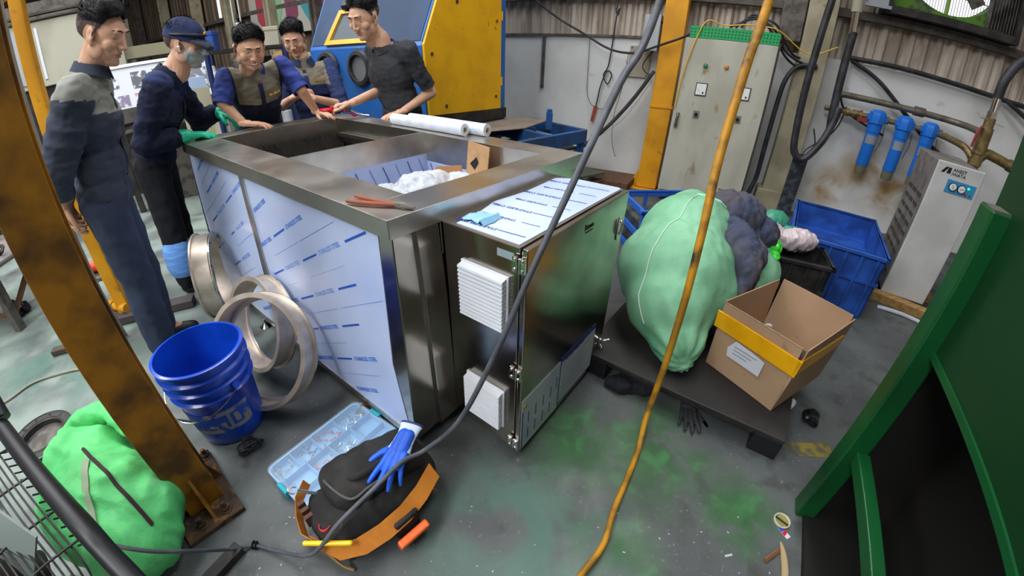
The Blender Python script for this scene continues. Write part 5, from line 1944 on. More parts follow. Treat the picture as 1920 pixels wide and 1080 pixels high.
# large blue container
t2, M2 = crate('large_blue_crate', (1.88, 2.32, 0), dan, .60, .88, .46, blue_crate, 'large open blue plastic container on the floor left of the white air dryer', ribs=6)
# crates behind the big sack (light blue, openwork)
for k, (o_, lb_) in enumerate((((.98, 2.78, 0), 'blue openwork plastic crate behind the big mint sack'),)):
    M_ = Matrix.Translation(o_) @ rotm('Z', .10)
    t = thing('openwork_crate', o_, .10, lb_, 'crate')
    w, d, h = .62, .48, .40
    q = B(M_)
    for z in (0.0, .16, h-.05):
        q.box(0, w, 0, .02, z, z+.05)
        q.box(0, w, d-.02, d, z, z+.05)
        q.box(0, .02, 0, d, z, z+.05)
        q.box(w-.02, w, 0, d, z, z+.05)
    q.box(-.02, w+.02, -.02, .02, h-.02, h)
    q.box(-.02, w+.02, d-.02, d+.02, h-.02, h)
    for x in (0, w/3, 2*w/3, w-.03):
        q.box(x, x+.03, 0, .02, 0, h)
        q.box(x, x+.03, d-.02, d, 0, h)
    q.box(0, w, 0, d, 0, .01)
    q.obj('openwork_shell', mat('bright_blue_crate', '#2c62c4', .45), t, bevel=.004)
    q = B(M_)
    q.box(.03, w-.03, .03, d-.03, .01, .28)
    q.obj('dark_contents', mat('dark_rubble', '#2b3336', .8, c2='#46504e', sc1=14, bump=.6, bs=20, bd=.02), t, bevel=.02)

# ================================================================ green machine at the right
gm_ = thing('green_machine', (1.14, .70, 0), WA, 'dark green painted machine with upright tube and large side panel at the right edge', 'machine')
MG = Matrix.Translation((1.13, .70, 0)) @ rotm('Z', WA)   # x = along the wall, -y = towards the camera
q = B(MG)
q.box(-.03, .04, -.035, .04, 0, 1.215)
q.obj('corner_tube', green_paint, gm_, bevel=.006)
q = B(MG)
q.box(-.026, .036, -.031, .036, 1.205, 1.217, rotm('Z', 0))
q.obj('torn_tube_end', grey_iron, gm_)
q = B(MG)
q.box(.0, .045, -1.6, -.035, .355, .405)
q.obj('lower_rail', green_paint, gm_, bevel=.004)
q = B(MG)
q.box(.02, .035, -1.6, .06, .80, 2.6)
q.obj('upper_panel', green_panel, gm_, bevel=.003)
q = B(MG)
q.box(.012, .022, -1.6, -.03, .80, .82)
q.obj('panel_lip', green_paint, gm_)
q = B(MG)
q.box(.035, 1.2, .03, .06, .0, 2.6)
q.obj('back_panel', green_panel, gm_)
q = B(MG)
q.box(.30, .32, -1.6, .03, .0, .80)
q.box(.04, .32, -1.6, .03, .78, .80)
q.obj('interior_shade', black_hole, gm_)  # black sheets put in for the shade inside the machine
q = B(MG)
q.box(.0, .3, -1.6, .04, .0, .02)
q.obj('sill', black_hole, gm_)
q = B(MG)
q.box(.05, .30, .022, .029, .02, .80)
q.obj('interior_shade_sheet', black_hole, gm_)  # black end sheet, interior shade put into the colour

# ================================================================ small things on the floor
tp = thing('tin_lid', (1.02, .663, 0), 0, 'round pale tin lid with a dark bar lying by the foot of the green machine', 'lid')
q = B(Matrix.Translation((1.02, .663, 0)))
q.lathe([(.028, .0), (.031, .002), (.031, .010), (.028, .010), (.027, .002)], 32, cap=False, closed=True)
q.obj('rim', mat('pale_rim', '#cfcdb8', .4), tp, smooth=True, auto=30)
q = B(Matrix.Translation((1.02, .663, 0)))
q.lathe([(.028, .001), (.028, .003)], 32)
q.obj('olive_disc', mat('olive_disc', '#8a8444', .4), tp)
q = B(Matrix.Translation((1.02, .663, .003)) @ rotm('Z', -.9))
q.box(-.026, .026, -.004, .004, 0, .002)
q.obj('dark_bar', dark_iron, tp)
q = B(Matrix.Translation((1.010, .617, 0)) @ rotm('Z', -1.25))
q.box(-.028, .022, -.010, .010, .0005, .0025)
sc_ = q.obj('printed_scrap', paper, label='tiny red white and blue printed paper scrap next to the tin lid', cat='paper scrap')
q = B(Matrix.Translation((1.010, .617, .0025)) @ rotm('Z', -1.25))
q.box(-.028, -.008, -.010, .010, .0, .0006)
q.obj('blue_print', mat('royal_ink', '#2a3fae', .5), sc_)
q = B(Matrix.Translation((1.010, .617, .0025)) @ rotm('Z', -1.25))
q.prism([(-.006, -.010), (.010, -.010), (.004, .010), (-.008, .010)], 0, .0006)
q.obj('red_print', red_p, sc_)
q = B()
q.tube([(.885, .525, .007), (.92, .54, .009), (.955, .555, .008)], .010, n=8, flat=.6)
q.obj('bark_chip', mat('brown_bark', '#7a5138', .8), smooth=True, label='short brown strip of bark on the floor near the green machine', cat='wood scrap')
q = B()
q.tube([(.975, .585, .006), (.968, .56, .010), (.955, .52, .012), (.935, .47, .012), (.91, .43, .010)], [.003, .008, .012, .013, .009], n=8, flat=.6)
q.obj('split_wood', mat('pale_split_wood', '#a38f6c', .8), smooth=True, label='pale split piece of wood on the floor at the lower right', cat='wood scrap')
# worn yellow floor mark
q = B()
q.prism([(1.19, 1.02), (1.24, .945), (1.42, .92), (1.44, 1.00)], .0005, .0015)
q.obj('floor_marking', mat('worn_yellow_paint', '#7a6c28', .7, c2='#4b4a40', sc1=22), label='short worn yellow paint mark on the floor beyond the platform corner', cat='floor marking')
# black gloves and rags by the platform
gv = thing('black_glove', (.80, 1.20, 0), 0, 'black work glove lying on the floor with fingers out from under the platform edge', 'glove')
q = B()
hand_shapes(q, frame((.84, 1.235, .016), (-.30, -.95, .0), (0, 0, 1)), s=1, fat=1.0, curl=(.02, .02, .04, .02), thumb=(.9, .6), spread=.14)
me = remesh(q, .004, 1)
for v in me.vertices:
    v.co.z = max(.002, v.co.z)
q = B()
q.mesh(me)
q.obj('glove_body', mat('black_knit', '#242428', .8, c2='#333338', sc1=30), gv, smooth=True, auto=0)
def rag(name, c, r, m, label, cat, seed=0, amp=.02):
    q = B()
    random.seed(seed)
    for i in range(5):
        q.ball((c[0]+random.uniform(-.6, .6)*r[0], c[1]+random.uniform(-.6, .6)*r[1], c[2]+random.uniform(0, .6)*r[2]), (r[0]*.55, r[1]*.55, r[2]), seg=12, rg=8)
    me = remesh(q, .007, 2)
    wrinkle(me, amp, 17, seed, amp2=amp*.3, scale2=45)
    for v in me.vertices:
        v.co.z = max(c[2]-r[2]*.6, v.co.z)
        v.co.z = max(v.co.z, .002)
    q = B()
    q.mesh(me)
    return q.obj(name, m, smooth=True, auto=0, label=label, cat=cat)
rag('dark_rag', (.60, 1.33, .015), (.11, .06, .03), mat('dark_cloth', '#17181f', .9), 'dark crumpled rag on the floor at the corner of the cabinet', 'rag', 3)
rag('foil_scrap', (.52, 1.40, .012), (.03, .02, .01), mat('brown_scrap', '#8b6a4e', .6), 'tiny brown scrap beside the dark rag on the floor', 'scrap', 4, .004)
rag('black_bag_scrap', (1.42, 1.13, .012), (.045, .05, .022), mat('black_film', '#141517', .25), 'shiny black plastic scrap on the floor right of the cardboard box', 'plastic scrap', 5, .012)
rag('clear_bag_scrap', (1.36, 1.23, .02), (.025, .035, .02), clearwrap, 'small clear plastic scrap on the floor right of the cardboard box', 'plastic scrap', 6, .008)
rag('black_bag', (-3.62, 1.72, .04), (.16, .08, .05), mat('black_film', '#141517', .25), 'crumpled black plastic bag on the floor below the small bench at the left', 'plastic bag', 7, .02)
q = B()
q.bar((-2.77, 1.36, .02), (-2.45, 1.55, .02), .06, .035)
q.obj('brown_bar', mat('brown_bar', '#4a3f38', .8), label='short brown bar lying on the floor left of the big column', cat='bar', bevel=.005)
q = B()
q.bar((-2.62, 1.66, .03), (-2.1, 1.96, .03), .10, .05)
q.obj('dark_plank', mat('dark_plank', '#463f40', .8), label='dark plank on the floor behind the man in the grey yoke jacket', cat='plank', bevel=.004)
q = B()
q.cyl((-2.70, 1.80, .085), (-2.46, 1.76, .085), .03)
q.cyl((-2.63, 1.79, .085), (-2.58, 1.78, .085), .042)
q.obj('yellow_hammer', mat('amber_plastic', '#d6962c', .4), smooth=True, label='amber yellow tool with dark collar lying on the dark plank', cat='tool')
q = B()
random.seed(21)
for i in range(70):
    x, y = random.uniform(-.9, 1.0), random.uniform(.25, .75)
    a = random.uniform(0, PI)
    l = random.uniform(.001, .005)
    if i < 6:
        l = .014
    q.bar((x-math.cos(a)*l, y-math.sin(a)*l, .001), (x+math.cos(a)*l, y+math.sin(a)*l, .001), .003 if i >= 6 else .007, .0015)
q.obj('floor_litter', mat('pale_litter', '#b9bcc0', .7), label='tiny pale crumbs and flakes scattered over the floor in front', cat='litter', kind='stuff')
q = B()
q.bar((-.96, .38, .018), (-.90, .52, .018), .045, .035)
q.obj('angle_iron', dark_iron, label='short dark angle iron on the floor beside the column base plate', cat='bar', bevel=.003)
# ================================================================ PEOPLE
HEAD_CACHE = {}
def head_local(smile=0.0, jaw=1.0, wide=1.0):
    """head in its own frame: +Y face, +Z crown, +X the person's right; returns (verts, faces, mats)"""
    key = (smile, jaw, wide)
    if key in HEAD_CACHE:
        return HEAD_CACHE[key]
    q = B()
    q.ball((0, -.018, .036), (.073*wide, .093, .082), seg=28, rg=18)
    q.ball((0, .018, .006), (.067*wide, .074, .088), seg=28, rg=18)
    q.ball((0, .034, -.052), (.054*wide, .052, .052*jaw), seg=24, rg=14)
    q.ball((0, .052, -.088), (.033*wide, .034, .026), seg=18, rg=12)
    q.ball((0, .074, -.094), (.019, .015, .015), seg=14, rg=10)
    for s in (-1, 1):
        q.ball((s*.041*wide, .056, -.022-.0), (.025, .027, .026+.006*smile), seg=16, rg=10)
        q.ball((s*.058*wide, .012, -.055), (.014, .034, .034), seg=16, rg=10)
        q.ball((s*.030, .069, .010), (.019, .014, .013), seg=14, rg=10)
        q.ball((s*.0125, .094, -.030), (.0095, .012, .009), seg=12, rg=8)
        e = Matrix.Rotation(-s*.35, 4, 'Z')
        q.ball((s*.077*wide, -.008, -.002), (.0095, .021, .033), e, seg=16, rg=10)
        q.ball((s*.076*wide, .000, -.030), (.008, .011, .012), e, seg=12, rg=8)
    q.cap((-.034, .078, .034), (.034, .078, .034), .0125, seg=12)
    q.cap((0, .084, .024), (0, .100, -.016), .0085, .0105, seg=12)
    q.ball((0, .103, -.025), (.0125, .0125, .0115), seg=14, rg=10)
    q.ball((0, .081, -.054), (.024+.006*smile, .011, .006), seg=16, rg=8)
    q.ball((0, .080, -.066), (.020+.005*smile, .0115, .007), seg=16, rg=8)
    q.cap((0, -.030, -.150), (0, -.014, -.03), .057, .055, seg=18)
    me = remesh(q, .0034, 4, .5)
    for v in me.vertices:
        c = v.co
        for s in (-1, 1):
            d = ((c.x-s*.031)/.017)**2+((c.z-.012)/.010)**2+((c.y-.08)/.03)**2
            if c.y > .04:
                v.co.y -= .0075*math.exp(-d)
        if c.y > .05:
            w_ = .027+.010*smile
            mz = -.0605+smile*.010*(c.x/w_)**2
            if abs(c.x) < w_*1.15:
                v.co.y -= .0042*math.exp(-((c.z-mz)/.0022)**2)
        # ear hollow
        if abs(c.x) > .074*wide:
            d = ((c.y+.006)/.010)**2+((c.z-.002)/.016)**2
            v.co.x -= math.copysign(.006*math.exp(-d), c.x)
    me.update()
    V_ = [v.co.copy() for v in me.vertices]
    F_ = [tuple(p.vertices) for p in me.polygons]
    M_ = []
    for p in me.polygons:
        c = p.center
        m_ = 0
        w_ = .023+.007*smile
        if c.y > .075 and abs(c.x) < w_ and abs(c.z-(-.060)-smile*.010*(c.x/w_)**2) < .0105*(1-(c.x/w_)**2)**.5:
            m_ = 1
        M_.append(m_)
    HEAD_CACHE[key] = (V_, F_, M_)
    return HEAD_CACHE[key]

def add_head(b, MH, **k):
    """adds head, brows and lids to builder b (materials: 0 skin, 1 lips, 2 hair, 3 eye)"""
    eyes = k.pop('eyes', 'down')
    Vv, Ff, Mm = head_local(**k)
    vs = [b._v(MH @ v) for v in Vv]
    for f, m_ in zip(Ff, Mm):
        b.mi = m_
        b._f([vs[i] for i in f])
    bv = BVHTree.FromPolygons(Vv, Ff)
    def surf(x, z, lift=.0):
        h = bv.ray_cast(V((x, .2, z)), V((0, -1, 0)))
        return V((x, (h[0].y if h[0] else .07)+lift, z))
    for s in (-1, 1):
        b.mi = 2
        pts = [surf(s*(.012+.036*t), .0335+.007*math.sin(t*2.4)-.003*t, .0004) for t in (0, .25, .5, .75, 1)]
        b.tube([MH @ p for p in pts], [.0022, .0036, .0036, .0028, .0012], n=6, smooth=3)
        # closed or downcast eyelid: skin bulge with lash line
        b.mi = 0
        c = surf(s*.031, .012)
        b.ball(MH @ (c+V((0, -.0065, 0))), (.0145, .0105, .0095), MH, seg=16, rg=10)
        b.mi = 2
        zz = .0055 if eyes == 'down' else .009
        def onlid(x, z):
            dx, dz = (x-s*.031)/.0145, (z-.012)/.0095
            r_ = 1-dx*dx-dz*dz
            return V((x, c.y-.0065+.0105*math.sqrt(max(r_, .02))+.0006, z))
        pts = [onlid(s*.031+t*.0125, zz+.0035*t*t*(1 if eyes == 'down' else -1)) for t in (-1, -.5, 0, .5, 1)]
        b.tube([MH @ p for p in pts], .0012, n=5, smooth=2)
    b.mi = 0
    return bv

def hair_obj(MH, parent, style='short', seed=0, wide=1.0, top=.028, fade=True):
    """short black hair: dense cap plus individual locks"""
    b = B()
    Vv, Ff, Mm = head_local(wide=wide) if (0.0, 1.0, wide) in HEAD_CACHE else head_local(wide=wide)
    def hl(c):      # >0 inside the hair region
        # hairline rises at the forehead, drops behind the ears
        fr = .078-.010*(c.x/.06)**2 if c.y > .03 else None
        if c.y > .035:
            z0 = .084-7*(c.x)**2*.9
        elif c.y > .004:
            z0 = .084-7*(c.x)**2*.9-(.035-c.y)*1.5
        elif c.y > -.035:
            z0 = .034
        else:
            z0 = .034-(-.035-c.y)*1.9
        return c.z-max(z0, -.055)
    idx = {}
    cap_f = [f for f in Ff if all(hl(Vv[i]) > -.001 and abs(Vv[i].x) < .0775*wide+.02 for i in f)]
    ctr = V((0, -.015, .03))
    random.seed(seed)
    def vert(i):
        if i not in idx:
            c = Vv[i]
            n_ = (c-ctr).normalized()
            h = max(0, hl(c))
            th = .002+min(1, h/.05)*(.006 if fade else .010)+max(0, n_.z-.25)*top
            th += .004*noise.noise(c*70)*(1 if n_.z > .3 else .3)
            idx[i] = b._v(MH @ (c+n_*th))
        return idx[i]
    for f in cap_f:
        c = Vv[f[0]]
        b.mi = 1 if (fade and c.z < .046-.25*max(0, -c.y-.03) and (abs(c.x) > .045 or c.y < -.05)) else 0
        b._f([vert(i) for i in f])
    b.mi = 0
    o = b.obj('hair', [hair_m, stubble], parent, smooth=True, auto=0)
    # locks
    b = B()
    pts = [Vv[i] for f in cap_f[::3] for i in f[:1]]
    for c in pts:
        n_ = (c-ctr).normalized()
        if n_.z < .05 or c.z < .05:
            continue
        base_ = c+n_*(.002+max(0, n_.z-.25)*top*.8)
        lean = V((noise.noise(c*20)*.6, .55 if c.y > -.01 else -.1, .25)) if style == 'swept' else V((noise.noise(c*20)*.9, noise.noise(c*21+V((5, 0, 0)))*.9+.25, .2))
        L_ = .008+.024*max(0, n_.z)*random.uniform(.6, 1.2)
        tip = base_+(n_+lean*.8).normalized()*L_
        side = n_.cross(lean).normalized()*.0016 if n_.cross(lean).length > 1e-4 else V((.0016, 0, 0))
        mid = base_.lerp(tip, .55)+n_*.002
        a1, a2, m1, m2, t_ = [b._v(MH @ p) for p in (base_-side, base_+side, mid-side*.8, mid+side*.8, tip)]
        b._f([a1, a2, m2, m1])
        b._f([m1, m2, t_])
    b.obj('hair_locks', hair_m, o, smooth=False, kind=None)
    return o

def orient(fwd, up):
    """columns: x = person's right, y = forward, z = up"""
    y = V(fwd).normalized()
    z = V(up).normalized()
    x = y.cross(z).normalized()
    z = x.cross(y).normalized()
    return Matrix((x, y, z)).transposed().to_4x4()

def person(label, feet, J, head, arms, cloth, cat='person', hair=None, legs=True):
    """J: pelvis, chest, neck, shoulders 'sR','sL'; hips/knees/ankles. head: (centre, forward, up, kwargs)."""
    org = V(feet)
    J = {k: V(v) for k, v in J.items()}
    upv = (J['neck']-J['pelvis']).normalized()
    rt = (J['sR']-J['sL']).normalized()
    fw = upv.cross(rt).normalized()
    TR = Matrix((rt, fw, upv)).transposed().to_4x4()
    # --- body ---
    b = B()
    b.ball(J['pelvis'], (.145, .10, .12), TR)
    b.ball(J['pelvis'].lerp(J['chest'], .5), (.125, .09, .14), TR)
    b.ball(J['chest'], (.150, .10, .15), TR)
    for s in ('R', 'L'):
        b.cap(J['chest']+upv*.08, J['s'+s], .06, .05)
        a = arms[s]
        b.cap(J['s'+s], a['el'], .046, .038)
        b.cap(a['el'], a['wr'], .040, .026)
        if legs:
            b.cap(J['pelvis']+rt*(.075 if s == 'R' else -.075), J['kn'+s], .082, .052)
            b.cap(J['kn'+s], J['an'+s], .052, .036)
            b.cap(J['an'+s], J['toe'+s], .034, .030)
    b.cap(J['chest']+upv*.10, J['neck'], .065, .056)
    b.cap(J['neck'], V(head[0])-V(head[2]).normalized()*.06-V(head[1]).normalized()*.03, .053, .048)
    body = remesh(b, .008, 3)
    b = B()
    b.mesh(body)
    for f in b.bm.faces:
        f.material_index = 0
    for s in ('R', 'L'):
        a = arms[s]
        hb = B()
        hd = V(a['hand'])
        hand_shapes(hb, frame(a['wr']+hd.normalized()*.012, hd, a['up']), s=(1 if s == 'R' else -1), **a.get('hk', {}))
        hm = remesh(hb, .0032, 2, .5)
        b.mesh(hm)
    hs = head[3].pop('hs', 1.05)
    MH = orient(head[1], head[2]) @ Matrix.Diagonal((hs, hs, hs, 1))
    MH.translation = V(head[0])
    hk = dict(head[3])
    add_head(b, MH, **hk)
    root = b.obj('person', [skin, skin_lip, hair_m, eye_w], smooth=True, auto=0, loc=org, label=label, cat=cat)
    if hair:
        hair_obj(MH, root, wide=hk.get('wide', 1.0), **hair)
    # --- upper garment ---
    b = B()
    b.ball(J['pelvis']+upv*.04, (.165, .118, .13), TR)
    b.ball(J['pelvis'].lerp(J['chest'], .45), (.158, .115, .16), TR)
    b.ball(J['chest'], (.178, .122, .165), TR)
    slv = cloth.get('sleeve', 1.0)
    cr = cloth.get('r', 1.0)
    for s in ('R', 'L'):
        a = arms[s]
        b.cap(J['chest']+upv*.085, J['s'+s], .068, .060)
        if slv >= 1.0:
            b.cap(J['s'+s], a['el'], .064*cr, .054*cr)
            e = V(a['el']).lerp(V(a['wr']), slv-1.0 if slv < 2 else .9)
            b.cap(a['el'], e, .054*cr, .043*cr)
        else:
            b.cap(J['s'+s], J['s'+s].lerp(V(a['el']), slv), .064*cr, .058*cr)
    nk = cloth.get('collar', True)
    b.cap(J['chest']+upv*.12, J['neck']-upv*(.03 if nk else .10), .075, .060 if nk else .07)
    me = remesh(b, .009, 5)
    wrinkle(me, cloth.get('amp', .010)*1.3, 7, cloth.get('seed', 1), stretch=(1, 1, 1.5), amp2=.003, scale2=30)
    wrinkle(me, .006, 19, cloth.get('seed', 1)+4, stretch=(1, 1, 1.6))
    g = B()
    g.mesh(me)
    yk = cloth.get('yoke')
    if yk:
        sw0 = abs((J['sR']-J['sL']).length)*.5
        for co, no in ((J['chest']+upv*yk[0], upv), (J['chest']+upv*(yk[2] if len(yk) > 2 else .17), upv), (J['chest']+rt*sw0*yk[1], rt), (J['chest']-rt*sw0*yk[1], rt)):
            bmesh.ops.bisect_plane(g.bm, geom=list(g.bm.verts)+list(g.bm.edges)+list(g.bm.faces), dist=1e-5, plane_co=co, plane_no=no)
    g.bm.faces.ensure_lookup_table()
    inv = TR.inverted()
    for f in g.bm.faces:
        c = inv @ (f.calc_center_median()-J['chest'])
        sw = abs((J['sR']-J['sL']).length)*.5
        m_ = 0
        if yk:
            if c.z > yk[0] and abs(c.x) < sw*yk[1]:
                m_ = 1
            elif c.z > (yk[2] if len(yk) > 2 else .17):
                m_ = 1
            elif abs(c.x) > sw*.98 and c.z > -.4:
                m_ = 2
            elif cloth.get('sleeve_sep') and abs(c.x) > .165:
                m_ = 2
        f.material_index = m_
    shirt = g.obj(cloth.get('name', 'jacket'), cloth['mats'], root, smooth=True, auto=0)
    # hem cuffs
    for s in ('R', 'L'):
        a = arms[s]
        if slv >= 1.0:
            e = V(a['el']).lerp(V(a['wr']), slv-1.0 if slv < 2 else .9)
            d = (V(a['wr'])-V(a['el'])).normalized()
            rr = .048*cr
        else:
            e = J['s'+s].lerp(V(a['el']), slv)+(V(a['el'])-J['s'+s]).normalized()*.045
            d = (V(a['el'])-J['s'+s]).normalized()
            rr = .058*cr
        q = B(frame(e, d) @ rotm('X', -PI/2))
        q.lathe([(rr, -.03), (rr+.003, .012), (rr-.004, .014), (rr-.010, -.01)], 24, cap=False, closed=True)
        q.obj('sleeve_cuff', cloth['mats'][2 if yk else 0], shirt, smooth=True)
    # collar
    NM = TR.copy()
    NM.translation = J['neck']-upv*(.035 if cloth.get('collar', True) else .062)
    if cloth.get('collar', True):
        q = B(NM)
        rs = []
        for i in range(25):
            a_ = math.radians(-65+(310*i/24)-25) if True else 0
            a_ = math.radians(115+310*i/24)
            c_, s_ = math.cos(a_), math.sin(a_)
            k = abs(i-12)/12
            rs.append([V((c_*.060, s_*.062, .0-.01*k)), V((c_*.063, s_*.066, .050-.022*k)), V((c_*.068, s_*.072, .052-.022*k)), V((c_*.086, s_*.094, .008-.034*k**2)), V((c_*.080, s_*.088, .008-.034*k**2)), V((c_*.064, s_*.068, .040-.022*k))])
        q.rings(rs)
        q.obj('collar', cloth['mats'][cloth.get('collar_mat', 2)], shirt, smooth=True)
    else:
        q = B(NM)
        q.lathe([(.074, .000), (.078, .008), (.086, .002), (.084, -.014)], 32, rotm('X', -.38) @ Matrix.Diagonal((1.10, 1.05, 1, 1)), cap=False, closed=True)
        q.obj('neckband', cloth['mats'][0], shirt, smooth=True)
    def front_hit(x, z, lift=.003):
        bvv = BVHTree.FromPolygons([v.co.copy() for v in shirt.data.vertices], [tuple(p.vertices) for p in shirt.data.polygons])
        o = (TR @ V((x, .4, z)))+J['chest']-org
        h = bvv.ray_cast(o, -fw)
        return (h[0]+fw*lift+org) if h[0] else None
    if cloth.get('placket'):
        P = [front_hit(0, z) for z in (.13, .08, .0, -.08, -.16, -.24)]
        P = [p for p in P if p]
        if len(P) > 2:
            q = B()
            ribbon(q, P, .028, up=tuple(rt), th=.004)
            q.obj('button_placket', cloth['mats'][0], shirt, smooth=True)
    if cloth.get('pockets'):
        for s in (-1, 1):
            P = [front_hit(s*.085+dx, cloth['pockets'], .004) for dx in (-.05, 0, .05)]
            if all(P):
                q = B()
                ribbon(q, P, .045, up=tuple(upv), th=.006)
                q.obj('pocket_flap', cloth['mats'][0], shirt, smooth=True)
    if cloth.get('badge'):
        s_ = cloth['badge'][0]
        P = [front_hit(s_*.085+dx, cloth['badge'][1], .003) for dx in (-.03, -.015, 0, .015, .03)]
        if all(P):
            q = B()
            for k in range(5):
                p = P[k]
                q.bar(p-upv*.004, p+upv*(.012 if k in (0, 4) else .007 if k in (1, 3) else .014)+rt*(.006 if k > 2 else -.006 if k < 2 else 0), .012, .002, up=tuple(fw))
            q.obj('gold_badge', gold, shirt)
    # --- trousers and shoes ---
    if legs:
        b = B()
        b.ball(J['pelvis'], (.162, .118, .12), TR)
        for s in ('R', 'L'):
            h = J['pelvis']+rt*(.08 if s == 'R' else -.08)-V((0, 0, .02))
            b.cap(h, J['kn'+s], .100, .078)
            b.cap(J['kn'+s], J['an'+s]+V((0, 0, .02)), .078, .068)
        me = remesh(b, .010, 5)
        wrinkle(me, .012, 7, 33+cloth.get('seed', 1), stretch=(1, 1, .7), amp2=.003, scale2=26)
        wrinkle(me, .005, 18, 3, stretch=(1, 1, .8))
        g = B()
        g.mesh(me)
        g.obj('trousers', cloth['trousers'], root, smooth=True, auto=0)
        for s in ('R', 'L'):
            b = B()
            d = (J['toe'+s]-J['an'+s])
            d.z = 0
            d.normalize()
            a_ = J['an'+s]
            b.cap((a_.x, a_.y, .05), (a_.x+d.x*.14, a_.y+d.y*.14, .035), .048, .038)
            b.ball((a_.x-d.x*.02, a_.y-d.y*.02, .045), (.045, .045, .045))
            me = remesh(b, .008, 3)
            for v in me.vertices:
                v.co.z = max(v.co.z, .002)
            g = B()
            g.mesh(me)
            g.obj('shoe', cloth.get('shoe', blackp), root, smooth=True, auto=0)
    return root, MH, TR, J

def legset(c, fwd, knee=0.0, z=.92, wd=.09, off=(0, 0)):
    """hips at c (xy), standing straight"""
    f = V((fwd[0], fwd[1], 0)).normalized()
    r = V((f.y, -f.x, 0))
    c = V((c[0], c[1], 0))
    o = {}
    for s, k in (('R', 1), ('L', -1)):
        o['kn'+s] = c+r*wd*k+f*(.03+knee)+V((0, 0, .48))
        o['an'+s] = c+r*wd*k*1.1+V((off[0], off[1], .085))
        o['toe'+s] = o['an'+s]+f*.13-V((0, 0, .05))
    return o

# --- man 1: grey-yoked slate jacket, hands behind his back, looking down at the tank
f1 = V((.80, .60, 0)).normalized()
r1 = V((f1.y, -f1.x, 0))
ch1 = V((-1.865, 1.545, 1.245))
J1 = dict(pelvis=(-1.93, 1.53, .90), chest=ch1, neck=(-1.805, 1.575, 1.485), sR=ch1+r1*.185+V((.02, .0, .14)), sL=ch1-r1*.185+V((.02, 0, .14)))
J1.update(legset((-1.95, 1.52), f1))
wR1, wL1 = V((-1.965, 1.335, .955)), V((-2.01, 1.385, .93))
arms1 = dict(R=dict(el=V((-1.885, 1.30, 1.09)), wr=wR1, hand=(-.25, .20, -.9), up=(-.75, -.6, 0), hk=dict(curl=(.5, .6, .7, .8), thumb=(.6, .3))),
             L=dict(el=V((-2.10, 1.60, 1.10)), wr=wL1, hand=(.15, -.30, -.9), up=(-.8, -.5, 0), hk=dict(curl=(.5, .5, .6, .6), thumb=(.6, .3))))
p1, MH1, TR1, J1v = person('man in slate jacket with grey yoke standing left of the tank, hands behind back', (-1.95, 1.52, 0), J1,
    (V((-1.725, 1.60, 1.595)), (.86, .22, -.42), (.44, .12, .90), dict(smile=0.0, eyes='down')), arms1,
    dict(mats=[slate_m, yoke_m, slate_m], yoke=(.055, 1.06, .115), sleeve=1.62, r=1.2, trousers=mat('navy_grey_trousers', '#2b3448', .9, c2='#323c52', sc1=4, bump=.3, bs=120, bd=.002), seed=3, amp=.012, placket=True), hair=dict(style='swept', seed=1, top=.045))
# --- man 2: navy cap, grey mask, mint rubber gloves
f2 = V((.85, .45, 0)).normalized()
r2 = V((f2.y, -f2.x, 0))
ch2 = V((-2.12, 2.26, 1.20))
J2 = dict(pelvis=(-2.28, 2.24, .90), chest=ch2, neck=(-2.0, 2.285, 1.41), sR=ch2+r2*.185+V((.06, .02, .13)), sL=ch2-r2*.185+V((.06, .02, .13)))
J2.update(legset((-2.30, 2.20), f2, off=(.02, 0)))
MHf2 = (.93, .22, -.28)
arms2 = dict(R=dict(el=V((-2.15, 2.08, 1.03)), wr=V((-1.985, 2.235, 1.03)), hand=(.80, .60, -.10), up=(.05, .05, 1), hk=dict(curl=(.12, .15, .18, .22), thumb=(.5, .35), fat=1.22, wrist=False)),
             L=dict(el=V((-2.17, 2.62, 1.05)), wr=V((-2.00, 2.62, 1.115)), hand=(.85, .1, -.5), up=(.4, 0, .9), hk=dict(curl=(.3, .3, .5, .8), thumb=(.7, .5), fat=1.22, wrist=False)))
p2, MH2, TR2, J2v = person('man in navy cap, grey face mask and mint rubber gloves at the tank corner', (-2.28, 2.22, 0), J2,
    (V((-1.895, 2.325, 1.535)), MHf2, (.28, .07, .95), dict(smile=0.0, eyes='down', hs=1.1)), arms2,
    dict(mats=[mat('midnight_work_cloth', '#11162c', .9, c2='#161d38', sc1=4, bump=.3, bs=120, bd=.002), mat('lit_navy_cloth', '#1c2850', .9), mat('midnight_work_cloth', '#11162c')], yoke=(.10, 1.0), sleeve=1.75, r=1.22, trousers=mat('black_trousers', '#101118', .9), seed=8, amp=.012, placket=True, pockets=.02), hair=dict(style='short', seed=2, top=.004))  # lighter shoulders: bluish highlight painted into the navy cloth
for (nm, a, s) in (('R', arms2['R'], 1), ('L', arms2['L'], -1)):
    hb = B()
    hd = V(a['hand'])
    hand_shapes(hb, frame(a['wr']+hd.normalized()*.012, hd, a['up']), s=s, curl=a['hk']['curl'], thumb=a['hk']['thumb'], fat=1.36, wrist=False)
    dd = (a['wr']-a['el']).normalized()
    hb.cap(a['wr']+hd.normalized()*.02, a['wr']-dd*.10, .036, .050)
    me = remesh(hb, .0036, 2)
    wrinkle(me, .002, 40, 5)
    q = B()
    q.mesh(me)
    q.obj('rubber_glove', glove_t, p2, smooth=True, auto=0)
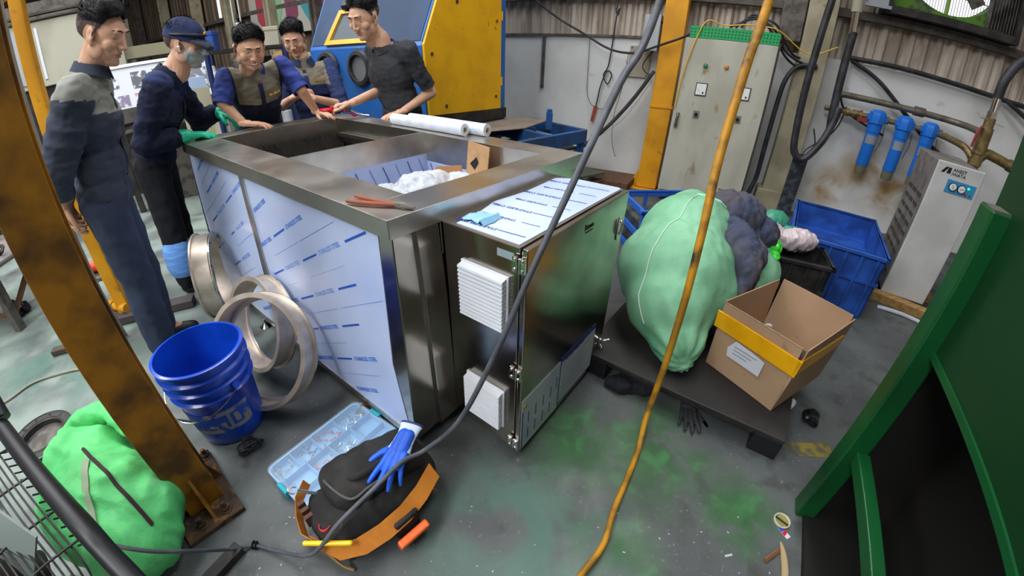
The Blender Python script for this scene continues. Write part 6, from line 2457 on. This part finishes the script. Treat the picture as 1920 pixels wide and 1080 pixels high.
# cap
q = B(MH2 @ Matrix.Translation((0, -.012, .040)) @ rotm('X', -.06))
rs = []
for i in range(13):
    a = (PI/2)*i/12
    k = math.cos(a)
    rs.append([V((.087*k*math.cos(t), .110*k*math.sin(t), -.012+.112*math.sin(a)**.9)) for t in [j*2*PI/36 for j in range(36)]])
q.rings([[V((p.x*.96, p.y*.96, -.014)) for p in rs[0]]]+rs[:-1]+[[V((p.x*.01, p.y*.01, .100)) for p in rs[0]]])
me_cap = mat('navy_cap_cloth', '#1f2d56', .85, c2='#1a2649', sc1=8, bump=.3, bs=120, bd=.002)
capo = q.obj('cap', me_cap, p2, smooth=True)
q = B(MH2 @ Matrix.Translation((0, .075, .045)) @ rotm('X', -.30))
rs = []
for j, (y, wdt_, z) in enumerate(((0, .078, 0), (.03, .076, .004), (.055, .066, .002), (.078, .045, -.004), (.088, .012, -.008))):
    r_ = []
    for i in range(15):
        t = -1+2*i/14
        r_.append(V((t*wdt_, y-.012*t*t, z-.020*t*t)))
    rs.append(r_+[p-V((0, 0, .005)) for p in reversed(r_)])
q.rings(rs)
q.obj('cap_brim', mat('slate_brim', '#2c3548', .8), capo, smooth=True)
q = B(MH2)
q.ball((0, .099, .070), (.012, .006, .012))
q.obj('cap_badge', gold, capo, smooth=True)
q = B(MH2)
q.tube([V((-.088*math.cos(t), -.010+.110*math.sin(t), .050+.012*math.sin(t))) for t in [math.radians(-20+i*22) for i in range(11)]], .007, n=8, smooth=3)
q.obj('black_strap', blackp, capo, smooth=True)
# mask
Vv, Ff, Mm = head_local()
q = B()
idx = {}
def mk(i):
    if i not in idx:
        c = Vv[i]
        n_ = (c-V((0, .0, -.04))).normalized()
        bulge = .004+.016*math.exp(-((c.x/.03)**2+((c.z+.045)/.03)**2))
        idx[i] = q._v(MH2 @ (c+n_*bulge))
    return idx[i]
for f in Ff:
    c = sum((Vv[i] for i in f), V((0, 0, 0)))/len(f)
    if c.y > .022+abs(c.z+.045)*.45 and -.100 < c.z < -.004 and c.z < -.004-.25*abs(c.x):
        q._f([mk(i) for i in f])
mo = q.obj('face_mask', mask_m, p2, smooth=True, auto=0)
for s in (-1, 1):
    q = B(MH2)
    q.tube([(s*.062, .045, -.020), (s*.076, .018, .012), (s*.082, -.018, .026)], .0014, n=5)
    q.tube([(s*.056, .040, -.075), (s*.074, .010, -.045), (s*.082, -.018, -.02)], .0014, n=5)
    q.obj('ear_loop', white_pl, mo, smooth=True)
q = B(MH2)
q.ball((.084, .004, -.010), (.006, .007, .007))
q.cap((.085, .006, -.012), (.083, .012, -.032), .003)
q.obj('earbud', white_pl, p2, smooth=True)
# pale blue wrap around his lower leg
q = B()
c0, c1 = J2v['knR'], J2v['anR']
for k in range(1):
    a_, b_ = c0.lerp(c1, .25), c0.lerp(c1, .85)
    q.tube([a_, a_.lerp(b_, .3), a_.lerp(b_, .7), b_], [.078, .098, .100, .082], n=24, smooth=5)
ob_ = q.obj('blue_leg_wrap', apron_b, p2, smooth=True)
for v in ob_.data.vertices:
    v.co += v.normal*.006*noise.noise(V((v.co.x*8, v.co.y*8, v.co.z*70)))

# --- man 3: smiling, khaki yoke, leaning on the tank with both hands
f3 = V((.72, -.55, 0)).normalized()
r3 = V((f3.y, -f3.x, 0))
ch3 = V((-1.77, 2.76, 1.215))
J3 = dict(pelvis=(-1.93, 2.95, .93), chest=ch3, neck=(-1.71, 2.68, 1.375), sR=ch3+r3*.190+V((.03, -.02, .10)), sL=V((-1.60, 2.86, 1.355)))
J3.update(legset((-1.95, 3.0), f3))
arms3 = dict(R=dict(el=V((-1.86, 2.50, 1.17)), wr=V((-1.765, 2.535, 1.035)), hand=(.80, .45, -.16), up=(.15, .1, 1), hk=dict(curl=(.12, .15, .2, .25), thumb=(.8, .5), spread=.12)),
             L=dict(el=V((-1.475, 2.83, 1.195)), wr=V((-1.45, 2.95, 1.035)), hand=(.75, -.30, -.14), up=(.12, .1, 1), hk=dict(curl=(.12, .15, .2, .25), thumb=(.7, .4), spread=.1)))
p3, MH3, TR3, J3v = person('smiling man in blue shirt with khaki yoke leaning both hands on the tank', (-1.95, 3.0, 0), J3,
    (V((-1.66, 2.60, 1.478)), (.66, -.60, -.42), (.30, -.24, .92), dict(smile=1.0, eyes='smile', wide=1.2, hs=1.0)), arms3,
    dict(mats=[dnavy_m, khaki_m, royal_m], yoke=(-.01, .78, 9), sleeve=.72, sleeve_sep=True, trousers=dnavy_m, seed=12, amp=.010, placket=True, pockets=-.055, badge=(-1, .045), collar_mat=2), hair=dict(style='swept', seed=4, top=.035))
# teeth
q = B(MH3)
q.tube([(-.020, .0905, -.0560), (-.010, .0945, -.0595), (0, .0955, -.0605), (.010, .0945, -.0595), (.020, .0905, -.0560)], [.001, .003, .0035, .003, .001], n=6, smooth=3)
q.obj('teeth', white_pl, p3, smooth=True)

# --- man 4: standing behind, looking down at something in his hands
f4 = V((.45, -.85, 0)).normalized()
r4 = V((f4.y, -f4.x, 0))
ch4 = V((-1.665, 3.33, 1.19))
J4 = dict(pelvis=(-1.63, 3.38, .90), chest=ch4, neck=(-1.67, 3.31, 1.40), sR=ch4+r4*.180+V((0, 0, .13)), sL=ch4-r4*.180+V((0, 0, .13)))
J4.update(legset((-1.63, 3.38), f4))
arms4 = dict(R=dict(el=V((-1.83, 3.16, 1.06)), wr=V((-1.66, 3.06, 1.13)), hand=(.75, .1, .25), up=(-.2, -.5, .8), hk=dict(curl=(.6, .7, .8, .9), thumb=(.4, .2))),
             L=dict(el=V((-1.38, 3.26, 1.04)), wr=V((-1.52, 3.06, 1.12)), hand=(-.75, -.1, .4), up=(.2, -.5, .8), hk=dict(curl=(.6, .7, .8, .9), thumb=(.4, .2))))
p4, MH4, TR4, J4v = person('young man with khaki yoke shirt standing behind, looking down at his hands', (-1.63, 3.38, 0), J4,
    (V((-1.69, 3.26, 1.535)), (.22, -.85, -.42), (.05, -.38, .92), dict(smile=0.0, eyes='down', hs=.98, wide=1.1)), arms4,
    dict(mats=[mat('denim_navy_cloth', '#22305a', .9, c2='#1d2a50', sc1=5), khaki_m, mat('denim_navy_cloth', '#22305a')], yoke=(.02, .90, 9), sleeve=.85, trousers=dnavy_m, seed=17, amp=.009, placket=True, pockets=-.03, badge=(-1, .05)), hair=dict(style='swept', seed=6, top=.036))

# --- man 5: black T-shirt at the back corner holding a clamp meter
f5 = V((-.58, -.81, 0)).normalized()
r5 = V((f5.y, -f5.x, 0))
ch5 = V((-.885, 3.03, 1.285))
J5 = dict(pelvis=(-.85, 3.10, .97), chest=ch5, neck=(-.925, 2.985, 1.505), sR=ch5+r5*.175+V((0, 0, .135)), sL=ch5-r5*.19+V((0, 0, .135)))
J5.update(legset((-.86, 3.12), f5))
arms5 = dict(R=dict(el=V((-1.02, 3.13, 1.15)), wr=V((-1.165, 2.90, 1.09)), hand=(-.75, -.55, -.05), up=(.1, .1, 1), hk=dict(curl=(.55, .6, .7, .8), thumb=(.4, .2))),
             L=dict(el=V((-.615, 3.04, 1.15)), wr=V((-.80, 2.92, 1.035)), hand=(-.80, -.35, -.22), up=(-.1, -.1, 1), hk=dict(curl=(.15, .18, .22, .3), thumb=(.8, .5), spread=.12)))
p5, MH5, TR5, J5v = person('man in black T-shirt holding a red clamp meter at the far corner of the tank', (-.86, 3.12, 0), J5,
    (V((-1.005, 2.915, 1.625)), (-.36, -.84, -.40), (-.12, -.36, .92), dict(smile=0.0, eyes='down', wide=1.1, hs=1.08)), arms5,
    dict(name='t_shirt', mats=[tee_m, tee_m, tee_m], sleeve=.66, collar=False, trousers=mat('black_trousers', '#101118', .9), seed=23, amp=.012, r=.92), hair=dict(style='short', seed=9, top=.030))
q = B(MH5)
q.tube([V((.054*math.cos(t), -.018+.056*math.sin(t), -.105-.022*math.sin(t))) for t in [math.radians(i*20) for i in range(19)]], .0012, n=5, smooth=1)
q.obj('gold_necklace', gold, p5, smooth=True)

# clamp meter in his hand
cm = thing('clamp_meter', (-1.25, 2.84, 1.05), 0, 'red and dark grey clamp meter held over the tank by the man in black', 'clamp meter')
d = V((-.85, -.50, .02)).normalized()
Mc = frame((-1.205, 2.855, 1.062), d, (0, 0, 1))
q = B(Mc)
q.box(-.030, .030, -.05, .075, -.018, .018)
q.obj('body', dgrey_p, cm, bevel=.008)
q = B(Mc)
q.box(-.034, .034, .06, .085, -.02, .02)
q.box(-.034, .034, -.01, .005, -.02, .02)
q.obj('red_collar', red_p, cm, bevel=.005)
for s in (-1, 1):
    q = B(Mc)
    q.tube([(s*.012, .08, 0), (s*.034, .10, 0), (s*.036, .13, 0), (s*.004, .155, 0)], [.010, .011, .010, .008], n=10, smooth=4, flat=.8)
    q.obj('jaw', red_p, cm, smooth=True)
q = B(Mc)
q.tube([(.01, -.05, -.01), (.02, -.09, -.03), (.0, -.13, -.045), (-.02, -.17, -.05)], .004, n=8)
q.tube([(-.01, -.05, -.01), (.0, -.10, -.04), (.02, -.14, -.05)], .004, n=8)
q.obj('test_leads', chrome, cm, smooth=True)
q = B(Mc)
q.tube([(.01, -.04, -.02), (.03, -.06, -.045), (.01, -.085, -.05), (-.01, -.06, -.05)], .007, n=8)
q.obj('red_lead', red_p, cm, smooth=True)
# small pale part in man 4's fingers
q = B()
q.cap((-1.60, 3.03, 1.15), (-1.585, 3.03, 1.185), .008)
q.obj('small_fitting', white_pl, smooth=True, label='tiny white fitting held in the fingers of the man standing behind', cat='fitting')
# ================================================================ blue blasting machine with the yellow door
F5 = V((-.80, 3.68, 0))
DD, GG = V((.60, .80, 0)), V((-.867, .498, 0))
def FP(d_, g_, z, o=0.0):
    return F5+DD*d_+GG*g_+V((0, 0, z))+V((.8, -.6, 0))*o
mch = thing('blasting_cabinet', F5+DD*.5+GG*.7, 0, 'large blue blasting cabinet with yellow side door and round glove ports behind the men', 'machine')
q = B()
prof = [(0, .58), (1.12, .58), (1.12, 3.2), (.83, 3.2), (0, 1.465)]
q.rings([[FP(p[0], 0, p[1]) for p in prof], [FP(p[0], 1.56, p[1]) for p in prof]])
q.obj('body', blue_metal, mch, bevel=.006)
q = B()
q.rings([[FP(p[0], -.0, p[1], .004) for p in ((.03, 1.47), (1.0, 3.19), (.84, 3.19), (.0, 1.50))], [FP(p[0], .0, p[1], -.004) for p in ((.03, 1.47), (1.0, 3.19), (.84, 3.19), (.0, 1.50))]])
q.obj('edge_band', blue_metal, mch)
q = B()
dp = [(.015, .90), (1.015, .885), (1.015, 3.15), (.80, 3.15), (.0, 1.475)]
q.rings([[FP(p[0], 0, p[1], .03) for p in dp], [FP(p[0], 0, p[1], .002) for p in dp]])
yd = q.obj('yellow_door', yellow, mch, bevel=.006)
for d_, z in ((.22, .97), (.93, 1.01), (.94, 1.70), (.40, 1.82), (.08, 1.40)):
    q = B()
    c = FP(d_, 0, z, .03)
    q.cyl(c, c+V((.8, -.6, 0))*.008, .014, n=12)
    q.obj('bolt', rust, yd)
for z in (1.15, 1.75):
    q = B()
    q.cyl(FP(1.03, 0, z-.04, .02), FP(1.03, 0, z+.04, .02), .012)
    q.obj('door_hinge', yellow, yd)
# sloping grey viewing panel with yellow framed window
def SP(g_, s, o=0.0):
    """point on the sloping front: s metres up the slope"""
    v = V((DD.x*.478, DD.y*.478, 1)).normalized()
    nn = V((-.6*1, -.8*1, .478)).normalized()
    return FP(0, g_, 1.465)+v*s+nn*o
q = B()
q.rings([[SP(.03, .04, .006), SP(1.53, .04, .006), SP(1.53, 1.8, .006), SP(.03, 1.8, .006)], [SP(.03, .04, 0), SP(1.53, .04, 0), SP(1.53, 1.8, 0), SP(.03, 1.8, 0)]])
q.obj('slope_panel', blue_grey, mch)
q = B()
fo = [(.66, .03), (1.29, .03), (1.20, .38), (.72, .38)]
fi = [(.71, .075), (1.22, .075), (1.15, .34), (.77, .34)]
q.rings([[SP(p[0], p[1], .03) for p in fo], [SP(p[0], p[1], .03) for p in fi], [SP(p[0], p[1], .007) for p in fi], [SP(p[0], p[1], .007) for p in fo]], cap=False, closed=True)
wf = q.obj('window_frame', yellow, mch)
q = B()
q.rings([[SP(p[0], p[1], .010) for p in fi], [SP(p[0], p[1], .007) for p in fi]])
q.obj('window_pane', mat('dull_grey_glass', '#4a545c', .5), wf)
q = B()
q.rings([[SP(g_, s, .04) for g_, s in ((.84, .36), (1.12, .36), (1.08, .62), (.82, .62))], [SP(g_, s, .09) for g_, s in ((.86, .38), (1.10, .38), (1.06, .60), (.84, .60))]])
q.rings([[SP(g_, s, .0) for g_, s in ((.9, .45), (1.0, .45), (1.0, .55), (.9, .55))], [SP(g_, s, .05) for g_, s in ((.9, .45), (1.0, .45), (1.0, .55), (.9, .55))]])
q.obj('work_lamp', blackp, mch, bevel=.008)
NF = V((-.498, -.867, 0))
for g_ in (.785, 1.27):
    c = FP(0, g_, 1.285)
    m = frame(c, NF) @ rotm('X', -PI/2)
    q = B(m)
    q.lathe([(.115, .002), (.165, .002), (.168, .02), (.150, .045), (.120, .050), (.112, .03)], 40, cap=False, closed=True)
    pr_ = q.obj('glove_port', rubber, mch, smooth=True, auto=35)
    q = B(m)
    q.lathe([(.114, .012), (.02, .006)], 32)
    q.obj('port_plate', mat('port_grey', '#6a6c6e', .6), pr_)
    for k in range(8):
        q = B(m @ Matrix.Translation((.152*math.cos(k*PI/4), .152*math.sin(k*PI/4), .04)))
        q.ball((0, 0, 0), .006, seg=8, rg=6)
        q.obj('ring_bolt', grey_iron, pr_)
for d_, g_ in ((.05, .05), (1.07, .05), (.05, 1.5), (1.07, 1.5)):
    q = B()
    q.bar(FP(d_, g_, 0), FP(d_, g_, .6), .07, .07, up=(1, 0, 0))
    q.obj('leg', blue_bench, mch)
q = B()
q.rings([[FP(d_, g_, .60) for d_, g_ in ((.1, .1), (1.02, .1), (1.02, 1.45), (.1, 1.45))], [FP(d_, g_, .22) for d_, g_ in ((.5, .65), (.62, .65), (.62, .85), (.5, .85))]])
q.obj('hopper', blue_metal, mch)
q = B()
q.bar(FP(.0, .0, .84, .02), FP(1.1, 0, .84, .02), .10, .03, up=(.8, -.6, 0))
q.obj('dark_sill', dark_iron, mch)
# blue work frame with plate
BX, BY = V((-.70, -.714, 0)), V((-.585, .811, 0))
BA = V((.704, 4.12, 0))
def BP(x, y, z):
    return BA+BX*x+BY*y+V((0, 0, z))
bn = thing('welding_bench', BP(.5, .5, 0), 0, 'blue painted steel work frame between the tank and the white wall', 'work frame')
for a, b_ in (((0, 0), (1.3, 0)), ((0, .85), (1.3, .85)), ((0, 0), (0, .85)), ((1.3, 0), (1.3, .85)), ((.55, 0), (.55, .85))):
    q = B()
    q.bar(BP(*a, .69), BP(*b_, .69), .05, .12)
    q.obj('beam', blue_bench, bn, bevel=.003)
for a in ((.03, .03), (1.27, .03), (.03, .82), (1.27, .82)):
    q = B()
    q.bar(BP(*a, 0), BP(*a, .66), .07, .07, up=(1, 0, 0))
    q.obj('leg', blue_bench, bn, bevel=.003)
q = B()
q.rings([[BP(x, y, .56) for x, y in ((.05, .05), (1.25, .05), (1.25, .8), (.05, .8))], [BP(x, y, .58) for x, y in ((.05, .05), (1.25, .05), (1.25, .8), (.05, .8))]])
q.obj('lower_tray', dark_iron, bn)
q = B()
q.bar(BP(.30, .28, .74), BP(.30, .28, .90), .08, .06, up=(1, 0, 0))
q.bar(BP(.30, .28, .90), BP(.30, .28, .93), .04, .05, up=(1, 0, 0))
q.obj('upright_lug', blue_bench, bn, bevel=.004)
q = B()
pr = [(.10, .50), (.55, .38), (1.15, .50), (1.2, .98), (.25, .90)]
rs = [[BP(x, y, .755+.05*max(0, .5-x)) for x, y in pr], [BP(x, y, .765+.05*max(0, .5-x)) for x, y in pr]]
q.rings(rs)
q.obj('loose_plate', mat('dusty_plate', '#8d8175', .6, .2, c2='#7a6f64', sc1=5), label='bent dusty brown metal plate lying on the blue work frame', cat='plate', bevel=.003)

# ================================================================ background at the left
cnc = thing('machine_tool', (-5.2, 4.0, 0), .72, 'large beige machine tool enclosure far at the left beyond the yellow post', 'machine')
MC_ = Matrix.Translation((-5.2, 4.0, 0)) @ rotm('Z', .70)
q = B(MC_)
q.box(-1.3, .75, 0, 1.4, .0, 1.50)
q.obj('base', dark_iron, cnc)
q = B(MC_)
q.box(-1.35, .80, -.05, 1.4, 1.50, 2.22)
en = q.obj('enclosure', beige_m, cnc, bevel=.01)
q = B(MC_)
q.box(-.12, -.09, -.065, -.05, 1.58, 2.15)
q.obj('door_handle_strip', white_pl, en)
q = B(MC_)
q.box(-1.2, -.2, -.068, -.052, 1.56, 2.16)
q.obj('sliding_door', mat('pale_blue_grey_door', '#a8b0b4', .4), en)
q = B(MC_)
q.box(-1.35, .80, -.12, .0, 2.30, 2.42)
q.box(-1.3, .5, -.10, .0, 2.24, 2.27)
q.obj('overhead_rail', grey_iron, cnc)
q = B(MC_)
q.box(.80, 1.75, .1, .6, 1.62, 1.76)
q.obj('beige_channel', mat('dull_beige', '#8f8a70', .6), label='long beige channel cabinet above the photo board behind the men', cat='cabinet')
brd = thing('notice_board', (-3.75, 4.0, 0), .74, 'sloping white notice board with small photographs behind the men at the left', 'notice board')
MBd = Matrix.Translation((-4.12, 3.66, 1.08)) @ rotm('Z', .76) @ rotm('X', PI/2-.35)
q = B(MBd)
q.box(-.1, 1.15, 0, .46, -.02, 0)
q.obj('board', mat('white_board', '#c9ccd4', .5), brd)
q = B(MBd)
q.box(-.12, 1.17, .46, .49, -.03, .02)
q.obj('top_rail', white_pl, brd)
for i, (x, y, w_, h_, c_) in enumerate(((.02, .05, .20, .12, '#7a6f8c'), (.03, .25, .12, .12, '#3a4252'), (.28, .05, .16, .12, '#a8707a'), (.28, .22, .16, .18, '#54565c'), (.50, .18, .22, .22, '#3f4146'), (.50, .04, .18, .10, '#8a8f9c'), (.80, .10, .25, .25, '#6c7078'))):
    q = B(MBd)
    q.box(x, x+w_, y, y+h_, 0, .002)
    q.obj('pinned_photo', mat('photo_%d' % i, c_, .5, c2='#c8ccd4', sc1=18, lo=.5, hi=.6), brd)
q = B(MBd)
q.box(-.08, 1.1, -.15, 0, -.02, .1)
q.obj('dark_ledge', dark_iron, brd)
for x in (0, 1.1):
    q = B(Matrix.Translation((-4.12, 3.66, 0)) @ rotm('Z', .76))
    q.box(x-.03, x+.03, .0, .06, 0, 1.08)
    q.obj('leg', dark_iron, brd)
q = B(Matrix.Translation((-4.12, 3.75, 0)) @ rotm('Z', .76))
q.box(.0, 1.4, .1, .5, 0, .85)
q.obj('tool_cupboard', grey_iron, label='low grey tool cupboard behind the man in the navy cap', cat='cupboard', bevel=.01)
# blue post rack with shelves
rk = thing('blue_rack', (-2.6, 3.75, 0), .5, 'dark blue steel rack with cluttered shelves between the men at the left', 'rack')
for x, y in ((-2.72, 3.58), (-2.15, 3.95), (-2.95, 3.95), (-2.38, 4.35)):
    q = B()
    q.bar((x, y, 0), (x, y, 1.62), .035, .035, up=(1, 0, 0))
    q.obj('post', mat('navy_rack_paint', '#1b2a58', .5), rk)
for z in (.75, 1.15, 1.5):
    q = B()
    q.prism([(-2.72, 3.58), (-2.15, 3.95), (-2.38, 4.35), (-2.95, 3.95)], z, z+.03)
    q.obj('shelf', dark_iron, rk)
random.seed(31)
kinds = [('cream_box', beige_m, 'small cream box'), ('grey_can', grey_iron, 'small grey can'), ('blue_bin', blue_crate, 'small blue bin'), ('brown_carton', cardb, 'small brown carton'), ('white_can', white_pl, 'small white can'), ('dark_motor', dark_iron, 'dark motor part')]
pl_ = ['left end', 'middle', 'right end']
for zi, (z, zn) in enumerate(((.78, 'bottom shelf'), (1.18, 'middle shelf'), (1.53, 'top shelf'))):
    for i in range(3):
        nm, m_, lb_ = kinds[(zi*3+i*2+zi) % 6]
        p = V((-2.72, 3.62, z)).lerp(V((-2.25, 3.95, z)), i/2)+V((-.05, .08, 0))
        q = B(Matrix.Translation(p) @ rotm('Z', random.uniform(0, 1)))
        if nm in ('grey_can', 'white_can'):
            q.lathe([(.05, 0), (.05, .14), (.03, .17), (.02, .22)], 16)
        else:
            q.box(-.08, .08, -.07, .07, 0, .16)
            q.box(-.085, .085, -.075, .075, .13, .165)
        q.obj(nm, m_, label='%s at the %s of the %s of the blue rack' % (lb_, pl_[i], zn), cat=nm.split('_')[1], bevel=.004)
# cream cabinet with paper on top
q = B(Matrix.Translation((-3.05, 3.68, 0)) @ rotm('Z', .7))
q.box(-.12, .16, -.05, .3, 0, 1.22)
q.box(-.02, .12, -.056, -.05, .95, 1.0)
q.obj('cream_cabinet', mat('cream_cabinet_paint', '#b5b096', .5), label='narrow cream metal cabinet behind the man in the navy cap', cat='cabinet', bevel=.006)
q = B(Matrix.Translation((-3.05, 3.68, 1.22)) @ rotm('Z', .7))
q.box(-.10, .14, -.05, .1, 0, .10)
q.obj('blue_white_packet', mat('pale_blue_packet', '#a9bedf', .5), label='pale blue packet standing on the narrow cream cabinet', cat='packet')
# pennant display on the wall
q = B(MW)
q.box(-8.9, -6.2, DW-.05, DW-.02, 1.85, 3.2)
q.obj('pennant_board', mat('pale_grey_board', '#a9a79f', .7), label='pale grey display board on the wall left of the blue cabinet', cat='board')
for i, (c_, n_) in enumerate((('#a8404e', 'red'), ('#7fae84', 'pale green'), ('#7c3f58', 'maroon'), ('#3f8c98', 'teal'), ('#b05c66', 'pinkish red'))):
    x = -8.62+i*.50
    q = B(MW @ Matrix.Translation((x, DW-.051, 0)) @ rotm('X', PI/2))
    q.prism([(0, 2.15+.10*(i % 2)), (.19, 1.95+.05*(i > 2)), (.38, 2.15+.10*(i % 2)), (.38, 3.1), (0, 3.1)], 0, .006)
    q.obj('pennant', mat('pennant_%d' % i, c_, .7), label='%s arrow shaped pennant on the grey display board' % n_, cat='pennant', group='arrow pennants on the display board')
# shelf line and dark things below the display board
q = B(MW)
q.box(-9.2, -5.4, 4.2, 4.9, .0, 1.15)
q.box(-9.2, -5.4, 4.15, 4.95, 1.15, 1.2)
q.obj('long_workbench', dark_iron, label='long dark workbench along the wall behind the men', cat='workbench', bevel=.01)
for i, x in enumerate((-8.6, -7.9, -7.1, -6.3)):
    q = B(MW @ Matrix.Translation((x, 4.5, 1.2)))
    if i % 2:
        q.box(-.22, .22, -.15, .15, 0, .28)
        q.box(-.18, .18, -.16, -.15, .05, .2)
    else:
        q.lathe([(.18, 0), (.18, .25), (.1, .34), (.05, .34)], 16)
    q.obj(('grey_drum', 'black_case', 'amber_drum', 'white_case')[i], (grey_iron, blackp, wood, beige_m)[i], label=('grey round drum', 'black square case', 'amber round drum', 'pale square case')[i]+' on the long dark workbench behind the men', cat=('drum', 'case', 'drum', 'case')[i], bevel=.01)
# bright vertical slit of daylight in the old wall
b = B(MW)
b.box(-13.62, -13.42, DW-.02, DW+.0, 1.7, 2.6)
struct(b, 'window_2', tube_lit)
b = B(MW)
b.box(-10.3, -10.22, DW-.02, DW, 2.4, 3.2)
struct(b, 'window_3', tube_lit)
# pale lifting ropes of the crane
for i, (x, y) in enumerate(((-2.9, 4.3), (-2.82, 4.3))):
    q = B()
    q.tube([(x, y, CEIL), (x+.04, y, 1.3)], .008, n=6)
    q.obj('hoist_rope', mat('white_rope', '#b9b6ae', .6), label='pale hoist rope hanging beside the blue rack, %s one' % ('left', 'right')[i], cat='rope')
q = B()
q.box(-3.0, -2.7, 4.2, 4.4, 4.7, CEIL-.05)
q.obj('hoist', yellow_post, label='yellow crane hoist under the roof above the blue rack', cat='hoist', bevel=.02)
# small bench at the far left
sb2 = thing('small_bench', (-3.55, 1.75, 0), .3, 'small bench with worn grey wooden top cut by the left picture edge', 'bench')
MS_ = Matrix.Translation((-3.62, 1.72, 0)) @ rotm('Z', .15)
q = B(MS_)
q.box(-.55, .28, -.25, .30, .46, .50)
q.obj('top', mat('worn_grey_wood', '#6f6a68', .8, c2='#5c3c2a', sc1=3, lo=.55, hi=.7), sb2, bevel=.015)
for x, y in ((-.5, -.2), (.2, -.2), (-.5, .24), (.2, .24)):
    q = B(MS_)
    q.bar((x, y, 0), (x, y, .46), .06, .06, up=(1, 0, 0))
    q.obj('leg', grey_iron, sb2)
q = B(MS_)
q.bar((.2, -.2, .1), (.2, .2, .40), .03, .03)
q.bar((-.5, -.2, .12), (.2, -.2, .12), .03, .03)
q.obj('brace', wood_d, sb2)
random.seed(9)
for i, lb_ in enumerate(('nearest the right edge', 'in the middle', 'at the back corner', 'at the left side')):
    q = B(MS_ @ Matrix.Translation((.15-.17*i, -.05+.08*(i % 2), .50)))
    q.lathe([(.03, 0), (.04, .02), (.025, .05), (.03, .07)], 12)
    q.tube([(.0, .0, .05), (.06, .03, .06), (.09, -.02, .03)], .012, n=6)
    q.obj('metal_fitting', chrome if i % 2 else dark_iron, smooth=True, label='small metal fitting on the small grey bench, '+lb_, cat='fitting', group='fittings on the small bench')
# stool with orange power tool behind the posts
st2 = thing('low_stool', (-2.70, 1.86, 0), 0, 'low grey stool carrying a red power tool behind the yellow posts', 'stool')
q = B(Matrix.Translation((-2.72, 1.92, 0)) @ rotm('Z', .5))
q.box(-.22, .28, -.16, .16, .26, .29)
q.obj('seat', grey_iron, st2, bevel=.006)
for x, y in ((-.19, -.13), (.25, -.13), (-.19, .13), (.25, .13)):
    q = B(Matrix.Translation((-2.72, 1.92, 0)) @ rotm('Z', .5))
    q.bar((x, y, 0), (x, y, .26), .03, .03, up=(1, 0, 0))
    q.obj('leg', grey_iron, st2)
pt = thing('power_tool', (-2.66, 1.90, .29), 0, 'red power tool with pale tag lying on the low grey stool', 'power tool')
q = B(Matrix.Translation((-2.68, 1.88, .33)) @ rotm('Z', .5))
q.cap((-.12, 0, 0), (.12, 0, .01), .04, .035)
q.box(-.02, .05, -.03, .03, -.035, .07)
q.obj('motor_housing', mat('red_orange_tool', '#d8452c', .4), pt, smooth=True)
q = B(Matrix.Translation((-2.68, 1.88, .33)) @ rotm('Z', .5))
q.cyl((.12, 0, 0), (.20, 0, 0), .03)
q.obj('metal_head', chrome, pt, smooth=True)
q = B(Matrix.Translation((-2.66, 1.86, .385)) @ rotm('Z', .5))
q.box(-.02, .04, -.02, .02, 0, .05)
q.obj('paper_tag', paper, pt)
